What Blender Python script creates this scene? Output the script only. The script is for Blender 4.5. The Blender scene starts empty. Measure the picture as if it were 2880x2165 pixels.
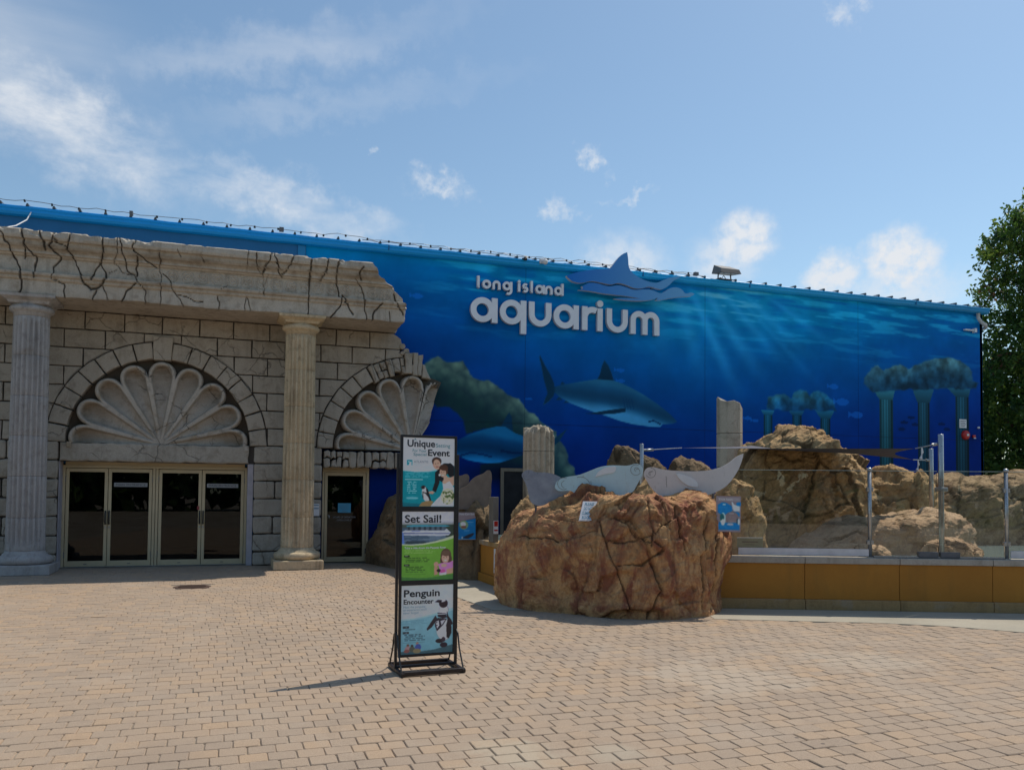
import bpy, bmesh, math, random
import numpy as np
from mathutils import Matrix, Vector

random.seed(7)
RNG = np.random.default_rng(7)
scene = bpy.context.scene
COL = scene.collection
R = math.radians

# ------------------------------------------------------------------ camera
cam_data = bpy.data.cameras.new('camera')
cam = bpy.data.objects.new('camera', cam_data)
COL.objects.link(cam)
cam_data.sensor_fit = 'HORIZONTAL'
cam_data.sensor_width = 36.0
cam_data.lens = 29.07
cam_data.shift_y = 0.0751
cam_data.clip_start = 0.1
cam_data.clip_end = 2000
cam.matrix_world = (Matrix.Translation((0, -19.05, 1.65)) @ Matrix.Rotation(R(-18.9), 4, 'Z')
                    @ Matrix.Rotation(R(92.0), 4, 'X') @ Matrix.Rotation(0.0094, 4, 'Z'))
scene.camera = cam

# ------------------------------------------------------------------ light
SUN_AZ, SUN_EL = 69.5, 60.5          # degrees clockwise from +Y, and above the horizon
SKY_STRENGTH, SUN_STRENGTH = 0.13, 3.6
sun_data = bpy.data.lights.new('sun', 'SUN')
sun_data.energy = SUN_STRENGTH
sun_data.angle = R(0.53)
sun_data.color = (1.0, 0.92, 0.79)
sun = bpy.data.objects.new('sun', sun_data)
COL.objects.link(sun)
sdir = Vector((math.sin(R(SUN_AZ)) * math.cos(R(SUN_EL)), math.cos(R(SUN_AZ)) * math.cos(R(SUN_EL)), math.sin(R(SUN_EL))))
sun.rotation_euler = sdir.to_track_quat('Z', 'Y').to_euler()
sun.location = (20, 10, 30)

vs = scene.view_settings
vs.view_transform = 'Standard'
vs.look = 'None'
vs.gamma = 1.0
vs.exposure = 0.0
vs.use_curve_mapping = False

# ------------------------------------------------------------------ world: sky and clouds
world = bpy.data.worlds.new('World')
scene.world = world
world.use_nodes = True
world.cycles.sampling_method = 'MANUAL'
world.cycles.sample_map_resolution = 256
wt = world.node_tree
wt.nodes.clear()
wn, wl = wt.nodes, wt.links
def wnode(t, **k):
    n = wn.new(t)
    for a, b in k.items(): setattr(n, a, b)
    return n
def wmath(op, a, b=None, c=None):
    n = wnode('ShaderNodeMath', operation=op)
    for i, v in enumerate((a, b, c)):
        if v is None: continue
        if isinstance(v, (int, float)): n.inputs[i].default_value = v
        else: wl.new(v, n.inputs[i])
    return n.outputs[0]
sky = wnode('ShaderNodeTexSky', sky_type='NISHITA')
sky.sun_disc = False
sky.sun_elevation = R(SUN_EL)
sky.sun_rotation = R(SUN_AZ)
sky.altitude = 0
sky.air_density = 1.0
sky.dust_density = 0.7
sky.ozone_density = 0.6
tc = wnode('ShaderNodeTexCoord')
sep = wnode('ShaderNodeSeparateXYZ')
wl.new(tc.outputs['Generated'], sep.inputs[0])
sx, sy, sz = sep.outputs
az = wmath('MULTIPLY', wmath('ARCTAN2', sx, sy), 180 / math.pi)
el = wmath('MULTIPLY', wmath('ARCSINE', sz), 180 / math.pi)
comb = wnode('ShaderNodeCombineXYZ')
wl.new(az, comb.inputs[0]); wl.new(el, comb.inputs[1])
ae = comb.outputs[0]
def wnoise(vec, scale, detail, rough, stretch=(1, 1, 1), rot=0.0, dist=0.0):
    mp = wnode('ShaderNodeMapping')
    mp.inputs['Scale'].default_value = stretch
    mp.inputs['Rotation'].default_value = (0, 0, R(rot))
    wl.new(vec, mp.inputs[0])
    n = wnode('ShaderNodeTexNoise')
    n.inputs['Scale'].default_value = scale
    n.inputs['Detail'].default_value = detail
    n.inputs['Roughness'].default_value = rough
    n.inputs['Distortion'].default_value = dist
    wl.new(mp.outputs[0], n.inputs['Vector'])
    return n
# ragged edges: the coordinates themselves are pushed about by noise
warp = wnoise(ae, 0.55, 6, 0.62)
wv = wnode('ShaderNodeVectorMath', operation='SUBTRACT')
wl.new(warp.outputs['Color'], wv.inputs[0]); wv.inputs[1].default_value = (0.5, 0.5, 0.5)
wv2 = wnode('ShaderNodeVectorMath', operation='MULTIPLY_ADD')
wl.new(wv.outputs[0], wv2.inputs[0]); wv2.inputs[1].default_value = (6.0, 4.5, 0); wl.new(ae, wv2.inputs[2])
aew = wv2.outputs[0]
def blob(vec, a, e, ra, re, rot=0, inner=0.0, power=1.0):
    mp = wnode('ShaderNodeMapping', vector_type='TEXTURE')
    mp.inputs['Location'].default_value = (a, e, 0)
    mp.inputs['Rotation'].default_value = (0, 0, R(rot))
    mp.inputs['Scale'].default_value = (ra, re, 1)
    wl.new(vec, mp.inputs[0])
    ln = wnode('ShaderNodeVectorMath', operation='LENGTH')
    wl.new(mp.outputs[0], ln.inputs[0])
    mr = wnode('ShaderNodeMapRange', interpolation_type='SMOOTHSTEP')
    mr.inputs['From Min'].default_value = 1.0
    mr.inputs['From Max'].default_value = inner
    mr.inputs['To Max'].default_value = power
    wl.new(ln.outputs['Value'], mr.inputs['Value'])
    return mr.outputs[0]
def wadd(items):
    o = items[0]
    for i in items[1:]: o = wmath('MAXIMUM', o, i)
    return o
# thin high cloud: broad band falling to the right, veil and rising streaks above it
cir = wnoise(ae, 0.5, 8, 0.62, (0.45, 1.0, 1), 18)
cirm = wnode('ShaderNodeMapRange'); wl.new(cir.outputs['Fac'], cirm.inputs[0])
cirm.inputs['From Min'].default_value = 0.28; cirm.inputs['From Max'].default_value = 0.68
band = wadd([blob(aew, -9.5, 20.9, 11.5, 3.7, -14, 0.0, 0.92), blob(aew, 2.0, 18.9, 9.5, 2.3, -13, 0.0, 0.85), blob(aew, 7.5, 17.4, 6.0, 1.9, -6, 0.0, 0.62)])
band = wmath('MULTIPLY', band, cirm.outputs[0])
vei = wnoise(ae, 0.35, 6, 0.55, (0.22, 1.0, 1), -14)
veim = wnode('ShaderNodeMapRange'); wl.new(vei.outputs['Fac'], veim.inputs[0])
veim.inputs['From Min'].default_value = 0.2; veim.inputs['From Max'].default_value = 0.75
veil = wadd([blob(ae, -17, 25, 16, 6.5, -4, 0.0, 0.55), blob(aew, 2, 27.2, 19, 2.2, 13, 0.0, 0.42), blob(aew, 6, 24.6, 18, 1.7, 12, 0.0, 0.30)])
veil = wmath('MULTIPLY', veil, veim.outputs[0])
# small puffs and the cumulus over the roof line
pn = wnoise(ae, 1.3, 7, 0.6)
pnm = wnode('ShaderNodeMapRange'); wl.new(pn.outputs['Fac'], pnm.inputs[0])
pnm.inputs['From Min'].default_value = 0.30; pnm.inputs['From Max'].default_value = 0.60
puff = wadd([blob(aew, 13.6, 20.4, 3.0, 1.4, -12, 0.0, 0.7), blob(aew, 24.3, 21.9, 1.6, 0.9, -20, 0.0, 0.7),
             blob(aew, 22.5, 19.2, 1.5, 1.2, -30, 0.0, 0.6), blob(aew, 27.3, 19.8, 2.2, 0.5, 14, 0.0, 0.5),
             blob(aew, 40.9, 29.0, 1.6, 0.9, 0, 0.0, 0.5), blob(aew, 9.2, 22.4, 0.9, 0.6, 0, 0.0, 0.5)])
puff = wmath('MULTIPLY', puff, pnm.outputs[0])
wvc = wnode('ShaderNodeVectorMath', operation='MULTIPLY_ADD')
wl.new(wv.outputs[0], wvc.inputs[0]); wvc.inputs[1].default_value = (2.6, 2.4, 0); wl.new(ae, wvc.inputs[2])
aec = wvc.outputs[0]
cum = wadd([blob(aec, 26.4, 15.4, 4.2, 2.6, 0, 0.1, 0.72), blob(aec, 34.5, 16.4, 2.8, 2.3, 20, 0.35, 0.95), blob(aec, 33.4, 15.2, 3.4, 2.4, 0, 0.1, 0.7),
            blob(aec, 40.2, 13.8, 2.3, 1.9, 0, 0.35, 0.92), blob(aec, 44.2, 14.3, 3.0, 2.6, 0, 0.4, 1.0), blob(aec, 44.0, 12.5, 6.0, 2.4, 0, 0.0, 0.7),
            # the same kind of cloud goes on round the horizon, outside the picture
            blob(aec, 62, 13, 5, 3, 0, 0.3, 0.9), blob(aec, 78, 12, 7, 3.5, 0, 0.3, 0.85), blob(aec, -32, 13, 6, 3, 0, 0.3, 0.8), blob(aec, -60, 15, 8, 4, 0, 0.3, 0.85),
            blob(aec, -95, 13, 7, 3, 0, 0.3, 0.8), blob(aec, 110, 14, 7, 4, 0, 0.3, 0.85), blob(aec, 150, 13, 9, 4, 0, 0.3, 0.8), blob(aec, -140, 14, 9, 4, 0, 0.3, 0.85)])
cn = wnoise(ae, 0.9, 7, 0.6)
cnm = wnode('ShaderNodeMapRange'); wl.new(cn.outputs['Fac'], cnm.inputs[0])
cnm.inputs['From Min'].default_value = 0.22; cnm.inputs['From Max'].default_value = 0.55
cum = wmath('MULTIPLY', cum, cnm.outputs[0])
mask = wmath('MINIMUM', wmath('ADD', wadd([band, cum, puff]), veil), 1.0)
mixc = wnode('ShaderNodeMix', data_type='RGBA')
wl.new(mask, mixc.inputs[0])
tint = wnode('ShaderNodeMix', data_type='RGBA', blend_type='MULTIPLY')        # the photograph's white balance
tint.inputs[0].default_value = 1.0; tint.inputs[7].default_value = (0.93, 1.04, 1.02, 1)
wl.new(sky.outputs[0], tint.inputs[6])
wl.new(tint.outputs[2], mixc.inputs[6])
CLOUD = mixc
mixc.inputs[7].default_value = (6.0, 6.25, 6.6, 1)
bg = wnode('ShaderNodeBackground')
bg.inputs['Strength'].default_value = SKY_STRENGTH
wl.new(mixc.outputs[2], bg.inputs[0])
wo = wnode('ShaderNodeOutputWorld')
wl.new(bg.outputs[0], wo.inputs[0])

# ------------------------------------------------------------------ helpers
def tag(o, label=None, cat=None, group=None, kind=None):
    if label: o['label'] = label
    if cat: o['category'] = cat
    if group: o['group'] = group
    if kind: o['kind'] = kind
    return o
def empty(name, loc, label=None, cat=None, group=None, kind=None):
    o = bpy.data.objects.new(name, None)
    o.empty_display_size = 0.2
    COL.objects.link(o)
    o.location = loc
    return tag(o, label, cat, group, kind)
def link(name, me, mat=None, parent=None, loc=None):
    """One mesh object. Mesh data are in world coordinates unless loc is given; a parent is always an unrotated object."""
    o = bpy.data.objects.new(name, me)
    COL.objects.link(o)
    if mat is not None:
        for m in (mat if isinstance(mat, (list, tuple)) else [mat]): me.materials.append(m)
    if loc is not None: o.location = loc
    if parent is not None:
        o.parent = parent
        o.matrix_parent_inverse = parent_matrix(parent).inverted()
    return o
def parent_matrix(p):
    m = Matrix.LocRotScale(p.location, p.rotation_euler, p.scale)
    if p.parent: m = parent_matrix(p.parent) @ p.matrix_parent_inverse @ m
    return m
def mesh(name, verts, faces, smooth=False, mats=None):
    me = bpy.data.meshes.new(name)
    me.from_pydata([tuple(v) for v in verts], [], [tuple(f) for f in faces])
    if smooth: me.polygons.foreach_set('use_smooth', [True] * len(me.polygons))
    if mats is not None: me.polygons.foreach_set('material_index', mats)
    me.update()
    return me
class MB:
    """collects simple shapes for ONE mesh"""
    def __init__(s): s.v, s.f, s.m = [], [], []
    def add(s, verts, faces, m=0):
        b = len(s.v)
        s.v += [tuple(v) for v in verts]
        s.f += [tuple(b + i for i in f) for f in faces]
        s.m += [m] * len(faces)
        return s
    def box(s, x0, x1, y0, y1, z0, z1, m=0, bev=0.0):
        if bev <= 0:
            v = [(x0, y0, z0), (x1, y0, z0), (x1, y1, z0), (x0, y1, z0), (x0, y0, z1), (x1, y0, z1), (x1, y1, z1), (x0, y1, z1)]
            return s.add(v, [(0, 3, 2, 1), (4, 5, 6, 7), (0, 1, 5, 4), (1, 2, 6, 5), (2, 3, 7, 6), (3, 0, 4, 7)], m)
        bm = bmesh.new()
        bmesh.ops.create_cube(bm, size=1)
        for q in bm.verts:
            q.co = Vector(((x0 + x1) / 2 + q.co.x * (x1 - x0), (y0 + y1) / 2 + q.co.y * (y1 - y0), (z0 + z1) / 2 + q.co.z * (z1 - z0)))
        bmesh.ops.bevel(bm, geom=bm.edges[:], offset=bev, segments=2, affect='EDGES', profile=0.5)
        bm.verts.index_update()
        s.add([q.co[:] for q in bm.verts], [[q.index for q in f.verts] for f in bm.faces], m)
        bm.free()
        return s
    def tube(s, pts, r, n=8, m=0, cap=True, radii=None):
        pts = [Vector(p) for p in pts]
        rings = []
        for i, p in enumerate(pts):
            d = (pts[min(i + 1, len(pts) - 1)] - pts[max(i - 1, 0)]).normalized()
            up = Vector((0, 0, 1)) if abs(d.z) < 0.95 else Vector((1, 0, 0))
            a = d.cross(up).normalized(); b = d.cross(a).normalized()
            rr = radii[i] if radii else r
            rings.append([p + (a * math.cos(2 * math.pi * k / n) + b * math.sin(2 * math.pi * k / n)) * rr for k in range(n)])
        v = [q for g in rings for q in g]
        f = []
        for i in range(len(pts) - 1):
            for k in range(n):
                f.append((i * n + k, i * n + (k + 1) % n, (i + 1) * n + (k + 1) % n, (i + 1) * n + k))
        if cap:
            f.append(tuple(range(n))); f.append(tuple((len(pts) - 1) * n + k for k in reversed(range(n))))
        return s.add(v, f, m)
    def lathe(s, cx, cy, prof, n=32, m=0, rfun=None):
        v, f = [], []
        for r, z in prof:
            for k in range(n):
                a = 2 * math.pi * k / n
                rr = r * (rfun(a, z) if rfun else 1)
                v.append((cx + rr * math.cos(a), cy + rr * math.sin(a), z))
        for i in range(len(prof) - 1):
            for k in range(n):
                f.append((i * n + k, i * n + (k + 1) % n, (i + 1) * n + (k + 1) % n, (i + 1) * n + k))
        f.append(tuple(reversed(range(n)))); f.append(tuple((len(prof) - 1) * n + k for k in range(n)))
        return s.add(v, f, m)
    def prism(s, poly, front, back, m=0, mside=None, bev=0.0, axis=None):
        """poly (u,v) counter-clockwise; front/back are y; optional bevelled front edge. axis(u,v,y)->xyz"""
        ax = axis or (lambda u, w, y: (u, y, w))
        if area(poly) < 0: poly = poly[::-1]
        n = len(poly)
        mside = m if mside is None else mside
        if bev > 0:
            ins = inset(poly, bev)
            v = [ax(u, w, front) for u, w in ins] + [ax(u, w, front + bev * 0.8) for u, w in poly] + [ax(u, w, back) for u, w in poly]
            s.add(v, [tuple(range(n))], m)
            b = len(s.v) - 3 * n
            for lev in (0, 1):
                for i in range(n):
                    j = (i + 1) % n
                    s.f.append((b + lev * n + j, b + lev * n + i, b + (lev + 1) * n + i, b + (lev + 1) * n + j)); s.m.append(mside)
        else:
            v = [ax(u, w, front) for u, w in poly] + [ax(u, w, back) for u, w in poly]
            s.add(v, [tuple(range(n))], m)
            b = len(s.v) - 2 * n
            for i in range(n):
                j = (i + 1) % n
                s.f.append((b + j, b + i, b + n + i, b + n + j)); s.m.append(mside)
            s.f.append(tuple(b + n + i for i in reversed(range(n)))); s.m.append(mside)
        return s
    def mesh(s, name, smooth=False):
        return mesh(name, s.v, s.f, smooth, s.m)
    def build(s, name, mat, parent=None, smooth=False):
        return link(name, s.mesh(name, smooth), mat, parent)
def area(p):
    return 0.5 * sum(p[i][0] * p[(i + 1) % len(p)][1] - p[(i + 1) % len(p)][0] * p[i][1] for i in range(len(p)))
def inset(p, d):                                   # simple mitred inset, limited at sharp corners
    n = len(p); out = []
    for i in range(n):
        a, b, c = p[i - 1], p[i], p[(i + 1) % n]
        e1 = np.array((b[0] - a[0], b[1] - a[1])); e2 = np.array((c[0] - b[0], c[1] - b[1]))
        n1 = np.array((-e1[1], e1[0])) / (np.linalg.norm(e1) or 1e-9); n2 = np.array((-e2[1], e2[0])) / (np.linalg.norm(e2) or 1e-9)
        q = n1 + n2
        q = q / max(0.6, 0.5 * float(q @ q)) * 1.0
        out.append((b[0] + q[0] * d, b[1] + q[1] * d))
    return out
# ---- numpy noise
def _hash(ix, iy, iz, seed):
    h = (ix * 374761393 + iy * 668265263 + iz * 2147483647 + seed * 974634777) & 0xffffffff
    h = ((h ^ (h >> 13)) * 1274126177) & 0xffffffff
    h = ((h ^ (h >> 16)) * 2246822519) & 0xffffffff
    return ((h ^ (h >> 15)) & 0xffffff) / float(0xffffff)
def vnoise(P, seed=0):
    P = np.asarray(P, float)
    i = np.floor(P).astype(np.int64); f = P - i
    u = f * f * f * (f * (f * 6 - 15) + 10)
    o = 0
    for dx in (0, 1):
        wx = u[:, 0] if dx else 1 - u[:, 0]
        for dy in (0, 1):
            wy = u[:, 1] if dy else 1 - u[:, 1]
            for dz in (0, 1):
                wz = u[:, 2] if dz else 1 - u[:, 2]
                o = o + wx * wy * wz * _hash(i[:, 0] + dx, i[:, 1] + dy, i[:, 2] + dz, seed)
    return o * 2 - 1
def fbm(P, octv=4, seed=0, gain=0.5):
    P = np.asarray(P, float); a, o, t = 1.0, 0.0, 0.0
    for k in range(octv):
        o = o + a * vnoise(P * (2.03 ** k) + 17.3 * k, seed + k); t += a; a *= gain
    return o / t
def worley(P, seed=0):
    P = np.asarray(P, float); i = np.floor(P).astype(np.int64)
    f1 = np.full(len(P), 9.0); f2 = np.full(len(P), 9.0); cid = np.zeros(len(P)); vec = np.zeros((len(P), 3))
    for dx in (-1, 0, 1):
        for dy in (-1, 0, 1):
            for dz in (-1, 0, 1):
                c = i + np.array((dx, dy, dz))
                q = np.stack([_hash(c[:, 0], c[:, 1], c[:, 2], seed + s) for s in (1, 2, 3)], 1)
                dv = P - c - q; d = np.linalg.norm(dv, axis=1)
                r = _hash(c[:, 0], c[:, 1], c[:, 2], seed + 9)
                near = d < f1
                f2 = np.where(near, f1, np.minimum(f2, d)); cid = np.where(near, r, cid); f1 = np.where(near, d, f1); vec = np.where(near[:, None], dv, vec)
    return f1, f2, cid, vec
def sstep(a, b, x):
    t = np.clip((x - a) / (b - a), 0, 1); return t * t * (3 - 2 * t)
def dist_polyline(X, Y, pts):
    d = np.full(X.shape, 9e9)
    for (x0, y0), (x1, y1) in zip(pts[:-1], pts[1:]):
        dx, dy = x1 - x0, y1 - y0
        t = np.clip(((X - x0) * dx + (Y - y0) * dy) / (dx * dx + dy * dy + 1e-12), 0, 1)
        d = np.minimum(d, np.hypot(X - x0 - t * dx, Y - y0 - t * dy))
    return d
def in_poly(X, Y, pts):
    o = np.zeros(X.shape, bool); n = len(pts)
    for i in range(n):
        x0, y0 = pts[i]; x1, y1 = pts[(i + 1) % n]
        c = ((y0 > Y) != (y1 > Y)) & (X < (x1 - x0) * (Y - y0) / ((y1 - y0) or 1e-12) + x0)
        o ^= c
    return o
def lin(c):
    c = np.asarray(c, float) / 255.0
    return np.where(c <= 0.04045, c / 12.92, ((c + 0.055) / 1.055) ** 2.4)
def attr(me, name, vals, typ='FLOAT'):
    a = me.attributes.new(name, typ, 'POINT')
    vals = np.asarray(vals, np.float32)
    if typ == 'FLOAT_COLOR':
        if vals.shape[1] == 3: vals = np.concatenate([vals, np.ones((len(vals), 1), np.float32)], 1)
        a.data.foreach_set('color', vals.ravel())
    else: a.data.foreach_set('value', vals.ravel())
# ---- text
def text_mesh(s, size, extrude=0.0, width=None, align='LEFT', bold=0.0):
    cu = bpy.data.curves.new('text', 'FONT')
    cu.body = s; cu.size = size; cu.extrude = extrude; cu.align_x = align; cu.resolution_u = 3
    cu.offset = bold
    ob = bpy.data.objects.new('text', cu); COL.objects.link(ob)
    bpy.context.view_layer.update()
    me = bpy.data.meshes.new_from_object(ob.evaluated_get(bpy.context.evaluated_depsgraph_get()))
    bpy.data.objects.remove(ob); bpy.data.curves.remove(cu)
    if width and len(me.vertices):
        xs = [v.co.x for v in me.vertices]; k = width / (max(xs) - min(xs)); x0 = min(xs)
        for v in me.vertices: v.co.x = (v.co.x - x0) * k + (x0 if align == 'LEFT' else -width / 2)
    return me
def place_text(name, s, size, mat, parent, org, ux, width=None, align='LEFT', bold=0.0, uz=(0, 0, 1)):
    """text standing at org, running along ux, up uz (world)"""
    me = text_mesh(s, size, 0.0, width, align, bold)
    ux, uz, org = Vector(ux), Vector(uz), Vector(org)
    for v in me.vertices: v.co = org + ux * v.co.x + uz * v.co.y
    me.update()
    return link(name, me, mat, parent)

# ------------------------------------------------------------------ materials
MATS = {}
class NT:
    def __init__(s, name):
        s.m = bpy.data.materials.new(name); s.m.use_nodes = True
        s.t = s.m.node_tree; s.n = s.t.nodes; s.l = s.t.links
        s.b = s.n['Principled BSDF']; s.out = s.n['Material Output']
        MATS[name] = s.m
    def new(s, t, **k):
        n = s.n.new(t)
        for a, b in k.items(): setattr(n, a, b)
        return n
    def pos(s):
        if not hasattr(s, '_p'): s._p = s.new('ShaderNodeNewGeometry').outputs['Position']
        return s._p
    def noise(s, scale, detail=5, rough=0.55, stretch=None, vec=None, dist=0.0):
        v = vec or s.pos()
        if stretch:
            mp = s.new('ShaderNodeMapping'); mp.inputs['Scale'].default_value = stretch
            s.l.new(v, mp.inputs[0]); v = mp.outputs[0]
        n = s.new('ShaderNodeTexNoise')
        n.inputs['Scale'].default_value = scale; n.inputs['Detail'].default_value = detail
        n.inputs['Roughness'].default_value = rough; n.inputs['Distortion'].default_value = dist
        s.l.new(v, n.inputs['Vector'])
        return n.outputs['Fac']
    def ramp(s, fac, stops):
        r = s.new('ShaderNodeValToRGB')
        e = r.color_ramp.elements
        while len(e) < len(stops): e.new(0.5)
        for q, (p, c) in zip(e, stops):
            q.position = p; q.color = (c, c, c, 1) if isinstance(c, (int, float)) else (*c, 1)
        s.l.new(fac, r.inputs[0])
        return r.outputs[0]
    def mix(s, fac, a, b, mode='MIX'):
        n = s.new('ShaderNodeMix', data_type='RGBA', blend_type=mode)
        for i, v in ((0, fac), (6, a), (7, b)):
            if isinstance(v, (int, float)): n.inputs[i].default_value = v
            elif isinstance(v, (tuple, list)): n.inputs[i].default_value = (*v[:3], 1)
            else: s.l.new(v, n.inputs[i])
        return n.outputs[2]
    def math(s, op, a, b=0.0):
        n = s.new('ShaderNodeMath', operation=op)
        for i, v in enumerate((a, b)):
            if isinstance(v, (int, float)): n.inputs[i].default_value = v
            else: s.l.new(v, n.inputs[i])
        return n.outputs[0]
    def attr(s, name, out='Fac'):
        n = s.new('ShaderNodeAttribute'); n.attribute_name = name
        return n.outputs[out]
    def bump(s, h, dist=0.01, strength=1.0):
        b = s.new('ShaderNodeBump'); b.inputs['Distance'].default_value = dist; b.inputs['Strength'].default_value = strength
        s.l.new(h, b.inputs['Height']); s.l.new(b.outputs[0], s.b.inputs['Normal'])
    def base(s, c):
        if isinstance(c, (tuple, list)): s.b.inputs['Base Color'].default_value = (*c[:3], 1)
        else: s.l.new(c, s.b.inputs['Base Color'])
    def set(s, **k):
        for a, v in k.items():
            i = s.b.inputs[a.replace('_', ' ')]
            if isinstance(v, (int, float)): i.default_value = v
            else: s.l.new(v, i)
        return s
def simple(name, c, rough=0.5, metal=0.0, var=0.12, scale=6.0, bump=0.0, bscale=60.0, spec=0.5, coat=0.0):
    """painted or plain stuff: colour with mild dirt variation and uneven gloss"""
    t = NT(name)
    n = t.noise(scale, 6, 0.6)
    d = tuple(x * (1 - var * 1.6) for x in c); e = tuple(min(1, x * (1 + var)) for x in c)
    t.base(t.ramp(n, [(0.25, d), (0.75, e)]))
    t.set(Roughness=t.ramp(t.noise(scale * 2.3, 4), [(0.3, max(0.02, rough - 0.1)), (0.7, min(1, rough + 0.12))]), Metallic=metal)
    t.b.inputs['Specular IOR Level'].default_value = spec
    if coat: t.b.inputs['Coat Weight'].default_value = coat
    if bump: t.bump(t.noise(bscale, 4), bump)
    return t.m
def stone(name, pale, mid, dark, streak=0.5, crack=None, dirt=None, scale=1.0, bump=0.012, stain=(0.2, 0.15, 0.09), stainamt=0.35, veins=0.0):
    t = NT(name)
    big = t.noise(0.9 * scale, 6, 0.62)
    med = t.noise(5.5 * scale, 7, 0.65, dist=0.4)
    fine = t.noise(42 * scale, 5, 0.7)
    c = t.mix(t.ramp(big, [(0.32, 0.0), (0.68, 1.0)]), mid, pale)
    c = t.mix(t.ramp(med, [(0.52, 0.0), (0.74, 0.75)]), c, dark)
    if stainamt: c = t.mix(t.ramp(t.noise(2.1 * scale, 5, 0.6, dist=0.8), [(0.55, 0.0), (0.72, stainamt)]), c, stain)
    if streak:
        st = t.noise(3.2, 5, 0.6, (2.2, 2.2, 0.16))
        c = t.mix(t.ramp(st, [(0.52, 0.0), (0.72, streak)]), c, tuple(x * 0.45 for x in dark))
    c = t.mix(t.ramp(fine, [(0.3, 0.28), (0.6, 0.0)]), c, tuple(x * 0.6 for x in dark))
    h = t.math('ADD', t.math('MULTIPLY', med, 1.0), t.math('MULTIPLY', fine, 0.35))
    if veins:
        v = t.new('ShaderNodeTexVoronoi', feature='DISTANCE_TO_EDGE'); v.inputs['Scale'].default_value = 1.7
        wv_ = t.new('ShaderNodeTexNoise'); wv_.inputs['Scale'].default_value = 2.4; wv_.inputs['Detail'].default_value = 5
        t.l.new(t.pos(), wv_.inputs['Vector'])
        add = t.new('ShaderNodeVectorMath', operation='MULTIPLY_ADD')
        t.l.new(wv_.outputs['Color'], add.inputs[0]); add.inputs[1].default_value = (0.4, 0.4, 0.4); t.l.new(t.pos(), add.inputs[2])
        t.l.new(add.outputs[0], v.inputs['Vector'])
        line = t.ramp(v.outputs['Distance'], [(0.0, 1.0), (0.02, 0.0)])
        gate = t.ramp(t.noise(1.3, 2), [(0.5, 0.0), (0.6, 1.0)])
        ln = t.math('MULTIPLY', line, t.math('MULTIPLY', gate, veins))
        c = t.mix(ln, c, (0.03, 0.026, 0.022))
        h = t.math('SUBTRACT', h, t.math('MULTIPLY', ln, 1.5))
    if dirt: c = t.mix(t.math('MULTIPLY', t.attr(dirt), t.ramp(t.noise(7, 6, .65, (.6, 1, 2)), [(0.3, 0.35), (0.6, 1.0)])), c, (0.13, 0.095, 0.06))
    if crack: c = t.mix(t.attr(crack), c, (0.02, 0.018, 0.016))
    t.base(c)
    t.set(Roughness=0.92)
    t.b.inputs['Specular IOR Level'].default_value = 0.2
    t.bump(h, bump)
    return t.m
def rockmat(name, c1, c2, c3, red=None, dark=(0.05, 0.035, 0.022), bump=0.03, scale=1.0):
    t = NT(name)
    a = t.noise(0.8 * scale, 6, 0.6, dist=0.5); b = t.noise(2.6 * scale, 8, 0.68, dist=0.6); f = t.noise(26 * scale, 6, 0.7)
    c = t.mix(t.ramp(a, [(0.35, 0.0), (0.65, 1.0)]), c1, c2)
    c = t.mix(t.ramp(b, [(0.47, 0.0), (0.66, 0.9)]), c, c3)
    if red:
        rn = t.noise(2.3 * scale, 8, 0.68, (1, 1, 0.6), dist=1.2)
        c = t.mix(t.ramp(rn, [(0.45, 0.0), (0.60, 0.9)]), c, red)
    g = t.noise(7.5 * scale, 8, 0.7, dist=0.9)
    c = t.mix(t.ramp(g, [(0.5, 0.0), (0.68, 0.6)]), c, tuple(x * 0.55 for x in c3))
    c = t.mix(t.ramp(g, [(0.30, 0.5), (0.42, 0.0)]), c, tuple(min(1, x * 1.35) for x in c2))
    c = t.mix(t.ramp(f, [(0.28, 0.35), (0.5, 0.0)]), c, dark)
    c = t.mix(t.math('MULTIPLY', t.attr('crev'), 0.7), c, tuple(x * 0.6 for x in dark))
    t.base(c); t.set(Roughness=0.85)
    t.b.inputs['Specular IOR Level'].default_value = 0.25
    h = t.math('ADD', t.math('ADD', b, t.math('MULTIPLY', g, 0.7)), t.math('MULTIPLY', f, 0.4))
    t.bump(h, bump * 1.5)
    return t.m
def vcol(name, rough=0.5, gain=1.0, spec=0.4, noise=0.1, bump=0.0):
    t = NT(name)
    c = t.attr('paint', 'Color')
    n = t.noise(3.0, 7, 0.65)
    k = t.ramp(n, [(0.25, 1 - noise), (0.75, 1.0)])
    t.base(t.mix(1.0, c, k, 'MULTIPLY'))
    t.set(Roughness=rough); t.b.inputs['Specular IOR Level'].default_value = spec
    if bump: t.bump(t.noise(90, 3), bump)
    return t.m
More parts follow.
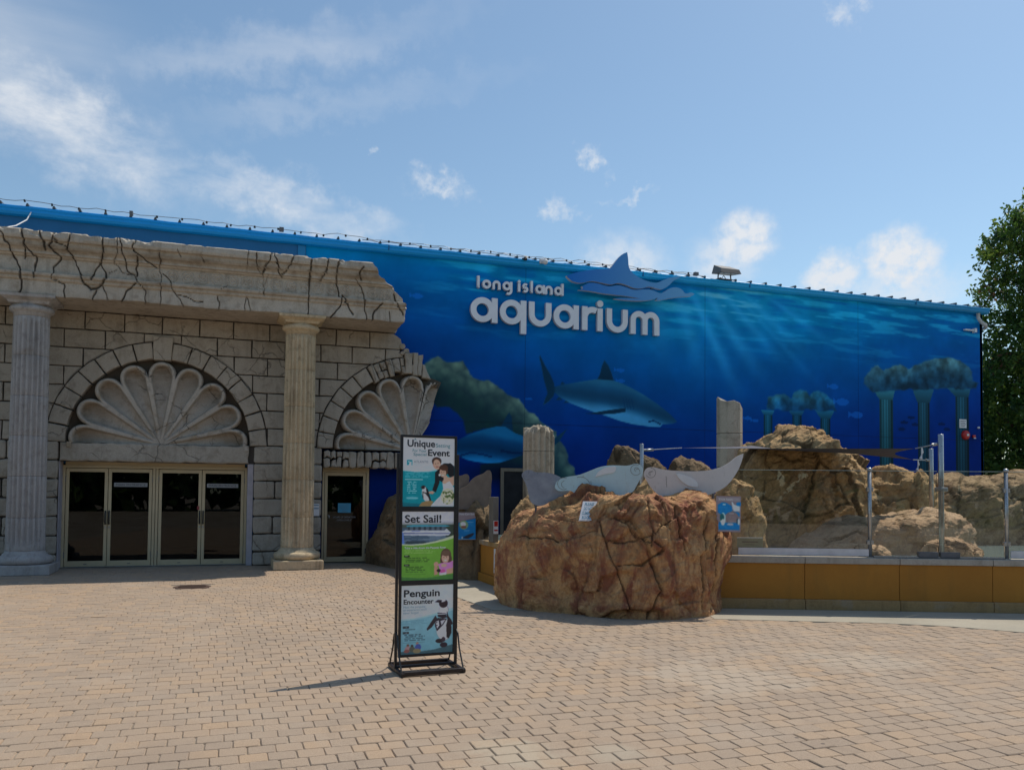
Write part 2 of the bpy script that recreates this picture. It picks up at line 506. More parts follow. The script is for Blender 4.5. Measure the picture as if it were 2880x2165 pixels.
def glass(name, tint=(0.92, 0.97, 0.95), refl=1.0, rough=0.0, dirt=0.03):
    """thin pane: clear, with a Fresnel reflection and a film of dust"""
    t = NT(name)
    t.n.remove(t.b)
    tr = t.new('ShaderNodeBsdfTransparent'); tr.inputs[0].default_value = (*tint, 1)
    gl = t.new('ShaderNodeBsdfGlossy'); gl.inputs['Roughness'].default_value = rough; gl.inputs[0].default_value = (refl, refl, refl, 1)
    df = t.new('ShaderNodeBsdfDiffuse'); df.inputs[0].default_value = (0.6, 0.6, 0.58, 1)
    fr = t.new('ShaderNodeFresnel'); fr.inputs[0].default_value = 1.5
    m1 = t.new('ShaderNodeMixShader'); m2 = t.new('ShaderNodeMixShader')
    t.l.new(t.ramp(t.noise(2.0, 6, 0.7, (1, 1, 0.3)), [(0.4, 0.0), (0.8, dirt * 2)]), m1.inputs[0])
    t.l.new(tr.outputs[0], m1.inputs[1]); t.l.new(df.outputs[0], m1.inputs[2])
    t.l.new(fr.outputs[0], m2.inputs[0]); t.l.new(m1.outputs[0], m2.inputs[1]); t.l.new(gl.outputs[0], m2.inputs[2])
    t.l.new(m2.outputs[0], t.out.inputs[0])
    return t.m
PALE, MID, DRK = (0.475, 0.42, 0.35), (0.37, 0.322, 0.262), (0.21, 0.178, 0.142)
M_STONE = stone('facade_stone', PALE, MID, DRK, streak=0.25, veins=0.55)
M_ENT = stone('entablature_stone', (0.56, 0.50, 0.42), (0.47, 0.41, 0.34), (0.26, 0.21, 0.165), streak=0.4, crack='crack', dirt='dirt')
M_COLUMN = stone('column_stone', (0.66, 0.535, 0.36), (0.55, 0.43, 0.275), (0.28, 0.21, 0.14), streak=0.55, bump=0.006)
M_COLUMN2 = stone('column_stone_grey', (0.46, 0.44, 0.43), (0.40, 0.375, 0.36), (0.25, 0.23, 0.215), streak=0.5, bump=0.006)
M_RUIN = stone('ruin_column_stone', (0.56, 0.48, 0.37), (0.44, 0.365, 0.27), (0.15, 0.12, 0.09), streak=1.0, bump=0.01)
M_SHELL = stone('shell_stone', (0.52, 0.465, 0.40), (0.42, 0.37, 0.31), (0.22, 0.19, 0.16), streak=0.0, stain=(0.30, 0.20, 0.09), stainamt=0.55, veins=0.8, bump=0.008, dirt='dirt')  # dirt here carries bowl stain together with painted shade of the hollows
M_MORTAR = stone('mortar', (0.09, 0.08, 0.07), (0.075, 0.065, 0.055), (0.05, 0.045, 0.04), streak=0.0, stainamt=0)
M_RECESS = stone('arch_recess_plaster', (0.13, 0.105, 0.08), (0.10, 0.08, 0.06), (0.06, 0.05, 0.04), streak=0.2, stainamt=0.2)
M_FRAME = simple('champagne_aluminium', (0.55, 0.445, 0.275), 0.42, 0.1, 0.06, 3.0)
M_BLACK = simple('black_metal', (0.018, 0.018, 0.02), 0.38, 0.1, 0.2, 9)
M_STEEL = simple('brushed_steel', (0.42, 0.42, 0.42), 0.34, 0.8, 0.12, 12)
M_DKSTEEL = simple('dark_grey_metal', (0.13, 0.135, 0.15), 0.5, 0.3, 0.15, 12)
M_WHITE = simple('white_plastic', (0.72, 0.72, 0.74), 0.45, 0, 0.06, 8)
M_OFFWHITE = simple('letter_white', (0.82, 0.82, 0.86), 0.42, 0, 0.05, 5)
M_INK = simple('printed_black', (0.03, 0.035, 0.045), 0.5, 0, 0.1, 8)
M_INKTEAL = simple('printed_teal', (0.03, 0.30, 0.36), 0.5, 0, 0.08, 8)
M_INKPALE = simple('printed_pale_blue', (0.28, 0.47, 0.58), 0.5, 0, 0.08, 8)
M_INKWHITE = simple('printed_white', (0.8, 0.82, 0.84), 0.5, 0, 0.05, 8)
M_INKBLUE = simple('printed_blue', (0.10, 0.26, 0.38), 0.5, 0, 0.1, 8)
M_RED = simple('red_plastic', (0.5, 0.02, 0.018), 0.35, 0, 0.1, 8)
M_DARK = simple('dark_interior', (0.012, 0.012, 0.013), 0.8, 0, 0.2, 2)
M_DOORGLASS = glass('door_glass', (0.26, 0.32, 0.32), 0.62, 0.0, 0.004)
M_FENCEGLASS = glass('fence_glass', (0.965, 0.968, 0.955), 0.95, 0.0, 0.018)
M_POSTER = vcol('poster_print', 0.32, spec=0.5, noise=0.04)
M_MURAL = vcol('mural_paint', 0.7, spec=0.08, noise=0.10, bump=0.0015)

# ================================================================== GROUND
SIDEWALK = [(6.05, -9.62), (6.9, -10.02), (7.9, -10.47), (8.55, -10.9), (8.9, -11.3), (9.15, -11.6), (9.9, -12.6), (11.5, -14.4), (17, -14.4), (17, -12.6), (10.6, -10.0), (7.0, -8.5), (6.5, -8.4)]
WALK = [(3.35, -4.2), (3.35, -6.3), (3.5, -8.1), (4.8, -8.2), (4.8, -4.2)]
def ground_mat(name, src):
    """paver colour: one random value per stone picks buff, sand or grey-pink; wear and stains go over it"""
    t = NT(name)
    if src == 'object':
        f = t.new('ShaderNodeObjectInfo').outputs['Random']
    else: f = t.attr('rnd')
    big = t.noise(0.42, 6, 0.62)
    f2 = t.math('ADD', t.math('MULTIPLY', f, 0.75), t.math('MULTIPLY', t.math('SUBTRACT', big, 0.38), 0.9))
    c = t.ramp(f2, [(0.05, (0.355, 0.272, 0.203)), (0.3, (0.38, 0.288, 0.21)), (0.55, (0.40, 0.297, 0.212)), (0.78, (0.425, 0.306, 0.207)), (1.0, (0.455, 0.314, 0.20))])
    pale = t.noise(0.75, 7, 0.68, dist=0.6)
    c = t.mix(t.ramp(pale, [(0.50, 0.0), (0.70, 0.55)]), c, (0.43, 0.35, 0.275))
    dk = t.noise(1.9, 7, 0.7, dist=0.7)
    c = t.mix(t.ramp(dk, [(0.52, 0.0), (0.78, 0.55)]), c, (0.23, 0.18, 0.14))
    sp = t.noise(150, 3, 0.8)
    c = t.mix(t.ramp(sp, [(0.36, 0.5), (0.52, 0.0)]), c, (0.16, 0.12, 0.09))
    c = t.mix(t.ramp(sp, [(0.58, 0.0), (0.72, 0.35)]), c, (0.62, 0.53, 0.44))
    for (px_, py_, r_, k_, col_) in ((1.75, -14.05, .42, .55, (0.43, 0.375, 0.29)), (2.35, -14.2, .30, .45, (0.41, 0.36, 0.28)), (4.2, -12.6, .9, .5, (0.45, 0.375, 0.295)), (6.0, -12.4, .8, .45, (0.45, 0.38, 0.30)), (-0.4, -13.6, .5, .35, (0.24, 0.19, 0.15)), (0.6, -9.5, .9, .25, (0.25, 0.2, 0.155)), (3.2, -11.2, .6, .3, (0.26, 0.2, 0.16))):
        vd = t.new('ShaderNodeVectorMath', operation='DISTANCE'); t.l.new(t.pos(), vd.inputs[0]); vd.inputs[1].default_value = (px_, py_, 0)
        dd = t.math('ADD', vd.outputs['Value'], t.math('MULTIPLY', t.math('SUBTRACT', dk, 0.5), r_ * 2.6))
        mr_ = t.new('ShaderNodeMapRange'); mr_.interpolation_type = 'SMOOTHSTEP'; mr_.inputs['From Min'].default_value = r_; mr_.inputs['From Max'].default_value = r_ * .25; mr_.inputs['To Max'].default_value = k_; t.l.new(dd, mr_.inputs['Value'])
        c = t.mix(mr_.outputs[0], c, col_)
    gum = t.new('ShaderNodeTexVoronoi'); gum.inputs['Scale'].default_value = 1.4; t.l.new(t.pos(), gum.inputs['Vector'])
    c = t.mix(t.ramp(gum.outputs['Distance'], [(0.018, 0.75), (0.024, 0.0)]), c, (0.07, 0.06, 0.055))
    t.base(c)
    t.set(Roughness=0.88); t.b.inputs['Specular IOR Level'].default_value = 0.3
    t.bump(t.math('ADD', t.noise(70, 4, 0.7), t.math('MULTIPLY', sp, 0.6)), 0.004)
    return t.m
M_PAVER1 = ground_mat('paver_concrete', 'object')
M_PAVERN = ground_mat('paver_concrete_field', 'attr')
t = NT('joint_sand')
c = t.ramp(t.noise(0.75, 7, 0.68, dist=0.6), [(0.42, (0.27, 0.215, 0.155)), (0.58, (0.41, 0.35, 0.28))])
c = t.mix(t.ramp(t.noise(90, 4), [(0.4, 0.4), (0.6, 0.0)]), c, (0.07, 0.055, 0.045))
t.base(c); t.set(Roughness=0.95); M_SAND = t.m
t = NT('sidewalk_concrete')
c = t.ramp(t.noise(0.9, 7, 0.65), [(0.3, (0.33, 0.295, 0.23)), (0.7, (0.43, 0.385, 0.305))])
c = t.mix(t.ramp(t.noise(2.6, 7, 0.7, dist=0.5), [(0.55, 0.0), (0.75, 0.4)]), c, (0.27, 0.25, 0.21))
c = t.mix(t.ramp(t.noise(120, 3), [(0.35, 0.3), (0.5, 0.0)]), c, (0.2, 0.18, 0.15))
t.base(c); t.set(Roughness=0.9); t.bump(t.noise(60, 4), 0.003); M_CONC = t.m

ground = link('ground', mesh('ground', [(-250, -250, -0.010), (250, -250, -0.010), (250, 250, -0.010), (-250, 250, -0.010)], [(0, 1, 2, 3)]), M_SAND)
tag(ground, 'sandy joint bed of the buff brick-paved plaza', None, None, 'structure')
def slab(name, poly, z0, z1, mat, label):
    if area(poly) < 0: poly = poly[::-1]
    n = len(poly)
    o = link(name, mesh(name, [(x, y, z1) for x, y in poly] + [(x, y, z0) for x, y in poly],
             [tuple(range(n))] + [(i, i + n, (i + 1) % n + n, (i + 1) % n) for i in range(n)]), mat)
    return tag(o, label, None, None, 'structure')
slab('sidewalk', SIDEWALK, -0.03, 0.004, M_CONC, 'curved concrete sidewalk along the ochre pool wall')
slab('walkway', WALK, -0.03, 0.004, M_CONC, 'concrete walkway strip between the left rock and the front boulder')

PW, PD = 0.172, 0.160
gx, gy, gr = [], [], []
yy = -17.2; row = 0
while yy < -0.45:
    off = (row % 2) * PW * 0.5 + float(RNG.uniform(-0.03, 0.03))
    xs = np.arange(-8.6, 14.5, PW) + off
    gx += list(xs); gy += [yy] * len(xs)
    yy += PD; row += 1
gx, gy = np.array(gx), np.array(gy)
keep = ~in_poly(gx, gy, SIDEWALK) & ~in_poly(gx, gy, WALK)
# keep what the plaza can show from the camera and a few steps beside it
dy = gy + 19.05
keep &= (gx > -2.2 - 0.25 * dy) & (gx < 2.0 + 1.25 * dy)
keep &= ~((gx > 3.4) & (gy > -4.2)) & ~((gx > 4.3) & (gy > -8.2)) & ~((gx > 6.6) & (gy > -8.6))
keep &= ~((np.abs(gx + 0.54) < 0.30) & (np.abs(gy + 4.2) < 0.30))
keep &= ~((gx > -5.3) & (gx < -3.25) & (gy > -0.45)) & ~((gx > 0.4) & (gx < 1.95) & (gy > -0.45))
gx, gy = gx[keep], gy[keep]
# octagonal top with a tumbled edge
w, d, cch, bv = PW / 2 - 0.0022, PD / 2 - 0.0022, 0.009, 0.005
def octa(a, b, c): return [(-a + c, -b), (a - c, -b), (a, -b + c), (a, b - c), (a - c, b), (-a + c, b), (-a, b - c), (-a, -b + c)]
TOP = octa(w - bv, d - bv, cch * 0.8); OUT = octa(w, d, cch)
tv = np.array([(x, y, 0.0) for x, y in TOP] + [(x, y, -0.006) for x, y in OUT] + [(x, y, -0.03) for x, y in OUT])
tf = [tuple(range(8))] + [(i, i + 8, (i + 1) % 8 + 8, (i + 1) % 8) for i in range(8)] + [(i + 8, i + 16, (i + 1) % 8 + 16, (i + 1) % 8 + 8) for i in range(8)]
paver_me = mesh('paver', tv, tf); paver_me.materials.append(M_PAVER1)
dcam = np.hypot(gx - 0.0, gy + 19.05)
# the pavers that show largest: nearest ones inside the picture
ux = gx * math.cos(R(18.9)) - dy[keep] * math.sin(R(18.9)); uz = gx * math.sin(R(18.9)) + dy[keep] * math.cos(R(18.9))
inv = (np.abs(ux / uz) < 0.625) & (1.65 / uz < 0.337)
order = np.argsort(np.where(inv, dcam, 1e6))[:300]
first = np.zeros(len(gx), bool); first[order] = True
def jit(n):
    return RNG.normal(0, 0.0020, n), RNG.normal(0, 0.0016, n), RNG.normal(0, 0.012, n), RNG.normal(0, 0.0014, n).clip(-0.004, 0.004), RNG.normal(0, 0.008, n), RNG.normal(0, 0.008, n)
jx, jy, jr, jz, jtx, jty = jit(len(gx))
for i in np.nonzero(first)[0]:
    o = bpy.data.objects.new('paver', paver_me); COL.objects.link(o)
    o.location = (gx[i] + jx[i], gy[i] + jy[i], jz[i]); o.rotation_euler = (jtx[i], jty[i], jr[i])
    o.scale = (1 + RNG.normal(0, 0.012), 1 + RNG.normal(0, 0.012), 1)
    o.parent = ground
r = np.nonzero(~first)[0]; n = len(r)
base = tv[None] * np.ones((n, 1, 1))
base[:, :, :2] *= (1 + RNG.normal(0, 0.014, (n, 1, 2)))
cr_, sr_ = np.cos(jr[r])[:, None], np.sin(jr[r])[:, None]
X = base[:, :, 0] * cr_ - base[:, :, 1] * sr_; Y = base[:, :, 0] * sr_ + base[:, :, 1] * cr_
Z = base[:, :, 2] + jz[r][:, None] + base[:, :, 0] * jty[r][:, None] + base[:, :, 1] * jtx[r][:, None]
V = np.stack([X + (gx[r] + jx[r])[:, None], Y + (gy[r] + jy[r])[:, None], Z], 2).reshape(-1, 3)
F = []
for k in range(n):
    b = k * 24
    F += [tuple(b + i for i in f) for f in tf]
me = mesh('paver_field', V, F)
attr(me, 'rnd', np.repeat(RNG.random(n), 24))
o = link('paver_field', me, M_PAVERN, ground); tag(o, kind='stuff')

# drain cover in the paving
t = MB(); t.lathe(-0.54, -4.2, [(0.30, -0.02), (0.30, 0.002), (0.285, 0.006), (0.24, 0.006), (0.235, 0.002), (0.05, 0.004)], 36)
dc = empty('drain_cover', (-0.54, -4.2, 0), 'round rusty iron drain cover set in the paving before the entrance', 'drain cover')
t.build('cover_plate', simple('rusty_iron', (0.10, 0.06, 0.045), 0.8, 0.3, 0.3, 14, 0.004), dc)
t = MB()
for k in range(-4, 5):
    L = math.sqrt(max(0.01, 0.22 ** 2 - (k * 0.048) ** 2)); t.box(-0.54 - L, -0.54 + L, -4.2 + k * 0.048 - 0.012, -4.2 + k * 0.048 + 0.012, 0.002, 0.010)
t.build('grate_bars', MATS['rusty_iron'], dc)

# ================================================================== MAIN BUILDING
bld = empty('aquarium_building', (8, 0, 0), 'long blue metal-sided building with a painted underwater mural and low eave', 'building')
EX0, EX1, EZ = -9.0, 21.62, 7.16
M_BLUE = simple('blue_siding_paint', (0.003, 0.13, 0.34), 0.5, 0, 0.08, 0.8, 0.002, 40)
M_INNER = M_DARK
# plain blue siding left of the mural, with the two door openings
def sheet(name, rects, y, mat, parent, th=0.10):
    t = MB()
    for x0, x1, z0, z1 in rects: t.box(x0, x1, y, y + th, z0, z1)
    return t.build(name, mat, parent)
sheet('wall_siding', [(EX0, -3.24, 0, EZ), (-3.24, 0.40, 2.13, EZ), (0.40, 1.40, 0, EZ)], 0.0, M_BLUE, bld)
t = MB(); t.box(1.37, 1.54, -0.035, -0.002, 0, 7.13, bev=0.006); t.build('corner_trim', simple('blue_trim_paint', (0.006, 0.20, 0.46), 0.4, 0, 0.06, 2), bld)

# ---- mural: painted in wall metres (x along the wall, z up)
SHARK = [(11.09,3.50),(10.88,3.69),(10.51,3.94),(10.07,4.18),(9.71,4.34),(9.43,4.44),(9.25,4.48),(9.18,4.68),(9.09,4.87),(8.98,4.99),(8.91,4.83),(8.86,4.63),(8.79,4.50),(8.38,4.42),(8.04,4.35),(7.77,4.29),(7.62,4.25),(7.62,4.31),(7.50,4.56),(7.36,4.77),(7.23,5.01),(7.21,4.96),(7.28,4.67),(7.33,4.42),(7.42,4.15),(7.43,4.05),(7.37,3.93),(7.32,3.77),(7.47,3.87),(7.59,4.00),(7.63,4.10),(7.74,4.01),(8.04,3.86),(8.38,3.75),(8.73,3.65),(9.08,3.56),(9.43,3.46),(9.79,3.39),(10.33,3.34),(10.59,3.35),(10.66,3.42),(10.96,3.44)]
PECT = [(9.59,3.80),(9.08,3.72),(8.73,3.65),(8.47,3.62),(8.80,3.60),(9.29,3.64),(9.59,3.70)]
SFINS = [[(7.77,4.29),(7.82,4.39),(7.92,4.33)],[(7.65,3.91),(7.75,4.01),(7.84,3.93)],[(7.86,3.85),(7.94,3.92),(8.14,3.87)]]
SHARK2 = [(4.68,2.62),(5.09,2.81),(5.44,3.00),(5.82,3.13),(6.14,3.21),(6.33,3.21),(6.59,3.06),(6.85,2.98),(7.38,2.87),(7.38,2.68),(6.85,2.55),(6.59,2.45),(6.21,2.33),(5.89,2.31),(5.61,2.34),(5.39,2.38),(5.20,2.46),(4.98,2.53)]
S2DOR = [(6.23,3.20),(6.36,3.45),(6.44,3.56),(6.50,3.46),(6.54,3.09)]
S2TAIL = [(7.30,2.66),(7.60,2.94),(7.98,3.22),(7.88,3.07),(7.75,2.88),(7.50,2.68)]
CORAL = [(4.02,4.46),(4.20,4.58),(4.35,4.68),(4.65,4.82),(4.83,4.71),(4.99,4.68),(5.24,4.74),(5.39,4.56),(5.49,4.36),(5.68,4.31),(5.90,4.33),(6.09,4.22),(6.26,4.09),(6.39,3.98),(6.68,3.91),(6.81,3.75),(6.88,3.63),(7.11,3.56),(7.31,3.33),(7.44,3.25),(7.68,3.16),(7.71,3.00),(7.88,2.79),(7.98,2.57),(8.02,2.39),(8.17,2.23),(8.18,1.95),(5.71,1.92),(5.70,2.28),(6.08,2.35),(6.39,3.15),(5.95,3.16),(5.38,2.99),(5.28,3.29),(5.16,3.47),(4.94,3.64),(4.67,3.60),(4.51,3.74),(4.03,3.90)]
RUIN1 = [(13.87,4.27),(14.17,4.35),(14.38,4.41),(14.64,4.31),(14.95,4.54),(15.16,4.51),(15.27,4.38),(15.43,4.54),(15.64,4.51),(15.91,4.39),(16.13,4.26),(16.18,3.96),(16.07,4.00),(13.87,3.93)]
RUIN2 = [(17.18,4.99),(17.37,5.27),(17.63,5.36),(17.85,5.23),(18.43,5.45),(18.78,5.33),(19.07,5.46),(19.61,5.68),(20.33,5.77),(20.70,5.68),(21.00,5.60),(21.22,5.40),(21.25,5.11),(21.46,5.03),(21.37,4.88),(19.72,4.80),(18.14,4.65),(17.45,4.57),(17.17,4.76)]
MURAL_E = 0.35                                # wall is lit by open sky only; paint = seen colour / this
def mural(X, Z):
    P = np.stack([X, Z, np.zeros_like(X)], 1)
    c = np.zeros((len(X), 3))
    # depth of water: teal at the surface, navy below; left end and right end deeper
    h = Z + 0.35 * fbm(P * (0.25, 0.5, 1), 3, 5)
    stops = [(0, (0, 20, 70)), (2.4, (0, 26, 84)), (3.6, (0, 38, 96)), (4.6, (0, 52, 106)), (5.7, (0, 70, 120)), (6.6, (0, 90, 132)), (7.3, (8, 104, 142))]
    zs = [s[0] for s in stops]
    xs = np.interp(X, [1.4, 3.6, 5.5, 7.5, 11.5, 15, 18, 21.6], [-0.5, -0.75, -0.45, 0.0, 0.35, 0.1, -0.45, -1.2])
    for k in range(3): c[:, k] = np.interp(h + xs, zs, [s[1][k] for s in stops])
    def over(m, col):
        nonlocal c
        m = np.clip(m, 0, 1)[:, None]; c = c * (1 - m) + np.asarray(col, float) * m
    # rippled surface: long pale and dark strokes near the top
    rip = fbm(np.stack([X * 0.9, Z * 7.5 + 0.25 * X, X * 0], 1), 4, 21)
    top = sstep(4.9, 6.9, Z) * sstep(3.2, 6.0, X)
    over(top * sstep(0.08, 0.42, rip) * 0.55, (30, 140, 175))
    over(top * sstep(0.08, 0.42, -rip) * 0.45, (0, 60, 120))
    warm = np.exp(-((X - 12.3) / 1.7) ** 2) * sstep(6.0, 6.9, Z)
    over(warm * sstep(0.1, 0.4, rip) * 0.5, (110, 150, 165))
    # light shafts slanting down to the right from about x = 12
    for x0, x1, z1, wd, a in ((11.5, 13.1, 4.0, .16, .40), (11.95, 13.8, 4.6, .20, .42), (12.5, 14.5, 5.1, .17, .32), (13.2, 15.4, 5.3, .2, .28), (14.0, 16.3, 5.7, .18, .25),
                              (11.1, 11.9, 4.4, .2, .30), (10.4, 10.7, 4.7, .22, .28), (9.7, 9.6, 5.0, .25, .22), (12.9, 15.9, 4.4, .12, .18)):
        tt = (7.0 - Z) / (7.0 - z1); xc = x0 + (x1 - x0) * tt
        wdt = wd * (1 + 1.1 * tt)
        over(np.exp(-((X - xc) / (wdt * .8)) ** 2) * sstep(1.1, 0.3, tt) * sstep(-0.1, 0.15, tt) * a * 1.35, (40, 130, 175))
    # faint brushy mottling
    mo = fbm(P * (1.6, 1.6, 1), 4, 31); c *= (1 + 0.13 * mo)[:, None]
    def soft(poly, w=0.013, X=X, Z=Z):
        d = dist_polyline(X, Z, list(poly) + [poly[0]]); return sstep(-w, w, np.where(in_poly(X, Z, poly), d, -d))
    def put(m, col):
        nonlocal c
        col = np.asarray(col, float); c = c * (1 - m)[:, None] + (col if col.ndim == 2 else col[None]) * m[:, None]
    WX = X + 0.05 * fbm(P * 5, 3, 41); WZ = Z + 0.05 * fbm(P * 5, 3, 42)
    # coral arch
    m = soft(CORAL, .03, WX, WZ)
    lob = worley(np.stack([X * 4.2, Z * 4.2, X * 0], 1), 3)[0]
    shade = 1.0 - 0.7 * lob + 0.25 * fbm(P * 6, 3, 43)
    topz = np.interp(X, [4.0, 4.7, 5.3, 5.9, 6.7, 7.4, 8.2], [4.5, 4.8, 4.6, 4.3, 3.9, 3.3, 2.2])
    dep = sstep(0.0, 1.0, topz - Z)
    cc = np.stack([16 + 66 * shade * (1 - dep) ** 1.3, 32 + 66 * shade * (1 - dep) ** 1.3 + 8 * shade, 42 + 50 * shade * (1 - dep) ** 1.3], 1)
    pale = np.exp(-((X - 7.5) / 0.9) ** 2)
    cc = cc * (1 + 0.15 * pale)[:, None]
    put(m, np.clip(cc, 0, 200))
    over(np.exp(-((X - 6.3) / 0.8) ** 2 - ((Z - 2.05) / 0.28) ** 2) * 0.9, (2, 10, 34))
    # sharks
    def shark(poly, back, belly, line, hi, lo):
        nonlocal c
        m = soft(poly)
        mid = np.interp(X, [p[0] for p in line], [p[1] for p in line])
        tt = (Z - mid) / 0.42
        k = sstep(-0.75, -0.1, tt)
        cs = np.asarray(belly, float)[None] * (1 - k)[:, None] + np.asarray(back, float)[None] * k[:, None]
        k2 = np.exp(-((tt - 0.15) / 0.35) ** 2)
        cs = cs * (1 - 0.45 * k2)[:, None] + np.asarray(lo, float) * (0.45 * k2)[:, None]
        k3 = sstep(0.55, 1.0, tt)
        cs = cs * (1 - 0.6 * k3)[:, None] + np.asarray(hi, float) * (0.6 * k3)[:, None]
        cs *= (1 + 0.07 * fbm(P * 3, 3, 77))[:, None]
        put(m, cs)
    fin = (10, 42, 64)
    for q in SFINS: put(soft(q), fin)
    shark(SHARK, (16, 62, 92), (48, 112, 150), [(7.3, 4.17), (8.38, 4.05), (9.08, 4.0), (9.61, 3.92), (10.33, 3.72), (11.1, 3.5)], (30, 84, 110), (8, 34, 56))
    put(soft(SHARK) * sstep(7.68, 7.58, X), (8, 38, 58))
    put(soft(SHARK[6:13]), np.stack([8 + 0 * Z, 34 + 20 * (Z - 4.5), 52 + 26 * (Z - 4.5)], 1))
    put(soft(PECT), (10, 36, 54))
    over((dist_polyline(X, Z, [(10.25, 3.47), (10.4, 3.5), (10.58, 3.42)]) < 0.022) * 0.8, (6, 30, 60))
    for gxx in (9.52, 9.6, 9.68, 9.76): over((dist_polyline(X, Z, [(gxx, 4.02), (gxx + 0.05, 3.78)]) < 0.016) * 0.5, (4, 40, 74))
    put(soft(S2DOR), (10, 40, 62)); put(soft(S2TAIL), (12, 44, 64))
    shark(SHARK2, (6, 52, 88), (20, 100, 150), [(4.6, 2.62), (5.1, 2.64), (5.76, 2.66), (6.21, 2.6), (6.85, 2.5), (7.4, 2.5)], (20, 92, 130), (3, 24, 46))
    over((dist_polyline(X, Z, [(5.2, 2.47), (5.45, 2.55), (5.75, 2.53), (6.0, 2.46)]) < 0.025) * 0.8, (4, 34, 70))
    over((dist_polyline(X, Z, [(6.25, 2.62), (6.5, 2.58), (6.85, 2.57)]) < 0.035) * 0.8, (3, 26, 54))
    # sunken ruins at the right
    def column(x0, x1, z0, z1, cx0, cx1, cz, base):
        nonlocal c
        m = (X > x0) & (X < x1) & (Z < z1) & (Z > z0)
        tt = (X - x0) / (x1 - x0)
        fl = 0.82 + 0.18 * np.cos(tt * 2 * math.pi * 5)
        sh = (0.55 + 0.55 * np.sin(np.clip(tt * 1.1, 0, 1) * math.pi)) * fl * (0.72 + 0.28 * sstep(2.4, 4.6, Z))
        c = np.where(m[:, None], np.asarray(base, float)[None] * sh[:, None], c)
        zt = (Z - z1) / (cz - z1)
        wl_ = x0 + (cx0 - x0) * np.clip(zt, 0, 1); wr = x1 + (cx1 - x1) * np.clip(zt, 0, 1)
        m = (zt >= 0) & (zt <= 1) & (X > wl_) & (X < wr)
        c = np.where(m[:, None], np.asarray(base, float)[None] * (0.7 + 0.4 * zt)[:, None], c)
    def reef(poly, base, dark):
        nonlocal c
        m = soft(poly, .04, X + 0.07 * fbm(P * 5, 4, 41), Z + 0.07 * fbm(P * 5, 4, 42))
        lo_ = worley(np.stack([X * 3.1 + .4 * fbm(P * 3, 3, 61), Z * 3.6, X * 0 + 4], 1), 8)[0]
        sh = np.clip(1.12 - 0.45 * lo_ + 0.45 * fbm(P * 5, 4, 9), 0.62, 1.3)
        top_ = np.interp(X, [p[0] for p in sorted(poly)], [max(q[1] for q in poly if abs(q[0] - p[0]) < 0.7) for p in sorted(poly)])
        k = sstep(0.0, 0.75, top_ - Z)
        cs = (np.asarray(base, float)[None] * (1 - k)[:, None] + np.asarray(dark, float)[None] * k[:, None]) * sh[:, None]
        cs = cs + np.array((26, 14, -8.)) * np.clip(fbm(P * 1.8, 3, 91), 0, 1)[:, None] * (1 - k)[:, None]
        put(m, cs)
    column(13.77, 14.04, 0, 3.79, 13.66, 14.12, 3.92, (22, 84, 112)); column(14.69, 15.0, 0, 3.81, 14.56, 15.1, 3.95, (18, 70, 98)); column(15.64, 15.98, 0, 3.76, 15.43, 16.12, 4.0, (20, 74, 98))
    reef(RUIN1, (24, 86, 116), (12, 52, 86))
    column(17.70, 18.18, 0, 4.38, 17.48, 18.26, 4.66, (34, 86, 100)); column(19.09, 19.55, 0, 4.35, 18.89, 19.72, 4.78, (26, 68, 86)); column(20.53, 21.06, 0, 4.60, 20.20, 21.13, 4.86, (26, 68, 86))
    reef(RUIN2, (50, 90, 104), (20, 54, 76))
    # little fish
    for fx, fz, s in ((16.10, 4.67, .16), (16.40, 4.25, .22), (13.26, 3.67, .12), (9.44, 4.76, .12), (9.46, 4.49, .1), (6.96, 3.91, .07), (4.13, 6.22, .13), (13.5, 3.62, .1), (16.9, 3.9, .2)):
        body = ((X - fx) / s) ** 2 + ((Z - fz) / (s * 0.45)) ** 2 < 1
        tl = in_poly(X, Z, [(fx - s * 0.8, fz), (fx - s * 1.5, fz + s * 0.5), (fx - s * 1.5, fz - s * 0.4)])
        over((body | tl) * 0.5, (14, 84, 160))
    for fx, fz in ((18.6, 3.75), (18.85, 3.9), (19.0, 3.7), (18.5, 3.55), (20.0, 3.75), (20.2, 3.6)):
        over((((X - fx) / .14) ** 2 + ((Z - fz) / .05) ** 2 < 1) * 0.7, (2, 20, 50))
    return lin(np.clip(c, 0, 255)) / MURAL_E
def panel(name, x0, x1, z0, z1, step=0.026, hole=None):
    nx, nz = max(2, int((x1 - x0) / step)), max(2, int((z1 - z0) / step))
    gx_, gz_ = np.meshgrid(np.linspace(x0, x1, nx + 1), np.linspace(z0, z1, nz + 1))
    X, Z = gx_.ravel(), gz_.ravel()
    V = np.stack([X, np.zeros_like(X), Z], 1)
    i = np.arange(nz)[:, None] * (nx + 1) + np.arange(nx)[None]
    F = np.stack([i, i + 1, i + nx + 2, i + nx + 1], 2).reshape(-1, 4)
    if hole:
        cx_, cz_ = V[F].mean(1)[:, 0], V[F].mean(1)[:, 2]
        F = F[~((cx_ > hole[0]) & (cx_ < hole[1]) & (cz_ < hole[2]))]
    me = mesh(name, V, F.tolist())
    attr(me, 'paint', mural(X, Z), 'FLOAT_COLOR')
    return link(name, me, M_MURAL, bld)
XB = [1.545, 6.84, 11.92, 16.95, EX1]
for a, b in zip(XB[:-1], XB[1:]):
    for lo_, hi_ in ((0.0, 3.30), (3.30, EZ)):
        panel('wall_panel', a + 0.004, b - 0.004, lo_ + (0.004 if lo_ else 0), hi_ - 0.004, hole=(1.99, 3.05, 2.11) if (a < 2 and lo_ == 0) else None)
t = MB()                                        # dark backing behind panel joints, side and back walls
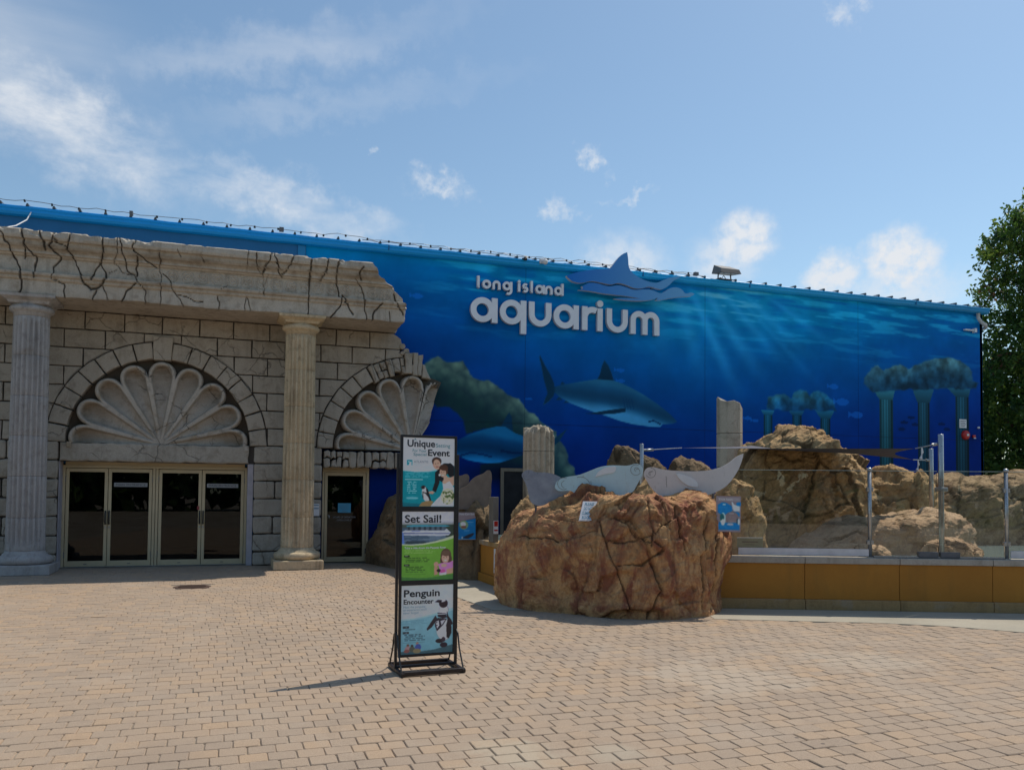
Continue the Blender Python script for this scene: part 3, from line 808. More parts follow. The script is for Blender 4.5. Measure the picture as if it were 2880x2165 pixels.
t.box(3.06, EX1 - 0.01, 0.012, 0.10, 0, EZ - 0.01); t.box(1.41, 1.98, 0.012, 0.10, 0, EZ - 0.01); t.box(1.98, 3.06, 0.012, 0.10, 2.12, EZ - 0.01)
t.build('wall_core', simple('wall_core_dark', (0.01, 0.02, 0.05), 0.8), bld)
t = MB(); t.box(EX1 - 0.1, EX1, 0.0, 14, 0, EZ); t.box(EX0, EX1, 14, 14.1, 0, EZ); t.box(EX0 - 0.1, EX0, 0, 14.1, 0, EZ)
t.build('side_wall', M_BLUE, bld)
# roof: low pitch, with raised seams whose ends show along the eave
t = MB(); t.add([(EX0 - .1, -0.12, 7.32), (EX1 + .12, -0.12, 7.32), (EX1 + .12, 14.2, 8.1), (EX0 - .1, 14.2, 8.1), (EX0 - .1, -0.12, 7.28), (EX1 + .12, -0.12, 7.28), (EX1 + .12, 14.2, 8.06), (EX0 - .1, 14.2, 8.06)],
                [(0, 1, 2, 3), (7, 6, 5, 4), (0, 4, 5, 1), (1, 5, 6, 2), (2, 6, 7, 3), (3, 7, 4, 0)])
M_ROOF = simple('grey_metal_roof', (0.40, 0.42, 0.43), 0.45, 0.4, 0.1, 1.0)
roof = t.build('roof', M_ROOF, bld)
t = MB(); t.add([(-.03, -.19, 7.325), (.03, -.19, 7.325), (.012, -.19, 7.375), (-.012, -.19, 7.375), (-.035, 14.1, 8.10), (.035, 14.1, 8.10), (.012, 14.1, 8.16), (-.012, 14.1, 8.16)],
                [(0, 1, 2, 3), (7, 6, 5, 4), (0, 4, 5, 1), (1, 5, 6, 2), (2, 6, 7, 3), (3, 7, 4, 0)])
seam_me = t.mesh('roof_seam'); seam_me.materials.append(simple('dark_roof_seam', (0.10, 0.11, 0.12), 0.5, 0.3, 0.1, 1.0))
for k in range(64):
    o = bpy.data.objects.new('roof_seam', seam_me); COL.objects.link(o); o.location = (EX0 + 0.25 + 0.478 * k, 0, 0); o.parent = roof
    o.matrix_parent_inverse = parent_matrix(roof).inverted()
# gutter, painted like the mural behind it
prof = [(-0.010, 7.14), (-0.12, 7.155), (-0.165, 7.20), (-0.165, 7.245), (-0.185, 7.26), (-0.185, 7.305), (-0.17, 7.318), (-0.01, 7.318)]
xs = np.linspace(EX0 - .1, EX1 + .12, 120)
V, F, Cc = [], [], []
for i, x in enumerate(xs):
    sag = 0.006 * math.sin(i * 1.3) * math.sin(i * .37)
    kk = min(1, max(0, (x - 1) / 9)); k2 = min(1, max(0, (x - 14) / 7))
    colr = np.array((0, 92, 146.)) * (1 - kk) + np.array((10, 108, 150.)) * kk; colr = colr * (1 - k2) + np.array((10, 88, 126.)) * k2
    for y, z in prof: V.append((x, y, z + sag)); Cc.append(lin(colr) / 0.34)
n = len(prof)
for i in range(len(xs) - 1):
    for k in range(n - 1): F.append((i * n + k, i * n + k + 1, (i + 1) * n + k + 1, (i + 1) * n + k))
F.append(tuple(range(n))); F.append(tuple(reversed([(len(xs) - 1) * n + k for k in range(n)])))
me = mesh('gutter', V, F); attr(me, 'paint', np.array(Cc), 'FLOAT_COLOR')
gut = link('gutter', me, vcol('gutter_paint', 0.4, noise=0.12), bld)
for x in (-6.2, 3.4, 9.98, 13.2, 18.9):
    t = MB(); t.box(x - .012, x + .012, -0.19, -0.158, 7.195, 7.31); t.build('gutter_strap', MATS['gutter_paint'] if False else M_BLUE, gut)
t = MB(); t.tube([(21.35, -.1, 7.14), (21.35, -.1, 7.0), (21.45, -.12, 6.88), (21.60, -.14, 6.80), (21.70, -.06, 6.76), (21.72, .3, 6.7)], 0.055, 10)
t.build('downspout', simple('pale_grey_pipe', (0.5, 0.52, 0.54), 0.45), bld, True)
t = MB(); t.box(20.85, 21.28, -.10, -.02, 6.60, 6.64); t.box(21.2, 21.28, -.12, -.02, 6.56, 6.68); t.build('wall_bracket', M_WHITE, bld)
# interior seen through the doors
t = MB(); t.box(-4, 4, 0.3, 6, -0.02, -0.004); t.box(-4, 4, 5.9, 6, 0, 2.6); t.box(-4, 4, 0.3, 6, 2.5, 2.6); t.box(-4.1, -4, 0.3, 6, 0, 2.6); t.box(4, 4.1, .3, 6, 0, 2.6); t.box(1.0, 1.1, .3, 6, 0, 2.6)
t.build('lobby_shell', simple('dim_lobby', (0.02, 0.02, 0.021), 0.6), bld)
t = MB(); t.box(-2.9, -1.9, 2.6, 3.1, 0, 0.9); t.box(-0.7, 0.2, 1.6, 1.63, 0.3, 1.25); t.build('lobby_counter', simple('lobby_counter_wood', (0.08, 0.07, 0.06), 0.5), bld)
# service door in the mural wall, half hidden behind the cut-out seals
sd = empty('service_door', (6.55, -0.03, 0), 'dark glazed service door with a tan frame behind the seal cut-outs', 'door')
M_TAN = simple('tan_frame_paint', (0.20, 0.16, 0.11), 0.5)
t = MB(); t.box(6.22, 6.30, -.06, -.004, 0, 2.12); t.box(6.80, 6.88, -.06, -.004, 0, 2.12); t.box(6.22, 6.88, -.06, -.005, 2.12, 2.20); t.build('door_frame', M_TAN, sd)
t = MB(); t.box(6.30, 6.80, -.04, -.006, 0.02, 2.12); t.build('door_leaf', M_DARK, sd)

# ================================================================== STONE FACADE
YF = -0.40                                       # face of the blockwork
fac = empty('stone_facade', (-0.4, -0.3, 0), 'weathered faux-stone block facade with arches, broken off at its right end', 'facade')
A1, A2, AZ, RO, RI = -1.36, 3.95, 2.55, 2.13, 1.78
ZB = [0.0, .29, .67, 1.05, 1.43, 1.81, 2.19, 2.57, 2.95, 3.33, 3.71, 4.09, 4.47, 4.85, 5.22, 5.62]
G = 0.011
def dense(poly, step=0.09):
    out = []
    n = len(poly)
    for i in range(n):
        (x0, y0), (x1, y1) = poly[i], poly[(i + 1) % n]
        k = max(1, int(math.hypot(x1 - x0, y1 - y0) / step))
        for j in range(k): out.append((x0 + (x1 - x0) * j / k, y0 + (y1 - y0) * j / k))
    return out
def cut_disc(poly, cx, cz, r):
    """polygon minus a disc (one crossing)"""
    p = dense(poly, 0.03)
    ins = [math.hypot(x - cx, z - cz) < r for x, z in p]
    if not any(ins): return dense(poly)
    if all(ins): return None
    n = len(p)
    s = next(i for i in range(n) if not ins[i] and ins[i - 1])
    q = [p[(s + i) % n] for i in range(n)]; iq = [ins[(s + i) % n] for i in range(n)]
    outp = [a for a, b in zip(q, iq) if not b]
    a0 = math.atan2(outp[-1][1] - cz, outp[-1][0] - cx); a1 = math.atan2(outp[0][1] - cz, outp[0][0] - cx)
    d = (a1 - a0 + math.pi) % (2 * math.pi) - math.pi
    k = max(2, int(abs(d) * r / 0.08))
    arc = [(cx + r * math.cos(a0 + d * i / k), cz + r * math.sin(a0 + d * i / k)) for i in range(k + 1)]
    thin = [outp[i] for i in range(len(outp)) if i % 3 == 0 or i in (0, len(outp) - 1) or corner(outp, i)]
    return thin + arc
def corner(p, i):
    if i in (0, len(p) - 1): return True
    a, b, c = p[i - 1], p[i], p[i + 1]
    return abs((b[0] - a[0]) * (c[1] - b[1]) - (b[1] - a[1]) * (c[0] - b[0])) > 1e-5
def rough(poly, amp, seed):
    P = np.array([(x * 7, z * 7, seed * 3.7) for x, z in poly])
    nx_, nz_ = vnoise(P, 3), vnoise(P, 4)
    return [(x + amp * a, z + amp * b) for (x, z), a, b in zip(poly, nx_, nz_)]
BLOCKN = 0
def jq(poly, a): return [(x + random.uniform(-a, a), z + random.uniform(-a, a)) for x, z in poly]
def block(poly, name='stone_block', amp=0.006, bev=0.014, front=None, back=-0.02, mat=None, parent=None):
    """a stone: rounded prism whose face is slightly domed and uneven"""
    global BLOCKN
    BLOCKN += 1
    if poly is None or len(poly) < 3 or abs(area(poly)) < 0.004: return
    if area(poly) < 0: poly = poly[::-1]
    poly = rough(poly, amp, BLOCKN)
    f = (YF if front is None else front) + random.uniform(-0.010, 0.010)
    t = MB()
    n = len(poly)
    in1, in2 = inset(poly, bev * 0.35), inset(poly, bev * 1.3)
    tl = random.uniform(-.01, .01), random.uniform(-.01, .01)
    cx, cz = np.mean([p[0] for p in poly]), np.mean([p[1] for p in poly])
    def yy(x, z, e): return f + e + tl[0] * (x - cx) + tl[1] * (z - cz)
    v = [(x, yy(x, z, 0), z) for x, z in in2] + [(x, yy(x, z, bev * 0.35), z) for x, z in in1] + [(x, yy(x, z, bev), z) for x, z in poly] + [(x, back, z) for x, z in poly]
    F = [tuple(range(n))]
    for lev in range(3):
        for i in range(n):
            j = (i + 1) % n
            F.append((lev * n + j, lev * n + i, (lev + 1) * n + i, (lev + 1) * n + j))
    t.add(v, F)
    return t.build(name, mat or M_STONE, parent or fac)
def right_end(z):                                # broken edge of the blockwork
    return float(np.interp(z, [4.2, 4.47, 4.66, 4.85, 5.0, 5.2, 5.25, 5.45, 5.62], [3.86, 3.82, 3.76, 3.66, 3.72, 3.5, 3.64, 3.5, 3.34]))
for k in range(7, 15):
    z0, z1 = ZB[k] + G, ZB[k + 1] - G
    off = -1.38 + (0.36 if (k % 2) == 0 else 0.0)
    xs = [off + 0.72 * i + random.uniform(-.03, .03) for i in range(-6, 9)]
    cuts = sorted([x for x in xs if -5.6 < x < 4.4] + [A1 + 0.0001] * (k < 12) + ([0.77 + 0.5] if k < 9 else []))
    for a, b in zip(cuts[:-1], cuts[1:]):
        a_, b_ = a + G, b - G
        if b_ - a_ < 0.05: continue
        re = right_end((z0 + z1) / 2)
        if a_ > re - 0.06 and k >= 10: continue
        if k < 10 and a_ > 3.0: continue
        poly = [(a_, z0), (b_, z0), (b_, z1), (a_, z1)]
        if b_ > re - 0.1 and k >= 10:               # last stone of the course: jagged
            zz = np.linspace(z0, z1, 7)
            poly = [(a_, z0)] + [(right_end(z) + random.uniform(-.06, .05), z) for z in zz] + [(a_, z1)]
        poly = cut_disc(poly, A1, AZ, RO + 0.014)
        if poly: poly = cut_disc(poly, A2, AZ, RO + 0.014)
        if poly and max(p[1] for p in poly) - min(p[1] for p in poly) > 0.03: block(poly)
# piers beside the doors: bigger rusticated quoins
for k in range(0, 7):
    z0, z1 = ZB[k] + G, ZB[k + 1] - G
    for (x0, x1, cutx) in ((-5.6, -3.235, [(-4.9, -4.2, -3.75), (-5.1, -4.45, -3.6)][k % 2]), (0.50, 1.955, [(0.93, 1.5), (1.2,)][k % 2])):
        c = [x0] + [q + random.uniform(-.04, .04) for q in cutx] + [x1]
        if k in (0, 6) and x0 > 0: c = [x0, x1]
        for a, b in zip(c[:-1], c[1:]):
            ch = 0.03
            block(dense([(a + G + ch, z0), (b - G - ch, z0), (b - G, z0 + ch), (b - G, z1 - ch), (b - G - ch, z1), (a + G + ch, z1), (a + G, z1 - ch), (a + G, z0 + ch)], 0.12), bev=0.028, amp=0.012, front=YF - 0.015)
# voussoirs
def wedge(cx, a0, a1, ri, ro, name='voussoir', **kw):
    n = 5
    p = [(cx + ro * math.cos(a0 + (a1 - a0) * i / n), AZ + ro * math.sin(a0 + (a1 - a0) * i / n)) for i in range(n + 1)]
    p += [(cx + ri * math.cos(a1 + (a0 - a1) * i / n), AZ + ri * math.sin(a1 + (a0 - a1) * i / n)) for i in range(n + 1)]
    return block(dense(p, 0.1), name, **kw)
KA = R(5.3)
def voussoirs(cx, lo_, hi_, n):
    st = (hi_ - lo_) / n
    for i in range(n):
        wedge(cx, lo_ + st * i + 0.006, lo_ + st * (i + 1) - 0.006, RI, RO - 0.01, front=YF - 0.03, amp=0.009, bev=0.02)
voussoirs(A1, 0.0, math.pi / 2 - KA, 8); voussoirs(A1, math.pi / 2 + KA, math.pi, 8)
block(dense([(A1 - .165, RI + AZ - .03), (A1 + .165, RI + AZ - .03), (A1 + .215, 4.80), (A1 - .19, 4.80)], .1), 'keystone', front=YF - 0.07, bev=0.02)
voussoirs(A2, math.pi / 2 + R(30), math.pi, 6)
# shattered crown of the right arch
a = math.pi / 2 + R(30)
while a > math.pi / 2 + KA:
    st = R(random.uniform(3.2, 5.5)); b = max(a - st, math.pi / 2 + KA)
    m_ = RI + (RO - RI) * random.uniform(0.4, 0.6)
    if random.random() < 0.4:
        wedge(A2, b + .005, a - .005, RI - random.uniform(0, .03), m_ - .008, front=YF - .03 - random.uniform(0, .05), amp=.02, bev=.028); wedge(A2, b + .005, a - .005, m_ + .008, RO - .01, front=YF - .03, amp=.02, bev=.028)
    else: wedge(A2, b + .005, a - .005, RI - random.uniform(-.03, .05), RO - .01, front=YF - .02 - random.uniform(0, .07), amp=.022, bev=.03)
    a = b
for x0, x1, zt, zb in ((A2 - .19, A2 - .02, 4.79, 4.30), (A2 - .01, A2 + .10, 4.80, 4.28), (A2 + .11, A2 + .21, 4.76, 4.27)):
    block(dense([(x0, zb + random.uniform(-.02, .02)), (x1, zb), (x1 + .01, zt), (x0, zt + random.uniform(-.02, .02))], .08), 'keystone', front=YF - .07, amp=.02, bev=.02)
block(dense([(A2 + .22, 4.22), (A2 + .42, 4.20), (A2 + .36, 4.34), (A2 + .30, 4.52), (A2 + .22, 4.56)], .06), 'voussoir', front=YF - .05, amp=.02, bev=.02)
for x, z, s in ((3.72, 4.78, .06), (3.80, 4.84, .07), (3.70, 4.93, .07), (3.84, 4.80, .05)):
    block([(x + s * math.cos(q), z + s * 0.8 * math.sin(q)) for q in np.linspace(0, 2 * math.pi, 9)[:-1]], front=YF - .02, amp=.02)
# lintels
block(dense([(-3.215, 2.175), (.395, 2.175), (.395, 2.545), (-3.215, 2.545)], .06), 'lintel', front=YF - .03, amp=.016, bev=.03)
x = 1.98
while x < 4.1:
    w_ = random.uniform(.12, .2)
    if random.random() < .45:
        zc = 2.32 + random.uniform(-.05, .05)
        block(dense(jq([(x, 2.14), (x + w_ * .5, 2.13), (x + w_ - .012, 2.15), (x + w_ - .012, zc - .02), (x + w_ * .4, zc), (x + .01, zc - .03)], .014), .06), 'lintel_stone', front=YF - .02, amp=.012, bev=.028)
        block(dense(jq([(x + .01, zc), (x + w_ * .4, zc + .03), (x + w_ - .012, zc + .01), (x + w_ - .015, 2.48), (x + w_ * .5, 2.50), (x + .005, 2.48)], .012), .06), 'lintel_stone', front=YF - .04, amp=.012, bev=.028)
    else: block(dense(jq([(x + .01, 2.15), (x + w_ * .5, 2.13), (x + w_ - .02, 2.15), (x + w_ - .012, 2.33), (x + w_ - .02, 2.48), (x + w_ * .5, 2.50), (x + .01, 2.48), (x, 2.3)], .014), .07), 'lintel_stone', front=YF - .02 - random.uniform(0, .05), amp=.012, bev=.032)
    x += w_
# mortar bed behind the joints, and the dark reveal of the arches
t = MB()
def bed(poly): t.add([(x, YF + 0.055, z) for x, z in poly], [tuple(range(len(poly)))])
bed([(.37, 2.17), (.53, 2.17), (.53, 2.58), (.37, 2.58)]); bed([(-5.6, 0), (-3.25, 0), (-3.25, 2.56), (-5.6, 2.56)]); bed([(.52, 0), (1.94, 0), (1.94, 2.56), (.52, 2.56)])
xs = np.arange(-5.6, 3.62, 0.06)
def lowz(x):
    z = 2.56
    for c in (A1, A2):
        if abs(x - c) < RO - .1: z = max(z, AZ + math.sqrt((RO - .1) ** 2 - (x - c) ** 2))
    return z
for a, b in zip(xs[:-1], xs[1:]):
    top = 5.6 if b < 3.3 else 4.8
    if lowz(a) < top and lowz(b) < top: bed([(a, lowz(a)), (b, lowz(b)), (b, top), (a, top)])
t.build('mortar_bed', M_MORTAR, fac)
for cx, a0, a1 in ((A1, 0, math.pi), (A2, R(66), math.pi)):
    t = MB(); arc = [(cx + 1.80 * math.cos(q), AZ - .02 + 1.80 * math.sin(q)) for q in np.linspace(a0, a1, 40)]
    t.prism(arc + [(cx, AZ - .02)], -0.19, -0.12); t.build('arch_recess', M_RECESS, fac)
M_REVEAL = simple('reveal_render', (.42, .39, .42), .8)
t = MB(); t.box(-3.235, -3.215, -.36, -.01, 0, 2.17); t.build('door_reveal', M_REVEAL, fac)
t = MB(); t.box(.385, .50, -.36, -.01, 0, 2.17); t.build('door_reveal', M_REVEAL, fac)
# scallop shells: every lobe a hollowed, rimmed petal
def lobe(cx, ang, half, cut=None, zmin=2.545, flip=False):
    Rc = 1.745 / (1 + math.sin(half)); rho = Rc * math.sin(half)
    na, nr_ = 30, 48
    V, F, STAIN_SHADE = [], [], []
    for i in range(na + 1):
        ph = -half + 2 * half * i / na
        ro = Rc * math.cos(ph) + math.sqrt(max(0, rho ** 2 - (Rc * math.sin(ph)) ** 2))
        if cut: ro = min(ro, cut(ang + ph, ro))
        for j in range(nr_ + 1):
            r_ = ro * (0.004 + 0.996 * (j / nr_) ** 0.8)
            px, pz = r_ * math.cos(ph), r_ * math.sin(ph)
            side = r_ * math.sin(half - abs(ph))
            cap = rho - math.hypot(px - Rc * math.cos(half) / math.cos(half), pz) if px > Rc * math.cos(half) else 9
            d = min(side, cap); edge = cap if cap < 5 else 1.0
            rim = 0.21 * (math.sqrt(max(0, edge / 0.05 * (2 - edge / 0.05))) if edge < 0.05 else 1)
            w_ = 0.008 + 0.042 * min(1, r_ / 1.3)
            if px > Rc * .93: w_ += (0.085 - w_) * min(1, (px - Rc * .93) / (Rc * .1))
            tt = min(1, max(0, (d - w_) / 0.035)); tt = tt * tt * (3 - 2 * tt)
            deep = 0.20 * min(1, (r_ / 1.25)) ** 1.1
            h = 0.04 + rim * (0.75 + 0.25 * r_ / 1.7) - deep * tt - 0.02 * tt * min(1, d / rho)
            a_ = ang + ph
            x_, z_ = cx + r_ * math.cos(a_), AZ + r_ * math.sin(a_)
            if z_ < zmin: z_ = zmin
            V.append((x_, -0.19 - h, z_)); STAIN_SHADE.append(tt * max(0, (r_ - 1.0) / .6) * .6)  # darker bowls towards the tip: stain plus shade painted into the colour
    for i in range(na):
        for j in range(nr_):
            q = (i * (nr_ + 1) + j, i * (nr_ + 1) + j + 1, (i + 1) * (nr_ + 1) + j + 1, (i + 1) * (nr_ + 1) + j)
            F.append(q[::-1])
    Vn = np.array(V); d_ = 0.010 * fbm(Vn * 4, 4, 5); Vn[:, 1] += d_
    me = mesh('shell_lobe', Vn, F, True); attr(me, 'dirt', STAIN_SHADE)
    return link('shell_lobe', me, M_SHELL, fac)
HALF = R(10.75)
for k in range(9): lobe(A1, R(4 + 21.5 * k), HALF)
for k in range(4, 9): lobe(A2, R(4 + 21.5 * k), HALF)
def brk(a, ro):                                   # the broken petal
    d = math.degrees(a)
    return ro * float(np.interp(d, [56, 60, 64, 67, 70, 74, 80], [0.42, 0.52, 0.72, 0.93, 0.95, 0.97, 1.0])) + 0.04 * math.sin(d * 2.3)
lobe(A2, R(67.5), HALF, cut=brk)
for s in (-1, 1):
    t = MB(); t.box(A1 + s * 1.70 - .04, A1 + s * 1.70 + .05, -.46, -.2, 2.44, 2.56, bev=.012); t.build('shell_foot', M_SHELL, fac)

# ================================================================== ENTABLATURE
CRACKS = [[(-4.04,6.32),(-3.91,6.08),(-3.85,5.91),(-3.75,5.72),(-3.71,5.46),(-3.75,5.20)],[(-3.67,6.36),(-3.65,6.09),(-3.68,5.88)],[(-3.65,6.09),(-3.50,5.95),(-3.51,5.56)],[(-3.40,6.36),(-3.32,6.17),(-3.31,6.06)],
[(-3.15,6.36),(-3.23,6.11),(-3.07,5.95),(-3.20,5.77),(-3.22,5.57),(-3.03,5.47),(-2.99,5.2)],[(-2.87,6.36),(-2.95,6.09),(-2.82,5.93),(-2.78,5.75),(-2.67,5.51),(-2.55,5.41),(-2.36,5.51),(-2.30,5.65),(-2.31,5.77),(-2.39,5.90),(-2.35,6.07),(-2.36,6.36)],
[(-3.15,6.23),(-2.95,6.12)],[(-2.53,5.2),(-2.46,5.42)],[(-2.36,5.51),(-2.24,5.2)],[(-2.09,6.36),(-2.11,6.07),(-2.17,5.94),(-2.00,5.78),(-1.83,5.77),(-1.76,5.64),(-1.61,5.46),(-1.60,5.2)],[(-2.05,6.36),(-1.97,6.03),(-1.93,5.83),(-1.83,5.77)],
[(-2.31,5.75),(-2.14,5.83)],[(-1.78,6.36),(-1.82,6.19),(-1.58,6.03),(-1.41,5.96)],[(-1.75,6.10),(-1.77,5.91),(-1.78,5.73)],[(-1.74,5.59),(-1.95,5.43),(-2.03,5.2)],[(-1.34,6.19),(-1.34,5.2)],[(-1.32,5.83),(-1.18,5.71),(-1.09,5.48),(-0.89,5.2)],
[(-1.03,5.44),(-0.85,5.43),(-0.72,5.35),(-0.54,5.34)],[(-2.41,5.94),(-2.51,5.70),(-2.55,5.59)],[(0.28,6.36),(0.25,6.04)],[(0.45,6.36),(0.44,6.11),(0.56,5.95),(0.61,5.71),(0.60,5.57)],[(0.74,6.36),(0.63,6.11),(0.56,5.98)],[(0.79,6.36),(0.87,6.08),(0.95,5.96)],
[(1.15,6.36),(1.05,6.10),(0.94,5.99)],[(1.52,6.36),(1.49,5.99),(1.48,5.2)],[(2.08,6.36),(2.01,6.21),(2.04,5.89),(2.16,5.60),(2.12,5.45),(1.93,5.2)],[(1.82,6.36),(1.82,6.15),(1.72,5.96)],[(2.41,6.05),(2.54,5.91),(2.63,5.69),(2.64,5.44),(2.72,5.2)],
[(2.18,5.70),(2.32,5.49),(2.40,5.32)],[(3.00,5.57),(2.85,5.43),(2.81,5.2)],[(3.27,5.80),(3.33,5.60),(3.46,5.40)],[(0.26,5.51),(0.24,5.2)],[(0.28,5.49),(0.37,5.2)],[(-0.27,5.48),(-0.26,5.2)],[(0.69,5.99),(0.61,5.79)],[(3.18,5.45),(3.18,5.2)],[(2.58,6.27),(2.50,6.16),(2.53,6.06)],
[(-4.5,6.36),(-4.4,6.0),(-4.5,5.6),(-4.42,5.2)],[(-1.02,6.28),(-0.98,6.12)],[(-0.6,6.2),(-0.55,6.1)],[(-0.1,5.7),(-0.2,5.6)]]
ent = empty('entablature', (-0.8, -0.9, 5.24), 'cracked stone entablature with rosette frieze, its right end broken to a slope', 'entablature')
# profile (y, z) from the back bottom along underside, up the front, over the top
PR = [(-.02, 5.24), (-.9, 5.235), (-1.55, 5.23), (-1.62, 5.235), (-1.625, 5.26), (-1.625, 5.38), (-1.625, 5.50), (-1.655, 5.508), (-1.675, 5.53), (-1.675, 5.565), (-1.72, 5.58), (-1.735, 5.605), (-1.735, 5.635), (-1.68, 5.65),
      (-1.635, 5.66), (-1.635, 5.80), (-1.635, 5.94), (-1.675, 5.945), (-1.70, 5.975), (-1.75, 5.985), (-1.75, 6.03), (-1.79, 6.06), (-1.84, 6.08), (-1.87, 6.12), (-1.88, 6.19), (-1.95, 6.205), (-1.97, 6.25), (-1.97, 6.35), (-1.93, 6.375), (-1.2, 6.385), (-.02, 6.385)]
pr = []
for (y0, z0), (y1, z1) in zip(PR[:-1], PR[1:]):
    L = math.hypot(y1 - y0, z1 - z0); k = max(1, int(L / (0.018 if y1 < -1.5 and y0 < -1.5 else 0.2)))
    for j in range(k): pr.append((y0 + (y1 - y0) * j / k, z0 + (z1 - z0) * j / k))
pr.append(PR[-1]); pr = np.array(pr); npf = len(pr)
X0E = -6.2
def xend(z): return np.interp(z, [5.20, 5.30, 5.57, 5.73, 5.92, 6.08, 6.10, 6.25, 6.38], [3.46, 3.50, 3.52, 3.42, 3.24, 3.00, 2.92, 2.84, 2.74])
nx = 1000
u = np.linspace(0, 1, nx)
XE = xend(pr[:, 1]) + 0.05 * fbm(np.stack([pr[:, 1] * 12, pr[:, 0] * 9, pr[:, 0] * 0], 1), 3, 11)
GXg = X0E + u[:, None] * (XE[None] - X0E)
GY = np.repeat(pr[None, :, 0], nx, 0); GZ = np.repeat(pr[None, :, 1], nx, 0)
X, Y, Z = GXg.ravel(), GY.ravel().copy(), GZ.ravel().copy()
front = sstep(-1.5, -1.6, Y)
P = np.stack([X, Y, Z], 1)
dpt = np.full(X.shape, 9.0)
Xw, Zw = X + 0.025 * vnoise(P * 9, 5), Z + 0.025 * vnoise(P * 9, 6)
for c in CRACKS: dpt = np.minimum(dpt, dist_polyline(Xw, Zw, c) + 0.004 * (len(c) % 3))
wid = 0.004 + 0.016 * np.clip(vnoise(P * 2.2, 8) + .25, 0, 1)
crk = sstep(wid + 0.012, wid * 0.4, dpt) * front
crk = np.maximum(crk, sstep(-1.55, -1.75, Y) * sstep(6.3, 6.37, Z) * sstep(0.035, 0.0, dpt))
rosx = (X + 0.14) % 0.28 - 0.14; rr_ = np.hypot(rosx, Z - 5.80)
ros = front * sstep(0.125, 0.115, rr_) * (0.5 + 0.5 * np.cos(rr_ * 2 * math.pi / 0.05)) * ((Z > 5.67) & (Z < 5.93)) * sstep(-1.9, -1.4, X + 0.4 * vnoise(P * 0.7, 2) + 0.3)
chip = sstep(0.15, 0.5, fbm(P * (3.2, 3, 5), 4, 23))
top = sstep(6.18, 6.36, Z) * front
Y += crk * 0.05 + 0.012 * fbm(P * 6, 4, 14) * front - ros * 0.018 + top * chip * 0.035
Z += -top * chip * 0.03 - 0.012 * fbm(P * 5, 3, 15) * sstep(6.36, 6.38, GZ.ravel())
Z += 0.03 * fbm(P * (1.5, 1, 1), 3, 19) * sstep(5.27, 5.235, GZ.ravel()) * front
V = np.stack([X, Y, Z], 1)
i = np.arange(nx - 1)[:, None] * npf + np.arange(npf - 1)[None]
F = np.stack([i, i + npf, i + npf + 1, i + 1], 2).reshape(-1, 4).tolist()
# rough broken end: a few shrunken rings closed by a point
last = (nx - 1) * npf
cenY, cenZ = -0.9, 5.75
rings = [np.arange(last, last + npf)]
Vx = [V]
nv = len(V)
for s_, dxx in ((0.85, 0.05), (0.65, 0.07), (0.4, 0.05), (0.15, 0.04)):
    q = V[last:last + npf].copy()
    q[:, 1] = cenY + (q[:, 1] - cenY) * s_; q[:, 2] = cenZ + (q[:, 2] - cenZ) * s_; q[:, 0] = xend(q[:, 2]) + dxx * 0.3
    q += 0.05 * np.stack([fbm(q * 5, 3, 51), fbm(q * 5, 3, 52), fbm(q * 5, 3, 53)], 1)
    Vx.append(q); rings.append(np.arange(nv, nv + npf)); nv += npf
for a, b in zip(rings[:-1], rings[1:]):
    for k in range(npf - 1): F.append((int(a[k]), int(b[k]), int(b[k + 1]), int(a[k + 1])))
F.append(tuple(int(q) for q in rings[-1]))
V = np.concatenate(Vx)
me = mesh('beam', V, F)
attr(me, 'crack', np.concatenate([crk * 0.75, np.zeros(len(V) - len(crk))]))
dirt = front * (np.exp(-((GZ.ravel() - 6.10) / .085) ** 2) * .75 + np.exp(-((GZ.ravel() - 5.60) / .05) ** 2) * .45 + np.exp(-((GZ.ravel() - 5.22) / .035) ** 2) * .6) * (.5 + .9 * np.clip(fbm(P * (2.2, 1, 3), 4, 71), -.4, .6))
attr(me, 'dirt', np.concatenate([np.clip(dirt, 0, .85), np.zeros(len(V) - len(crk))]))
link('beam', me, M_ENT, ent)

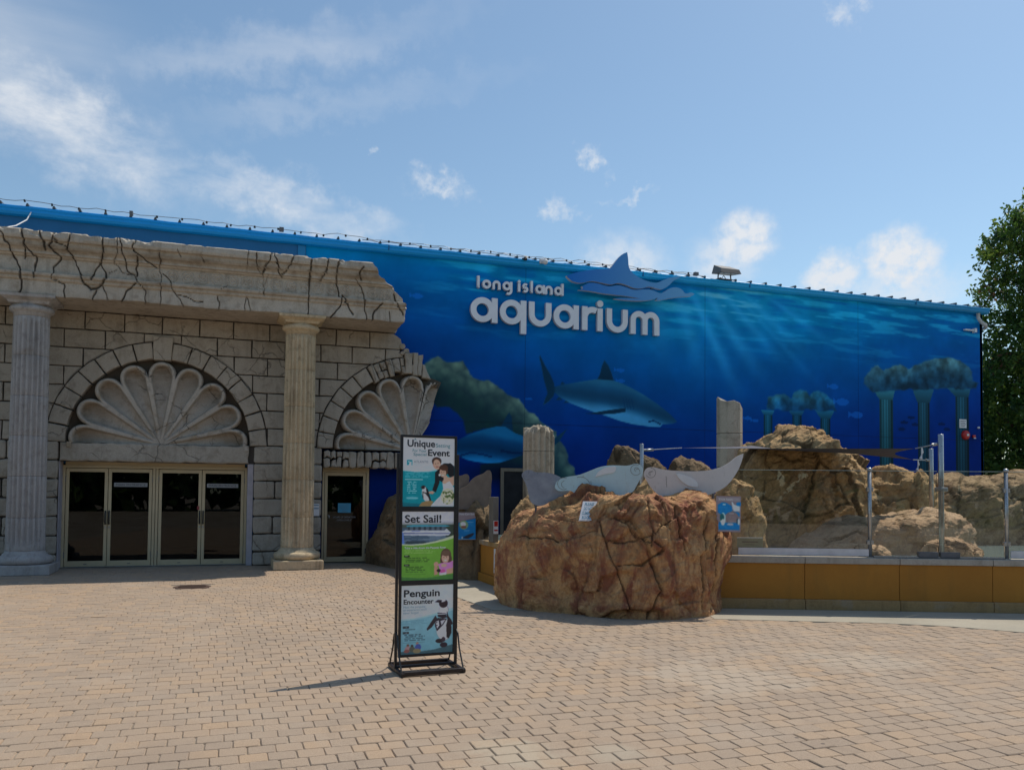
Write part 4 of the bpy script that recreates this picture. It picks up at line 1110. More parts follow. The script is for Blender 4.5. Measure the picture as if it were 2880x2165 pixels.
# ================================================================== COLUMNS
def flute(n, depth):
    return lambda a, z: 1 - depth * abs(math.sin(a * n / 2)) ** 0.6 * 0 - depth * (1 - abs(math.cos(a * n / 2)) ** 2.2)
def column(cx, cy, label, M_COLUMN=M_COLUMN):
    c = empty('entrance_column', (cx, cy, 0), label, 'column', 'fluted entrance columns')
    t = MB(); t.box(cx - .50, cx + .50, cy - .48, cy + .48, 0.0, .19, bev=.02); pl = t.build('plinth', M_COLUMN, c)
    t = MB(); prof = [(.40, .188)] + [(.40 + .075 * math.sin(q), .27 - .08 * math.cos(q)) for q in np.linspace(0.05, math.pi - .05, 9)] + [(.385, .355), (.375, .385), (.345, .40), (.335, .44)]
    t.lathe(cx, cy, prof, 48); t.build('base_moulding', M_COLUMN, c, True)
    zs = [.44, 1.06, 1.84, 2.60, 3.36, 4.12, 4.86]
    for i, (a, b) in enumerate(zip(zs[:-1], zs[1:])):
        r0, r1 = .335 - .027 * i / 6, .335 - .027 * (i + 1) / 6
        n = 140
        t = MB(); k0 = 0 if i else .04
        pf = [(r0 - .004, a + .002), (r0, a + .008)] + [(r0 + (r1 - r0) * q, a + .008 + (b - a - .016) * q) for q in (.2, .4, .6, .8)] + [(r1, b - .008), (r1 - .004, b - .002)]
        lo_, hi_ = (.60 if i == 0 else -9), (4.72 if i == 5 else 9)
        def rf(an, z, f=flute(20, .19)):
            k = sstep(lo_ - .1, lo_, z) * (1 - sstep(hi_, hi_ + .06, z)); return 1 - (1 - f(an, z)) * float(k)
        t.lathe(cx, cy, pf, n, rfun=rf); me = t.mesh('shaft_drum', True)
        link('shaft_drum', me, M_COLUMN, c)
    t = MB(); t.lathe(cx, cy, [(.308, 4.86), (.308, 4.93), (.325, 4.94), (.365, 4.965), (.385, 5.0), (.375, 5.04), (.345, 5.06), (.325, 5.075), (.34, 5.09)], 48); t.build('echinus', M_COLUMN, c, True)
    # abacus: square that flares upward
    V, F = [], []
    for z, w_ in ((5.085, .33), (5.13, .36), (5.17, .42), (5.185, .44), (5.235, .45)):
        for p in dense([(-w_, -w_), (w_, -w_), (w_, w_), (-w_, w_)], .09): V.append((cx + p[0], cy + p[1], z))
    n = len(V) // 5
    # equalise ring sizes
    V = []
    for z, w_ in ((5.085, .33), (5.13, .36), (5.17, .43), (5.185, .46), (5.236, .47)):
        for s_ in range(40):
            q = s_ / 10; k = int(q); fr = q - k
            a, b = [(-1, -1), (1, -1), (1, 1), (-1, 1), (-1, -1)][k], [(-1, -1), (1, -1), (1, 1), (-1, 1), (-1, -1)][k + 1]
            V.append((cx + w_ * (a[0] + (b[0] - a[0]) * fr), cy + w_ * (a[1] + (b[1] - a[1]) * fr), z))
    Vn = np.array(V); Vn += 0.012 * np.stack([fbm(Vn * 6, 3, 3), fbm(Vn * 6, 3, 4), np.zeros(len(Vn))], 1)
    for i in range(4):
        for k in range(40): F.append((i * 40 + k, i * 40 + (k + 1) % 40, (i + 1) * 40 + (k + 1) % 40, (i + 1) * 40 + k))
    F.append(tuple(reversed(range(40)))); F.append(tuple(160 + k for k in range(40)))
    link('abacus', mesh('abacus', Vn, F), M_COLUMN, c)
    return c
column(-3.62, -1.2, 'grey fluted entrance column left of the four glass doors', M_COLUMN2)
column(1.38, -1.2, 'tan fluted entrance column between the four glass doors and the single door')

# ================================================================== DOORS
def door_leaf(root, x0, x1, z1, y, hinge, handle=True):
    lf = MB(); s = .062
    lf.box(x0, x0 + s, y, y + .045, .012, z1, bev=.004); lf.box(x1 - s, x1, y, y + .045, .012, z1, bev=.004)
    lf.box(x0 + s, x1 - s, y + .001, y + .044, z1 - .075, z1, bev=.004); lf.box(x0 + s, x1 - s, y + .001, y + .044, .012, .125, bev=.004)
    d = lf.build('door', M_FRAME, root)
    t = MB(); t.box(x0 + s - .004, x1 - s + .004, y + .018, y + .026, .12, z1 - .07); t.build('glass_pane', M_DOORGLASS, d)
    if handle:
        hx = x1 - .03 if hinge == 'L' else x0 + .03
        t = MB(); sgn = 1
        t.tube([(hx, y, 1.14), (hx, y - .05, 1.15), (hx, y - .065, 1.12), (hx, y - .065, .92), (hx, y - .05, .89), (hx, y, .90)], .016, 8); t.build('pull_handle', M_BLACK, d, True)
        t = MB(); t.lathe(hx, y - .004, [(.018, .80), (.018, .83)], 10); t.build('lock', M_STEEL, d)
    hx = x0 - .008 if hinge == 'L' else x1 + .008
    for z in (.25, z1 - .22):
        t = MB(); t.tube([(hx, y - .004, z - .06), (hx, y - .004, z + .06)], .012, 8); t.build('hinge', M_DKSTEEL, d)
    t = MB(); t.box((x0 + x1) / 2 - .03, (x0 + x1) / 2 + .03, y - .006, y + .003, .055, .068); t.build('kick_latch', M_DKSTEEL, d)
    return d
ed = empty('entrance_doors', (-1.42, -.02, 0), 'four beige-framed glass entrance doors in two pairs under the left arch', 'doors')
t = MB()
t.box(-3.215, -3.165, -.05, .07, 0, 2.10, bev=.004); t.box(.33, .384, -.05, .07, 0, 2.10, bev=.004)
t.box(-3.165, .33, -.049, .069, 2.045, 2.10, bev=.004); t.box(-1.515, -1.465, -.052, .07, 0, 2.045, bev=.004); t.box(-1.455, -1.405, -.052, .07, 0, 2.045, bev=.004)
t.box(-3.165, .33, -.05, .07, 2.102, 2.17)
t.build('door_frame', M_FRAME, ed)
t = MB(); t.box(-3.2, .37, -.06, .08, .0, .011); t.build('threshold', M_STEEL, ed)
L = [door_leaf(ed, -3.155, -2.375, 2.035, -.035, 'L'), door_leaf(ed, -2.365, -1.525, 2.035, -.035, 'R'), door_leaf(ed, -1.395, -.545, 2.035, -.035, 'L'), door_leaf(ed, -.535, .322, 2.035, -.035, 'R')]
M_STRIP = simple('frosted_strip', (.30, .31, .32), .5)
for d, xa, xb in ((L[1], -2.26, -1.62), (L[3], -.44, .20)):
    t = MB(); t.box(xa, xb, -.024, -.0185, 1.66, 1.745); st = t.build('lettering_strip', M_STRIP, d)
    place_text('lettering', 'MAIN ENTRANCE', .062, M_INK, d, ((xa + xb) / 2, -.0262, 1.682), (1, 0, 0), (xb - xa) * .88, 'CENTER')
t = MB(); t.box(-.63, -.585, -.04, -.0185, 1.18, 1.26); t.build('door_sticker', simple('red_sticker', (.3, .05, .05), .5), L[2])
gd = empty('single_door', (2.5, -.02, 0), 'single beige-framed glass door with a blue notice under the broken right arch', 'door')
t = MB(); t.box(2.0, 2.045, -.05, .07, 0, 2.09, bev=.004); t.box(2.985, 3.045, -.05, .07, 0, 2.09, bev=.004); t.box(2.045, 2.985, -.049, .069, 2.035, 2.09, bev=.004); t.box(2.0, 3.045, -.05, .07, 2.092, 2.14); t.build('door_frame', M_FRAME, gd)
d5 = door_leaf(gd, 2.055, 2.975, 2.03, -.035, 'R', False)
t = MB(); t.tube([(2.12, -.04, 1.06), (2.15, -.07, 1.06), (2.16, -.075, 1.0)], .012, 8); t.build('lever_handle', M_STEEL, d5)
t = MB(); t.box(2.355, 2.645, -.022, -.0185, 1.12, 1.335); nt = t.build('blue_notice', simple('blue_paper', (.07, .34, .52), .6, 0, .05, 5), d5)
t = MB()
for k in range(4): t.box(2.40 + .01 * (k % 2), 2.60, -.0235, -.0225, 1.30 - .03 * k, 1.308 - .03 * k)
t.box(2.45, 2.55, -.0235, -.0225, 1.145, 1.165); t.build('notice_print', M_INKBLUE, d5)
M_DIMTXT = simple('door_lettering', (.30, .31, .32), .6)
place_text('lettering', 'HOURS OF OPERATION', .055, M_DIMTXT, d5, (2.5, -.0225, 1.00), (1, 0, 0), .50, 'CENTER')
place_text('lettering', 'OPEN DAILY', .05, M_DIMTXT, d5, (2.5, -.0225, .935), (1, 0, 0), .33, 'CENTER')
# small notice on the pier beside the single door
pn_ = empty('pier_notice', (1.87, -.44, 1.2), 'small white notice with blue lines on the stone pier by the single door', 'notice')
t = MB(); t.box(1.76, 1.90, -.452, -.443, 1.06, 1.33); t.build('board', M_WHITE, pn_)
t = MB(); t.box(1.775, 1.885, -.4545, -.453, 1.29, 1.305); t.box(1.775, 1.885, -.4545, -.453, 1.215, 1.235); t.build('print_lines', M_INKBLUE, pn_)

# ================================================================== WALL SIGN: lettering
YS = -0.115
sign = empty('wall_lettering', (7.9, YS, 5.5), 'raised white lettering long island aquarium on the blue mural wall', 'sign')
M_LSIDE = simple('letter_return', (.62, .63, .68), .5)
def ribbon(pts, w, closed=False):
    n = len(pts); L, Rr = [], []
    for i in range(n):
        a = pts[i - 1] if (closed or i > 0) else pts[i]; b = pts[(i + 1) % n] if (closed or i < n - 1) else pts[i]
        d = np.array((b[0] - a[0], b[1] - a[1])); d = d / (np.linalg.norm(d) or 1)
        nn = np.array((-d[1], d[0])) * w / 2
        L.append((pts[i][0] + nn[0], pts[i][1] + nn[1])); Rr.append((pts[i][0] - nn[0], pts[i][1] - nn[1]))
    return L, Rr
def strokes(lst, y0, depth):
    t = MB()
    for k, (pts, w, closed) in enumerate(lst):
        yf, yb = y0 - 0.0018 * k, y0 + depth
        L, Rr = ribbon(pts, w, closed); n = len(pts)
        for (a, b) in [(i, (i + 1) % n) for i in range(n if closed else n - 1)]:
            v = [(L[a][0], yf, L[a][1]), (L[b][0], yf, L[b][1]), (Rr[b][0], yf, Rr[b][1]), (Rr[a][0], yf, Rr[a][1]),
                 (L[a][0], yb, L[a][1]), (L[b][0], yb, L[b][1]), (Rr[b][0], yb, Rr[b][1]), (Rr[a][0], yb, Rr[a][1])]
            bidx = len(t.v); t.v += v
            t.f += [tuple(bidx + q for q in (0, 1, 2, 3))]; t.m += [0]
            t.f += [tuple(bidx + q for q in (1, 0, 4, 5)), tuple(bidx + q for q in (3, 2, 6, 7))]; t.m += [1, 1]
            if not closed and a == 0: t.f.append(tuple(bidx + q for q in (0, 3, 7, 4))); t.m.append(1)
            if not closed and b == n - 1: t.f.append(tuple(bidx + q for q in (2, 1, 5, 6))); t.m.append(1)
    return t
def ring(cx, cz, r, rz=None): return [(cx + r * math.cos(q), cz + (rz or r) * math.sin(q)) for q in np.linspace(0, 2 * math.pi, 41)[:-1]]
def arc(cx, cz, r, a0, a1, n=14): return [(cx + r * math.cos(R(a0 + (a1 - a0) * i / n)), cz + r * math.sin(R(a0 + (a1 - a0) * i / n))) for i in range(n + 1)]
def letter(ch, x, zb, h, w):
    """x left edge, zb baseline, h x-height, w stroke"""
    r = (h - w) / 2; zc = zb + h / 2
    if ch in 'aqdg':
        s = [(ring(x + h / 2, zc, r), w, True)]
        xs_ = x + h + w * .05
        if ch == 'a': s.append(([(xs_, zb), (xs_, zb + h)], w, False))
        if ch == 'q': s.append(([(xs_, zb - h * .36), (xs_, zb + h)], w, False))
        if ch == 'd': s.append(([(xs_, zb), (xs_, zb + h * 1.38)], w, False))
        if ch == 'g': s.append(([(xs_, zb + h), (xs_, zb - h * .02)] + arc(xs_ - r * .95, zb - h * .02, r * .95, 0, -118, 10), w, False))
        return s
    if ch == 'u':
        rr = (h * .985 - w) / 2; x0, x1 = x + w / 2, x + w / 2 + 2 * rr
        return [([(x0, zb + h), (x0, zb + w / 2 + rr)] + arc((x0 + x1) / 2, zb + w / 2 + rr, rr, 180, 360)[1:] + [(x1, zb + h)], w, False)]
    if ch == 'n':
        rr = (h * .95 - w) / 2; x0, x1 = x + w / 2, x + w / 2 + 2 * rr
        return [([(x0, zb), (x0, zb + h - w / 2 - rr)] + arc((x0 + x1) / 2, zb + h - w / 2 - rr, rr, 180, 0)[1:] + [(x1, zb)], w, False)]
    if ch == 'm':
        rr = h * .285; x0 = x + w / 2
        p = [([(x0, zb), (x0, zb + h - w / 2 - rr)] + arc(x0 + rr, zb + h - w / 2 - rr, rr, 180, 0)[1:] + [(x0 + 2 * rr, zb)], w, False)]
        return p + [([(x0 + 2 * rr, zb + h - w / 2 - rr - .05)] + arc(x0 + 3 * rr, zb + h - w / 2 - rr, rr, 180, 0)[0:] + [(x0 + 4 * rr, zb)], w, False)]
    if ch == 'r':
        x0 = x + w / 2; rr = h * .36
        return [([(x0, zb), (x0, zb + h)], w, False), (arc(x0 + rr, zb + h - w / 2 - rr, rr, 170, 62), w, False)]
    if ch == 'i':
        return [([(x + w / 2, zb), (x + w / 2, zb + h * .96)], w, False), (ring(x + w / 2, zb + h * 1.16, w * .30), w * .56, True)]
    if ch == 'l':
        return [([(x + w / 2, zb + h * 1.36), (x + w / 2, zb + w * .9)] + arc(x + w * .95, zb + w * .95, w * .45, 180, 275, 6), w, False)]
    if ch == 'o': return [(ring(x + h * .55, zc, r * 1.03, r), w, True)]
    if ch == 's':
        rr = (h - w) / 4
        return [(arc(x + h * .42, zb + h - w / 2 - rr, rr * 1.25, 35, 270, 14)[:-1] + arc(x + h * .42, zb + w / 2 + rr, rr * 1.25, 90, -145, 14), w * .92, False)]
for ch, x in zip('aquarium', (5.40, 6.14, 6.89, 7.54, 8.31, 8.73, 8.99, 9.66)):
    strokes(letter(ch, x, 5.70, .60, .145), YS, .10).build('letter', [M_OFFWHITE, M_LSIDE], sign)
for ch, x in zip('long', (5.56, 5.68, 5.945, 6.205)): strokes(letter(ch, x, 6.52, .215, .060), YS, .09).build('letter', [M_OFFWHITE, M_LSIDE], sign)
for ch, x in zip('island', (6.60, 6.70, 6.925, 7.055, 7.305, 7.555)): strokes(letter(ch, x, 6.515, .215, .060), YS, .09).build('letter', [M_OFFWHITE, M_LSIDE], sign)
# shark emblem above it
LOGO1 = [(7.80,6.97),(7.99,7.06),(8.28,7.14),(8.61,7.21),(8.99,7.26),(9.08,7.39),(9.21,7.56),(9.34,7.68),(9.46,7.73),(9.49,7.56),(9.50,7.37),(9.55,7.27),(9.69,7.16),(9.93,7.06),(10.28,7.00),(10.49,7.11),(10.77,7.22),(11.02,7.26),(10.98,7.22),(10.81,7.14),(10.66,6.98),(10.49,6.87),(10.35,6.86),(10.10,6.92),(9.86,6.83),(9.66,6.82),(9.45,6.89),(9.21,6.93),(9.01,6.85),(8.78,6.88),(8.45,6.91),(8.22,6.82),(7.99,6.83),(7.86,6.90)]
LOGO2 = [(8.13,6.65),(8.25,6.68),(8.22,6.75),(8.41,6.86),(8.64,6.86),(8.91,6.80),(9.08,6.83),(9.21,6.87),(9.42,6.83),(9.66,6.77),(9.93,6.82),(10.14,6.84),(10.35,6.77),(10.45,6.76),(10.59,6.85),(10.73,6.94),(10.91,6.96),(11.06,6.91),(11.14,6.80),(11.32,6.87),(11.42,6.83),(11.34,6.76),(11.06,6.73),(10.70,6.66),(10.42,6.58),(10.28,6.57),(10.35,6.64),(10.14,6.56),(9.79,6.51),(9.45,6.50),(9.10,6.51),(9.28,6.55),(9.83,6.57),(9.45,6.61),(9.05,6.61),(8.71,6.62),(8.45,6.65)]
def smooth_poly(p, it=2, sharp=1.0):
    p = [np.array(q) for q in p]
    for _ in range(it):
        o = []
        n = len(p)
        for i in range(n):
            a, b, c = p[i - 1], p[i], p[(i + 1) % n]
            e1, e2 = b - a, c - b
            cs = float(e1 @ e2) / ((np.linalg.norm(e1) * np.linalg.norm(e2)) or 1)
            if cs < 0.15: o.append(b)
            else: o += [b * .75 + a * .25, b * .75 + c * .25]
        p = o
    return [tuple(q) for q in p]
emb = empty('shark_emblem', (9.6, -.22, 6.5), 'blue cut-out shark emblem with white edges above the lettering at the eave', 'emblem')
t_ = NT('emblem_blue')
cc_ = t_.attr('paint', 'Color'); t_.base(cc_); t_.set(Roughness=.6); t_.b.inputs['Specular IOR Level'].default_value = .15
for nm, pl in (('shark_back', LOGO1), ('shark_belly', LOGO2)):
    p = smooth_poly(pl)
    t = MB(); t.prism(p, -.30, -.20, 0, 1)
    me = t.mesh(nm)
    k = np.clip((np.array([v.co.x for v in me.vertices]) - 7.8) / 3.4, 0, 1)[:, None]
    attr(me, 'paint', np.array((.012, .17, .60)) * (1 - k) + np.array((.17, .43, .72)) * k, 'FLOAT_COLOR')
    link(nm, me, [MATS['emblem_blue'], M_LSIDE], emb)
t = MB()
for x, z in ((8.4, 7.0), (9.3, 7.05), (10.3, 6.93), (8.7, 6.72), (9.8, 6.68), (10.8, 6.8)): t.box(x - .02, x + .02, -.20, -.003, z - .02, z + .02)
t.build('standoffs', M_STEEL, emb)

# ---- things fixed to the eave and wall
fl = empty('floodlight', (12.4, -.1, 7.34), 'grey box floodlight standing on the roof edge', 'floodlight')
t = MB()
V = [(12.12, -.46, 7.44), (12.74, -.46, 7.44), (12.72, .0, 7.50), (12.12, .0, 7.50), (12.15, -.42, 7.56), (12.70, -.42, 7.56), (12.66, -.02, 7.74), (12.18, -.02, 7.74)]
t.add(V, [(0, 3, 2, 1), (4, 5, 6, 7), (0, 1, 5, 4), (1, 2, 6, 5), (2, 3, 7, 6), (3, 0, 4, 7)]); t.build('housing', simple('floodlight_grey', (.14, .13, .12), .5, .2), fl)
t = MB(); t.add([(12.17, -.43, 7.438), (12.69, -.43, 7.438), (12.67, -.06, 7.486), (12.17, -.06, 7.486)], [(0, 3, 2, 1)]); t.build('lens', simple('floodlight_lens', (.55, .56, .55), .15), fl)
t = MB(); t.tube([(12.22, -.15, 7.33), (12.24, -.15, 7.60)], .018, 6); t.tube([(12.62, -.15, 7.33), (12.60, -.15, 7.60)], .018, 6); t.box(12.2, 12.64, -.2, -.05, 7.33, 7.35); t.tube([(12.35, -.1, 7.35), (12.4, -.15, 7.45), (12.5, -.1, 7.36)], .012, 6); t.build('bracket', M_DKSTEEL, fl)
cm = empty('dome_camera', (7.21, -.2, 7.26), 'small white dome camera under the eave above the lettering', 'camera')
t = MB(); t.box(7.12, 7.24, -.22, -.17, 7.24, 7.36, bev=.01); t.build('mount', M_WHITE, cm)
t = MB(); t.lathe(7.24, -.27, [(.03, 7.33), (.065, 7.31), (.07, 7.27), (.055, 7.225), (.02, 7.205)], 16); t.build('dome', M_WHITE, cm, True)
sp_ = empty('eave_spotlight', (6.72, -.2, 7.3), 'little black spotlight clipped to the eave left of the dome camera', 'spotlight')
t = MB(); t.tube([(6.68, -.19, 7.31), (6.70, -.24, 7.31)], .02, 8); t.lathe(6.73, -.26, [(.03, 7.335), (.05, 7.30), (.045, 7.265), (.03, 7.255)], 12); t.build('lamp_head', M_BLACK, sp_, True)
bell = empty('alarm_bell', (20.88, -.05, 3.45), 'round red fire alarm bell on the mural near the wall end', 'alarm')
t = MB()
V, F = [], []
for r_, y in ((.14, -.01), (.14, -.06), (.12, -.09), (.05, -.10)):
    for k in range(20): V.append((20.88 + r_ * math.cos(k * math.pi / 10), y, 3.45 + r_ * math.sin(k * math.pi / 10)))
for i in range(3):
    for k in range(20): F.append((i * 20 + k, i * 20 + (k + 1) % 20, (i + 1) * 20 + (k + 1) % 20, (i + 1) * 20 + k))
F.append(tuple(60 + k for k in range(20))); t.add(V, F); t.build('gong', M_RED, bell, True)
t = MB(); t.box(20.86, 20.94, -.115, -.10, 3.42, 3.48); t.build('bell_badge', M_WHITE, bell)
ws = empty('wall_notice', (20.8, -.03, 3.8), 'small white notice on the painted column above the red bell', 'notice')
t = MB(); t.box(20.66, 20.93, -.03, -.01, 3.66, 3.92); t.build('board', M_WHITE, ws)
t = MB()
for k in range(4): t.box(20.69, 20.90 - .03 * (k % 2), -.032, -.031, 3.86 - .05 * k, 3.878 - .05 * k)
t.build('print_lines', M_DKSTEEL, ws)
st_ = empty('alarm_strobe', (21.21, -.04, 3.42), 'small red strobe box right of the alarm bell', 'alarm')
t = MB(); t.box(21.16, 21.26, -.06, -.01, 3.38, 3.46, bev=.008); t.build('box', M_RED, st_)
t = MB(); t.box(21.17, 21.25, -.075, -.061, 3.35, 3.379); t.build('lens', M_WHITE, st_)
t = MB(); t.box(21.37, 21.43, -.05, -.005, 3.66, 3.72, bev=.006); t.box(21.385, 21.415, -.06, -.05, 3.675, 3.705); tag(t.build('wall_sensor', M_WHITE), 'tiny white sensor box on the wall right of the bell', 'sensor')
# string of lamps clipped along the roof edge
strg = empty('roof_cable', (0, -.2, 7.4), 'thin cable with small clips strung along the roof edge', 'cable')
pts = []
for i in range(110):
    x = -6.5 + i * .165
    pts.append((x, -.17 + .03 * math.sin(i * 2.1), 7.40 + .010 * math.sin(i * 1.7) + .010 * math.sin(i * .6) + (.03 if 14 < i % 37 < 19 else 0)))
t = MB(); t.tube(pts, .007, 5); t.build('wire', M_DKSTEEL, strg)
pts2 = [(x, -.10 + .02 * math.sin(k), 7.385 + .018 * math.sin(k * 2.3)) for k, x in enumerate(np.arange(2.8, 12, .2))]
t = MB(); t.tube(pts2, .010, 5); t.build('wire', M_DKSTEEL, strg)
t = MB(); t.box(-.018, .018, -.018, .018, -.028, .022, bev=.006); clip_me = t.mesh('clip'); clip_me.materials.append(M_BLACK)
for i in range(0, 110, 3):
    o = bpy.data.objects.new('clip', clip_me); COL.objects.link(o); o.parent = strg; o.matrix_parent_inverse = parent_matrix(strg).inverted(); o.location = (pts[i][0], pts[i][1], pts[i][2] - .01); o.rotation_euler = (0, random.uniform(-.5, .5), random.uniform(0, 2))
for x, w_ in ((1.0, .10), (11.55, .12), (-2.05, .07)):
    t = MB(); t.box(x - w_ / 2, x + w_ / 2, -.2, -.1, 7.36, 7.45, bev=.01); t.build('junction_box', M_DKSTEEL, strg)
pr_ = empty('eave_projector', (-4.25, -1.2, 6.4), 'dark little projector with a dangling cable on the entablature at the left edge', 'projector')
t = MB(); t.box(-4.42, -4.18, -1.35, -1.1, 6.42, 6.56, bev=.015); t.lathe(-4.25, -1.38, [(.05, 6.45), (.05, 6.53)], 10); t.build('body', M_BLACK, pr_)
t = MB(); t.tube([(-4.3, -1.2, 6.55), (-4.2, -1.0, 6.6), (-4.05, -.7, 6.75), (-3.95, -.3, 7.0), (-3.9, -.18, 7.2)], .012, 6); t.build('lead', M_WHITE, pr_)

# ================================================================== ROCKS
M_BOULDER = rockmat('red_brown_faux_rock', (.54, .30, .13), (.62, .37, .175), (.40, .185, .085), red=(.25, .08, .05))
M_ROCKTAN = rockmat('tan_faux_rock', (.50, .31, .14), (.58, .38, .185), (.26, .15, .07))
M_ROCKPALE = rockmat('pale_sandy_rock', (.58, .40, .245), (.54, .36, .215), (.37, .235, .14))
M_ROCKMID = rockmat('mid_brown_faux_rock', (.38, .255, .135), (.44, .30, .165), (.22, .14, .075))
M_ROCKDK = rockmat('brown_faux_rock', (.27, .19, .11), (.22, .15, .085), (.14, .095, .055))
def closed_curve(pts, n):
    pts = np.array(pts, float); m = len(pts)
    dn = []
    for i in range(m):
        p0, p1, p2, p3 = pts[i - 1], pts[i], pts[(i + 1) % m], pts[(i + 2) % m]
        for t_ in np.linspace(0, 1, 24, endpoint=False):
            dn.append(0.5 * ((2 * p1) + (-p0 + p2) * t_ + (2 * p0 - 5 * p1 + 4 * p2 - p3) * t_ ** 2 + (-p0 + 3 * p1 - 3 * p2 + p3) * t_ ** 3))
    dn = np.array(dn); L = np.r_[0, np.cumsum(np.linalg.norm(np.diff(np.r_[dn, dn[:1]], axis=0), axis=1))]
    s = np.linspace(0, L[-1], n, endpoint=False); q = np.r_[dn, dn[:1]]
    return np.stack([np.interp(s, L, q[:, 0]), np.interp(s, L, q[:, 1])], 1)
def ellipse(cx, cy, rx, ry, rot=0, n=14):
    return [(cx + rx * math.cos(a) * math.cos(rot) - ry * math.sin(a) * math.sin(rot), cy + rx * math.cos(a) * math.sin(rot) + ry * math.sin(a) * math.cos(rot)) for a in np.linspace(0, 2 * math.pi, n, endpoint=False)]
def rock(name, foot, hx, mat, label, nr=220, nt=60, seed=1, amp=.10, cell=1.6, crev=.035, boxy=.45, z0=0.0, group=None, cracks=None, axis=None, zsq=0.62, celld=.5, strata=.45, prof=None, facet=1.0):
    """faux-rock: footprint + top line, then fractured into tilted plates with open joints"""
    C_ = closed_curve(foot, nr)
    cen = C_.mean(0)
    tt = np.linspace(0, 1, nt); a_ = tt * math.pi / 2
    rr = np.cos(a_) ** boxy; rr[-1] = 0; zz = np.sin(a_) ** zsq
    RR = np.repeat(rr[:, None], nr, 1); ZZ = np.repeat(zz[:, None], nr, 1)
    if prof:                                          # two side profiles, blended along x
        kx = sstep(prof[2][0], prof[2][1], C_[:, 0])[None]
        f_ = lambda pr_, c_: np.interp(tt, [q[0] for q in pr_], [q[c_] for q in pr_])[:, None]
        RR = f_(prof[0], 1) * (1 - kx) + f_(prof[1], 1) * kx; ZZ = f_(prof[0], 2) * (1 - kx) + f_(prof[1], 2) * kx
    XY = cen + (C_[None] - cen) * RR[:, :, None]
    hxs, hzs = [h[0] for h in hx], [h[1] for h in hx]
    coord = XY[:, :, 0] if axis is None else (XY[:, :, 0] * axis[0] + XY[:, :, 1] * axis[1])
    H = np.interp(coord, hxs, hzs)
    Z = z0 + (H - z0) * ZZ
    P = np.stack([XY[:, :, 0], XY[:, :, 1], Z], 2).reshape(-1, 3)
    ext = np.array((np.ptp(C_[:, 0]) / 2, np.ptp(C_[:, 1]) / 2))
    N = np.stack([(P[:, 0] - cen[0]) / ext[0] ** 2, (P[:, 1] - cen[1]) / ext[1] ** 2, ZZ.ravel() * 0.9 / ext.mean()], 1)
    N /= np.linalg.norm(N, axis=1)[:, None] + 1e-9
    S = P + 0.16 * np.stack([fbm(P * 1.3, 3, seed + 1), fbm(P * 1.3, 3, seed + 2), fbm(P * 1.3, 3, seed + 3)], 1)
    f1, f2, cid, v1 = worley(S * cell * np.array((1, 1, .75)), seed)
    g1, g2, gid, v2 = worley(S * cell * 2.7, seed + 5)
    tilt = lambda v, i: v[:, 0] * np.sin(i * 97) + v[:, 1] * np.sin(i * 57 + 1) + v[:, 2] * np.sin(i * 31 + 2)
    d = amp * facet * (1.3 * tilt(v1, cid) + .42 * tilt(v2, gid)) + amp * 1.2 * fbm(P * 1.1, 3, seed + 7) + amp * celld * (cid - .5) + amp * .22 * (gid - .5)
    rid = 1 - np.abs(fbm(P * (2.2, 2.2, 1.6), 5, seed + 8, .55)) * 2
    d += amp * .30 * rid
    d += .020 * fbm(P * 9, 4, seed + 10, .6)
    q3 = np.stack([P[:, 0] * .9 + P[:, 2] * .8, P[:, 1] * .9 - P[:, 2] * .4, P[:, 2] * 3.2 - P[:, 0] * 1.3 + P[:, 1] * .6], 1)
    st_ = fbm(q3, 5, seed + 20, .58)
    d += amp * strata * (1 - 2 * np.abs(st_)) + .4 * amp * strata * np.floor(st_ * 5) / 5
    d += .016 * fbm(P * 22, 3, seed + 11, .6)
    j1 = sstep(.040, .006, f2 - f1) * sstep(-.25, .1, fbm(P * .8, 2, seed + 12)); j2 = sstep(.05, .01, g2 - g1) * sstep(.0, .3, fbm(P * 1.1, 2, seed + 13)) * .5
    j = np.maximum(j1, j2)
    if cracks:
        u_ = P[:, 0] * cracks[0][0] + P[:, 1] * cracks[0][1]
        fr_ = (P[:, 1] < np.interp(P[:, 0], [3.5, 6.8], [-7.9, -8.6]))
        uw, zw = u_ + .05 * fbm(P * 3.5, 3, 3), P[:, 2] + .06 * fbm(P * 3.5, 3, 4)
        j = j * .35
        for c in cracks[1]: j = np.maximum(j, sstep(.017, .003, dist_polyline(uw, zw, c) + .008 * vnoise(P * 4, 9)) * fr_)
    fade = sstep(0, .06, np.repeat(tt, nr))
    d = d * (.35 + .65 * fade) - crev * j
    P = P + N * d[:, None]
    P[:nr, 2] = z0 - .05
    Vn = P
    i = np.arange(nt - 1)[:, None] * nr + np.arange(nr)[None]; i2 = np.arange(nt - 1)[:, None] * nr + (np.arange(nr)[None] + 1) % nr
    F = np.stack([i, i2, i2 + nr, i + nr], 2).reshape(-1, 4).tolist()
    me = mesh(name, Vn, F, False)
    me.polygons.foreach_set('use_smooth', [True] * len(me.polygons))
    attr(me, 'crev', np.clip(j * 1.1, 0, 1))
    o = link(name, me, mat)
    return tag(o, label, 'rock', group)
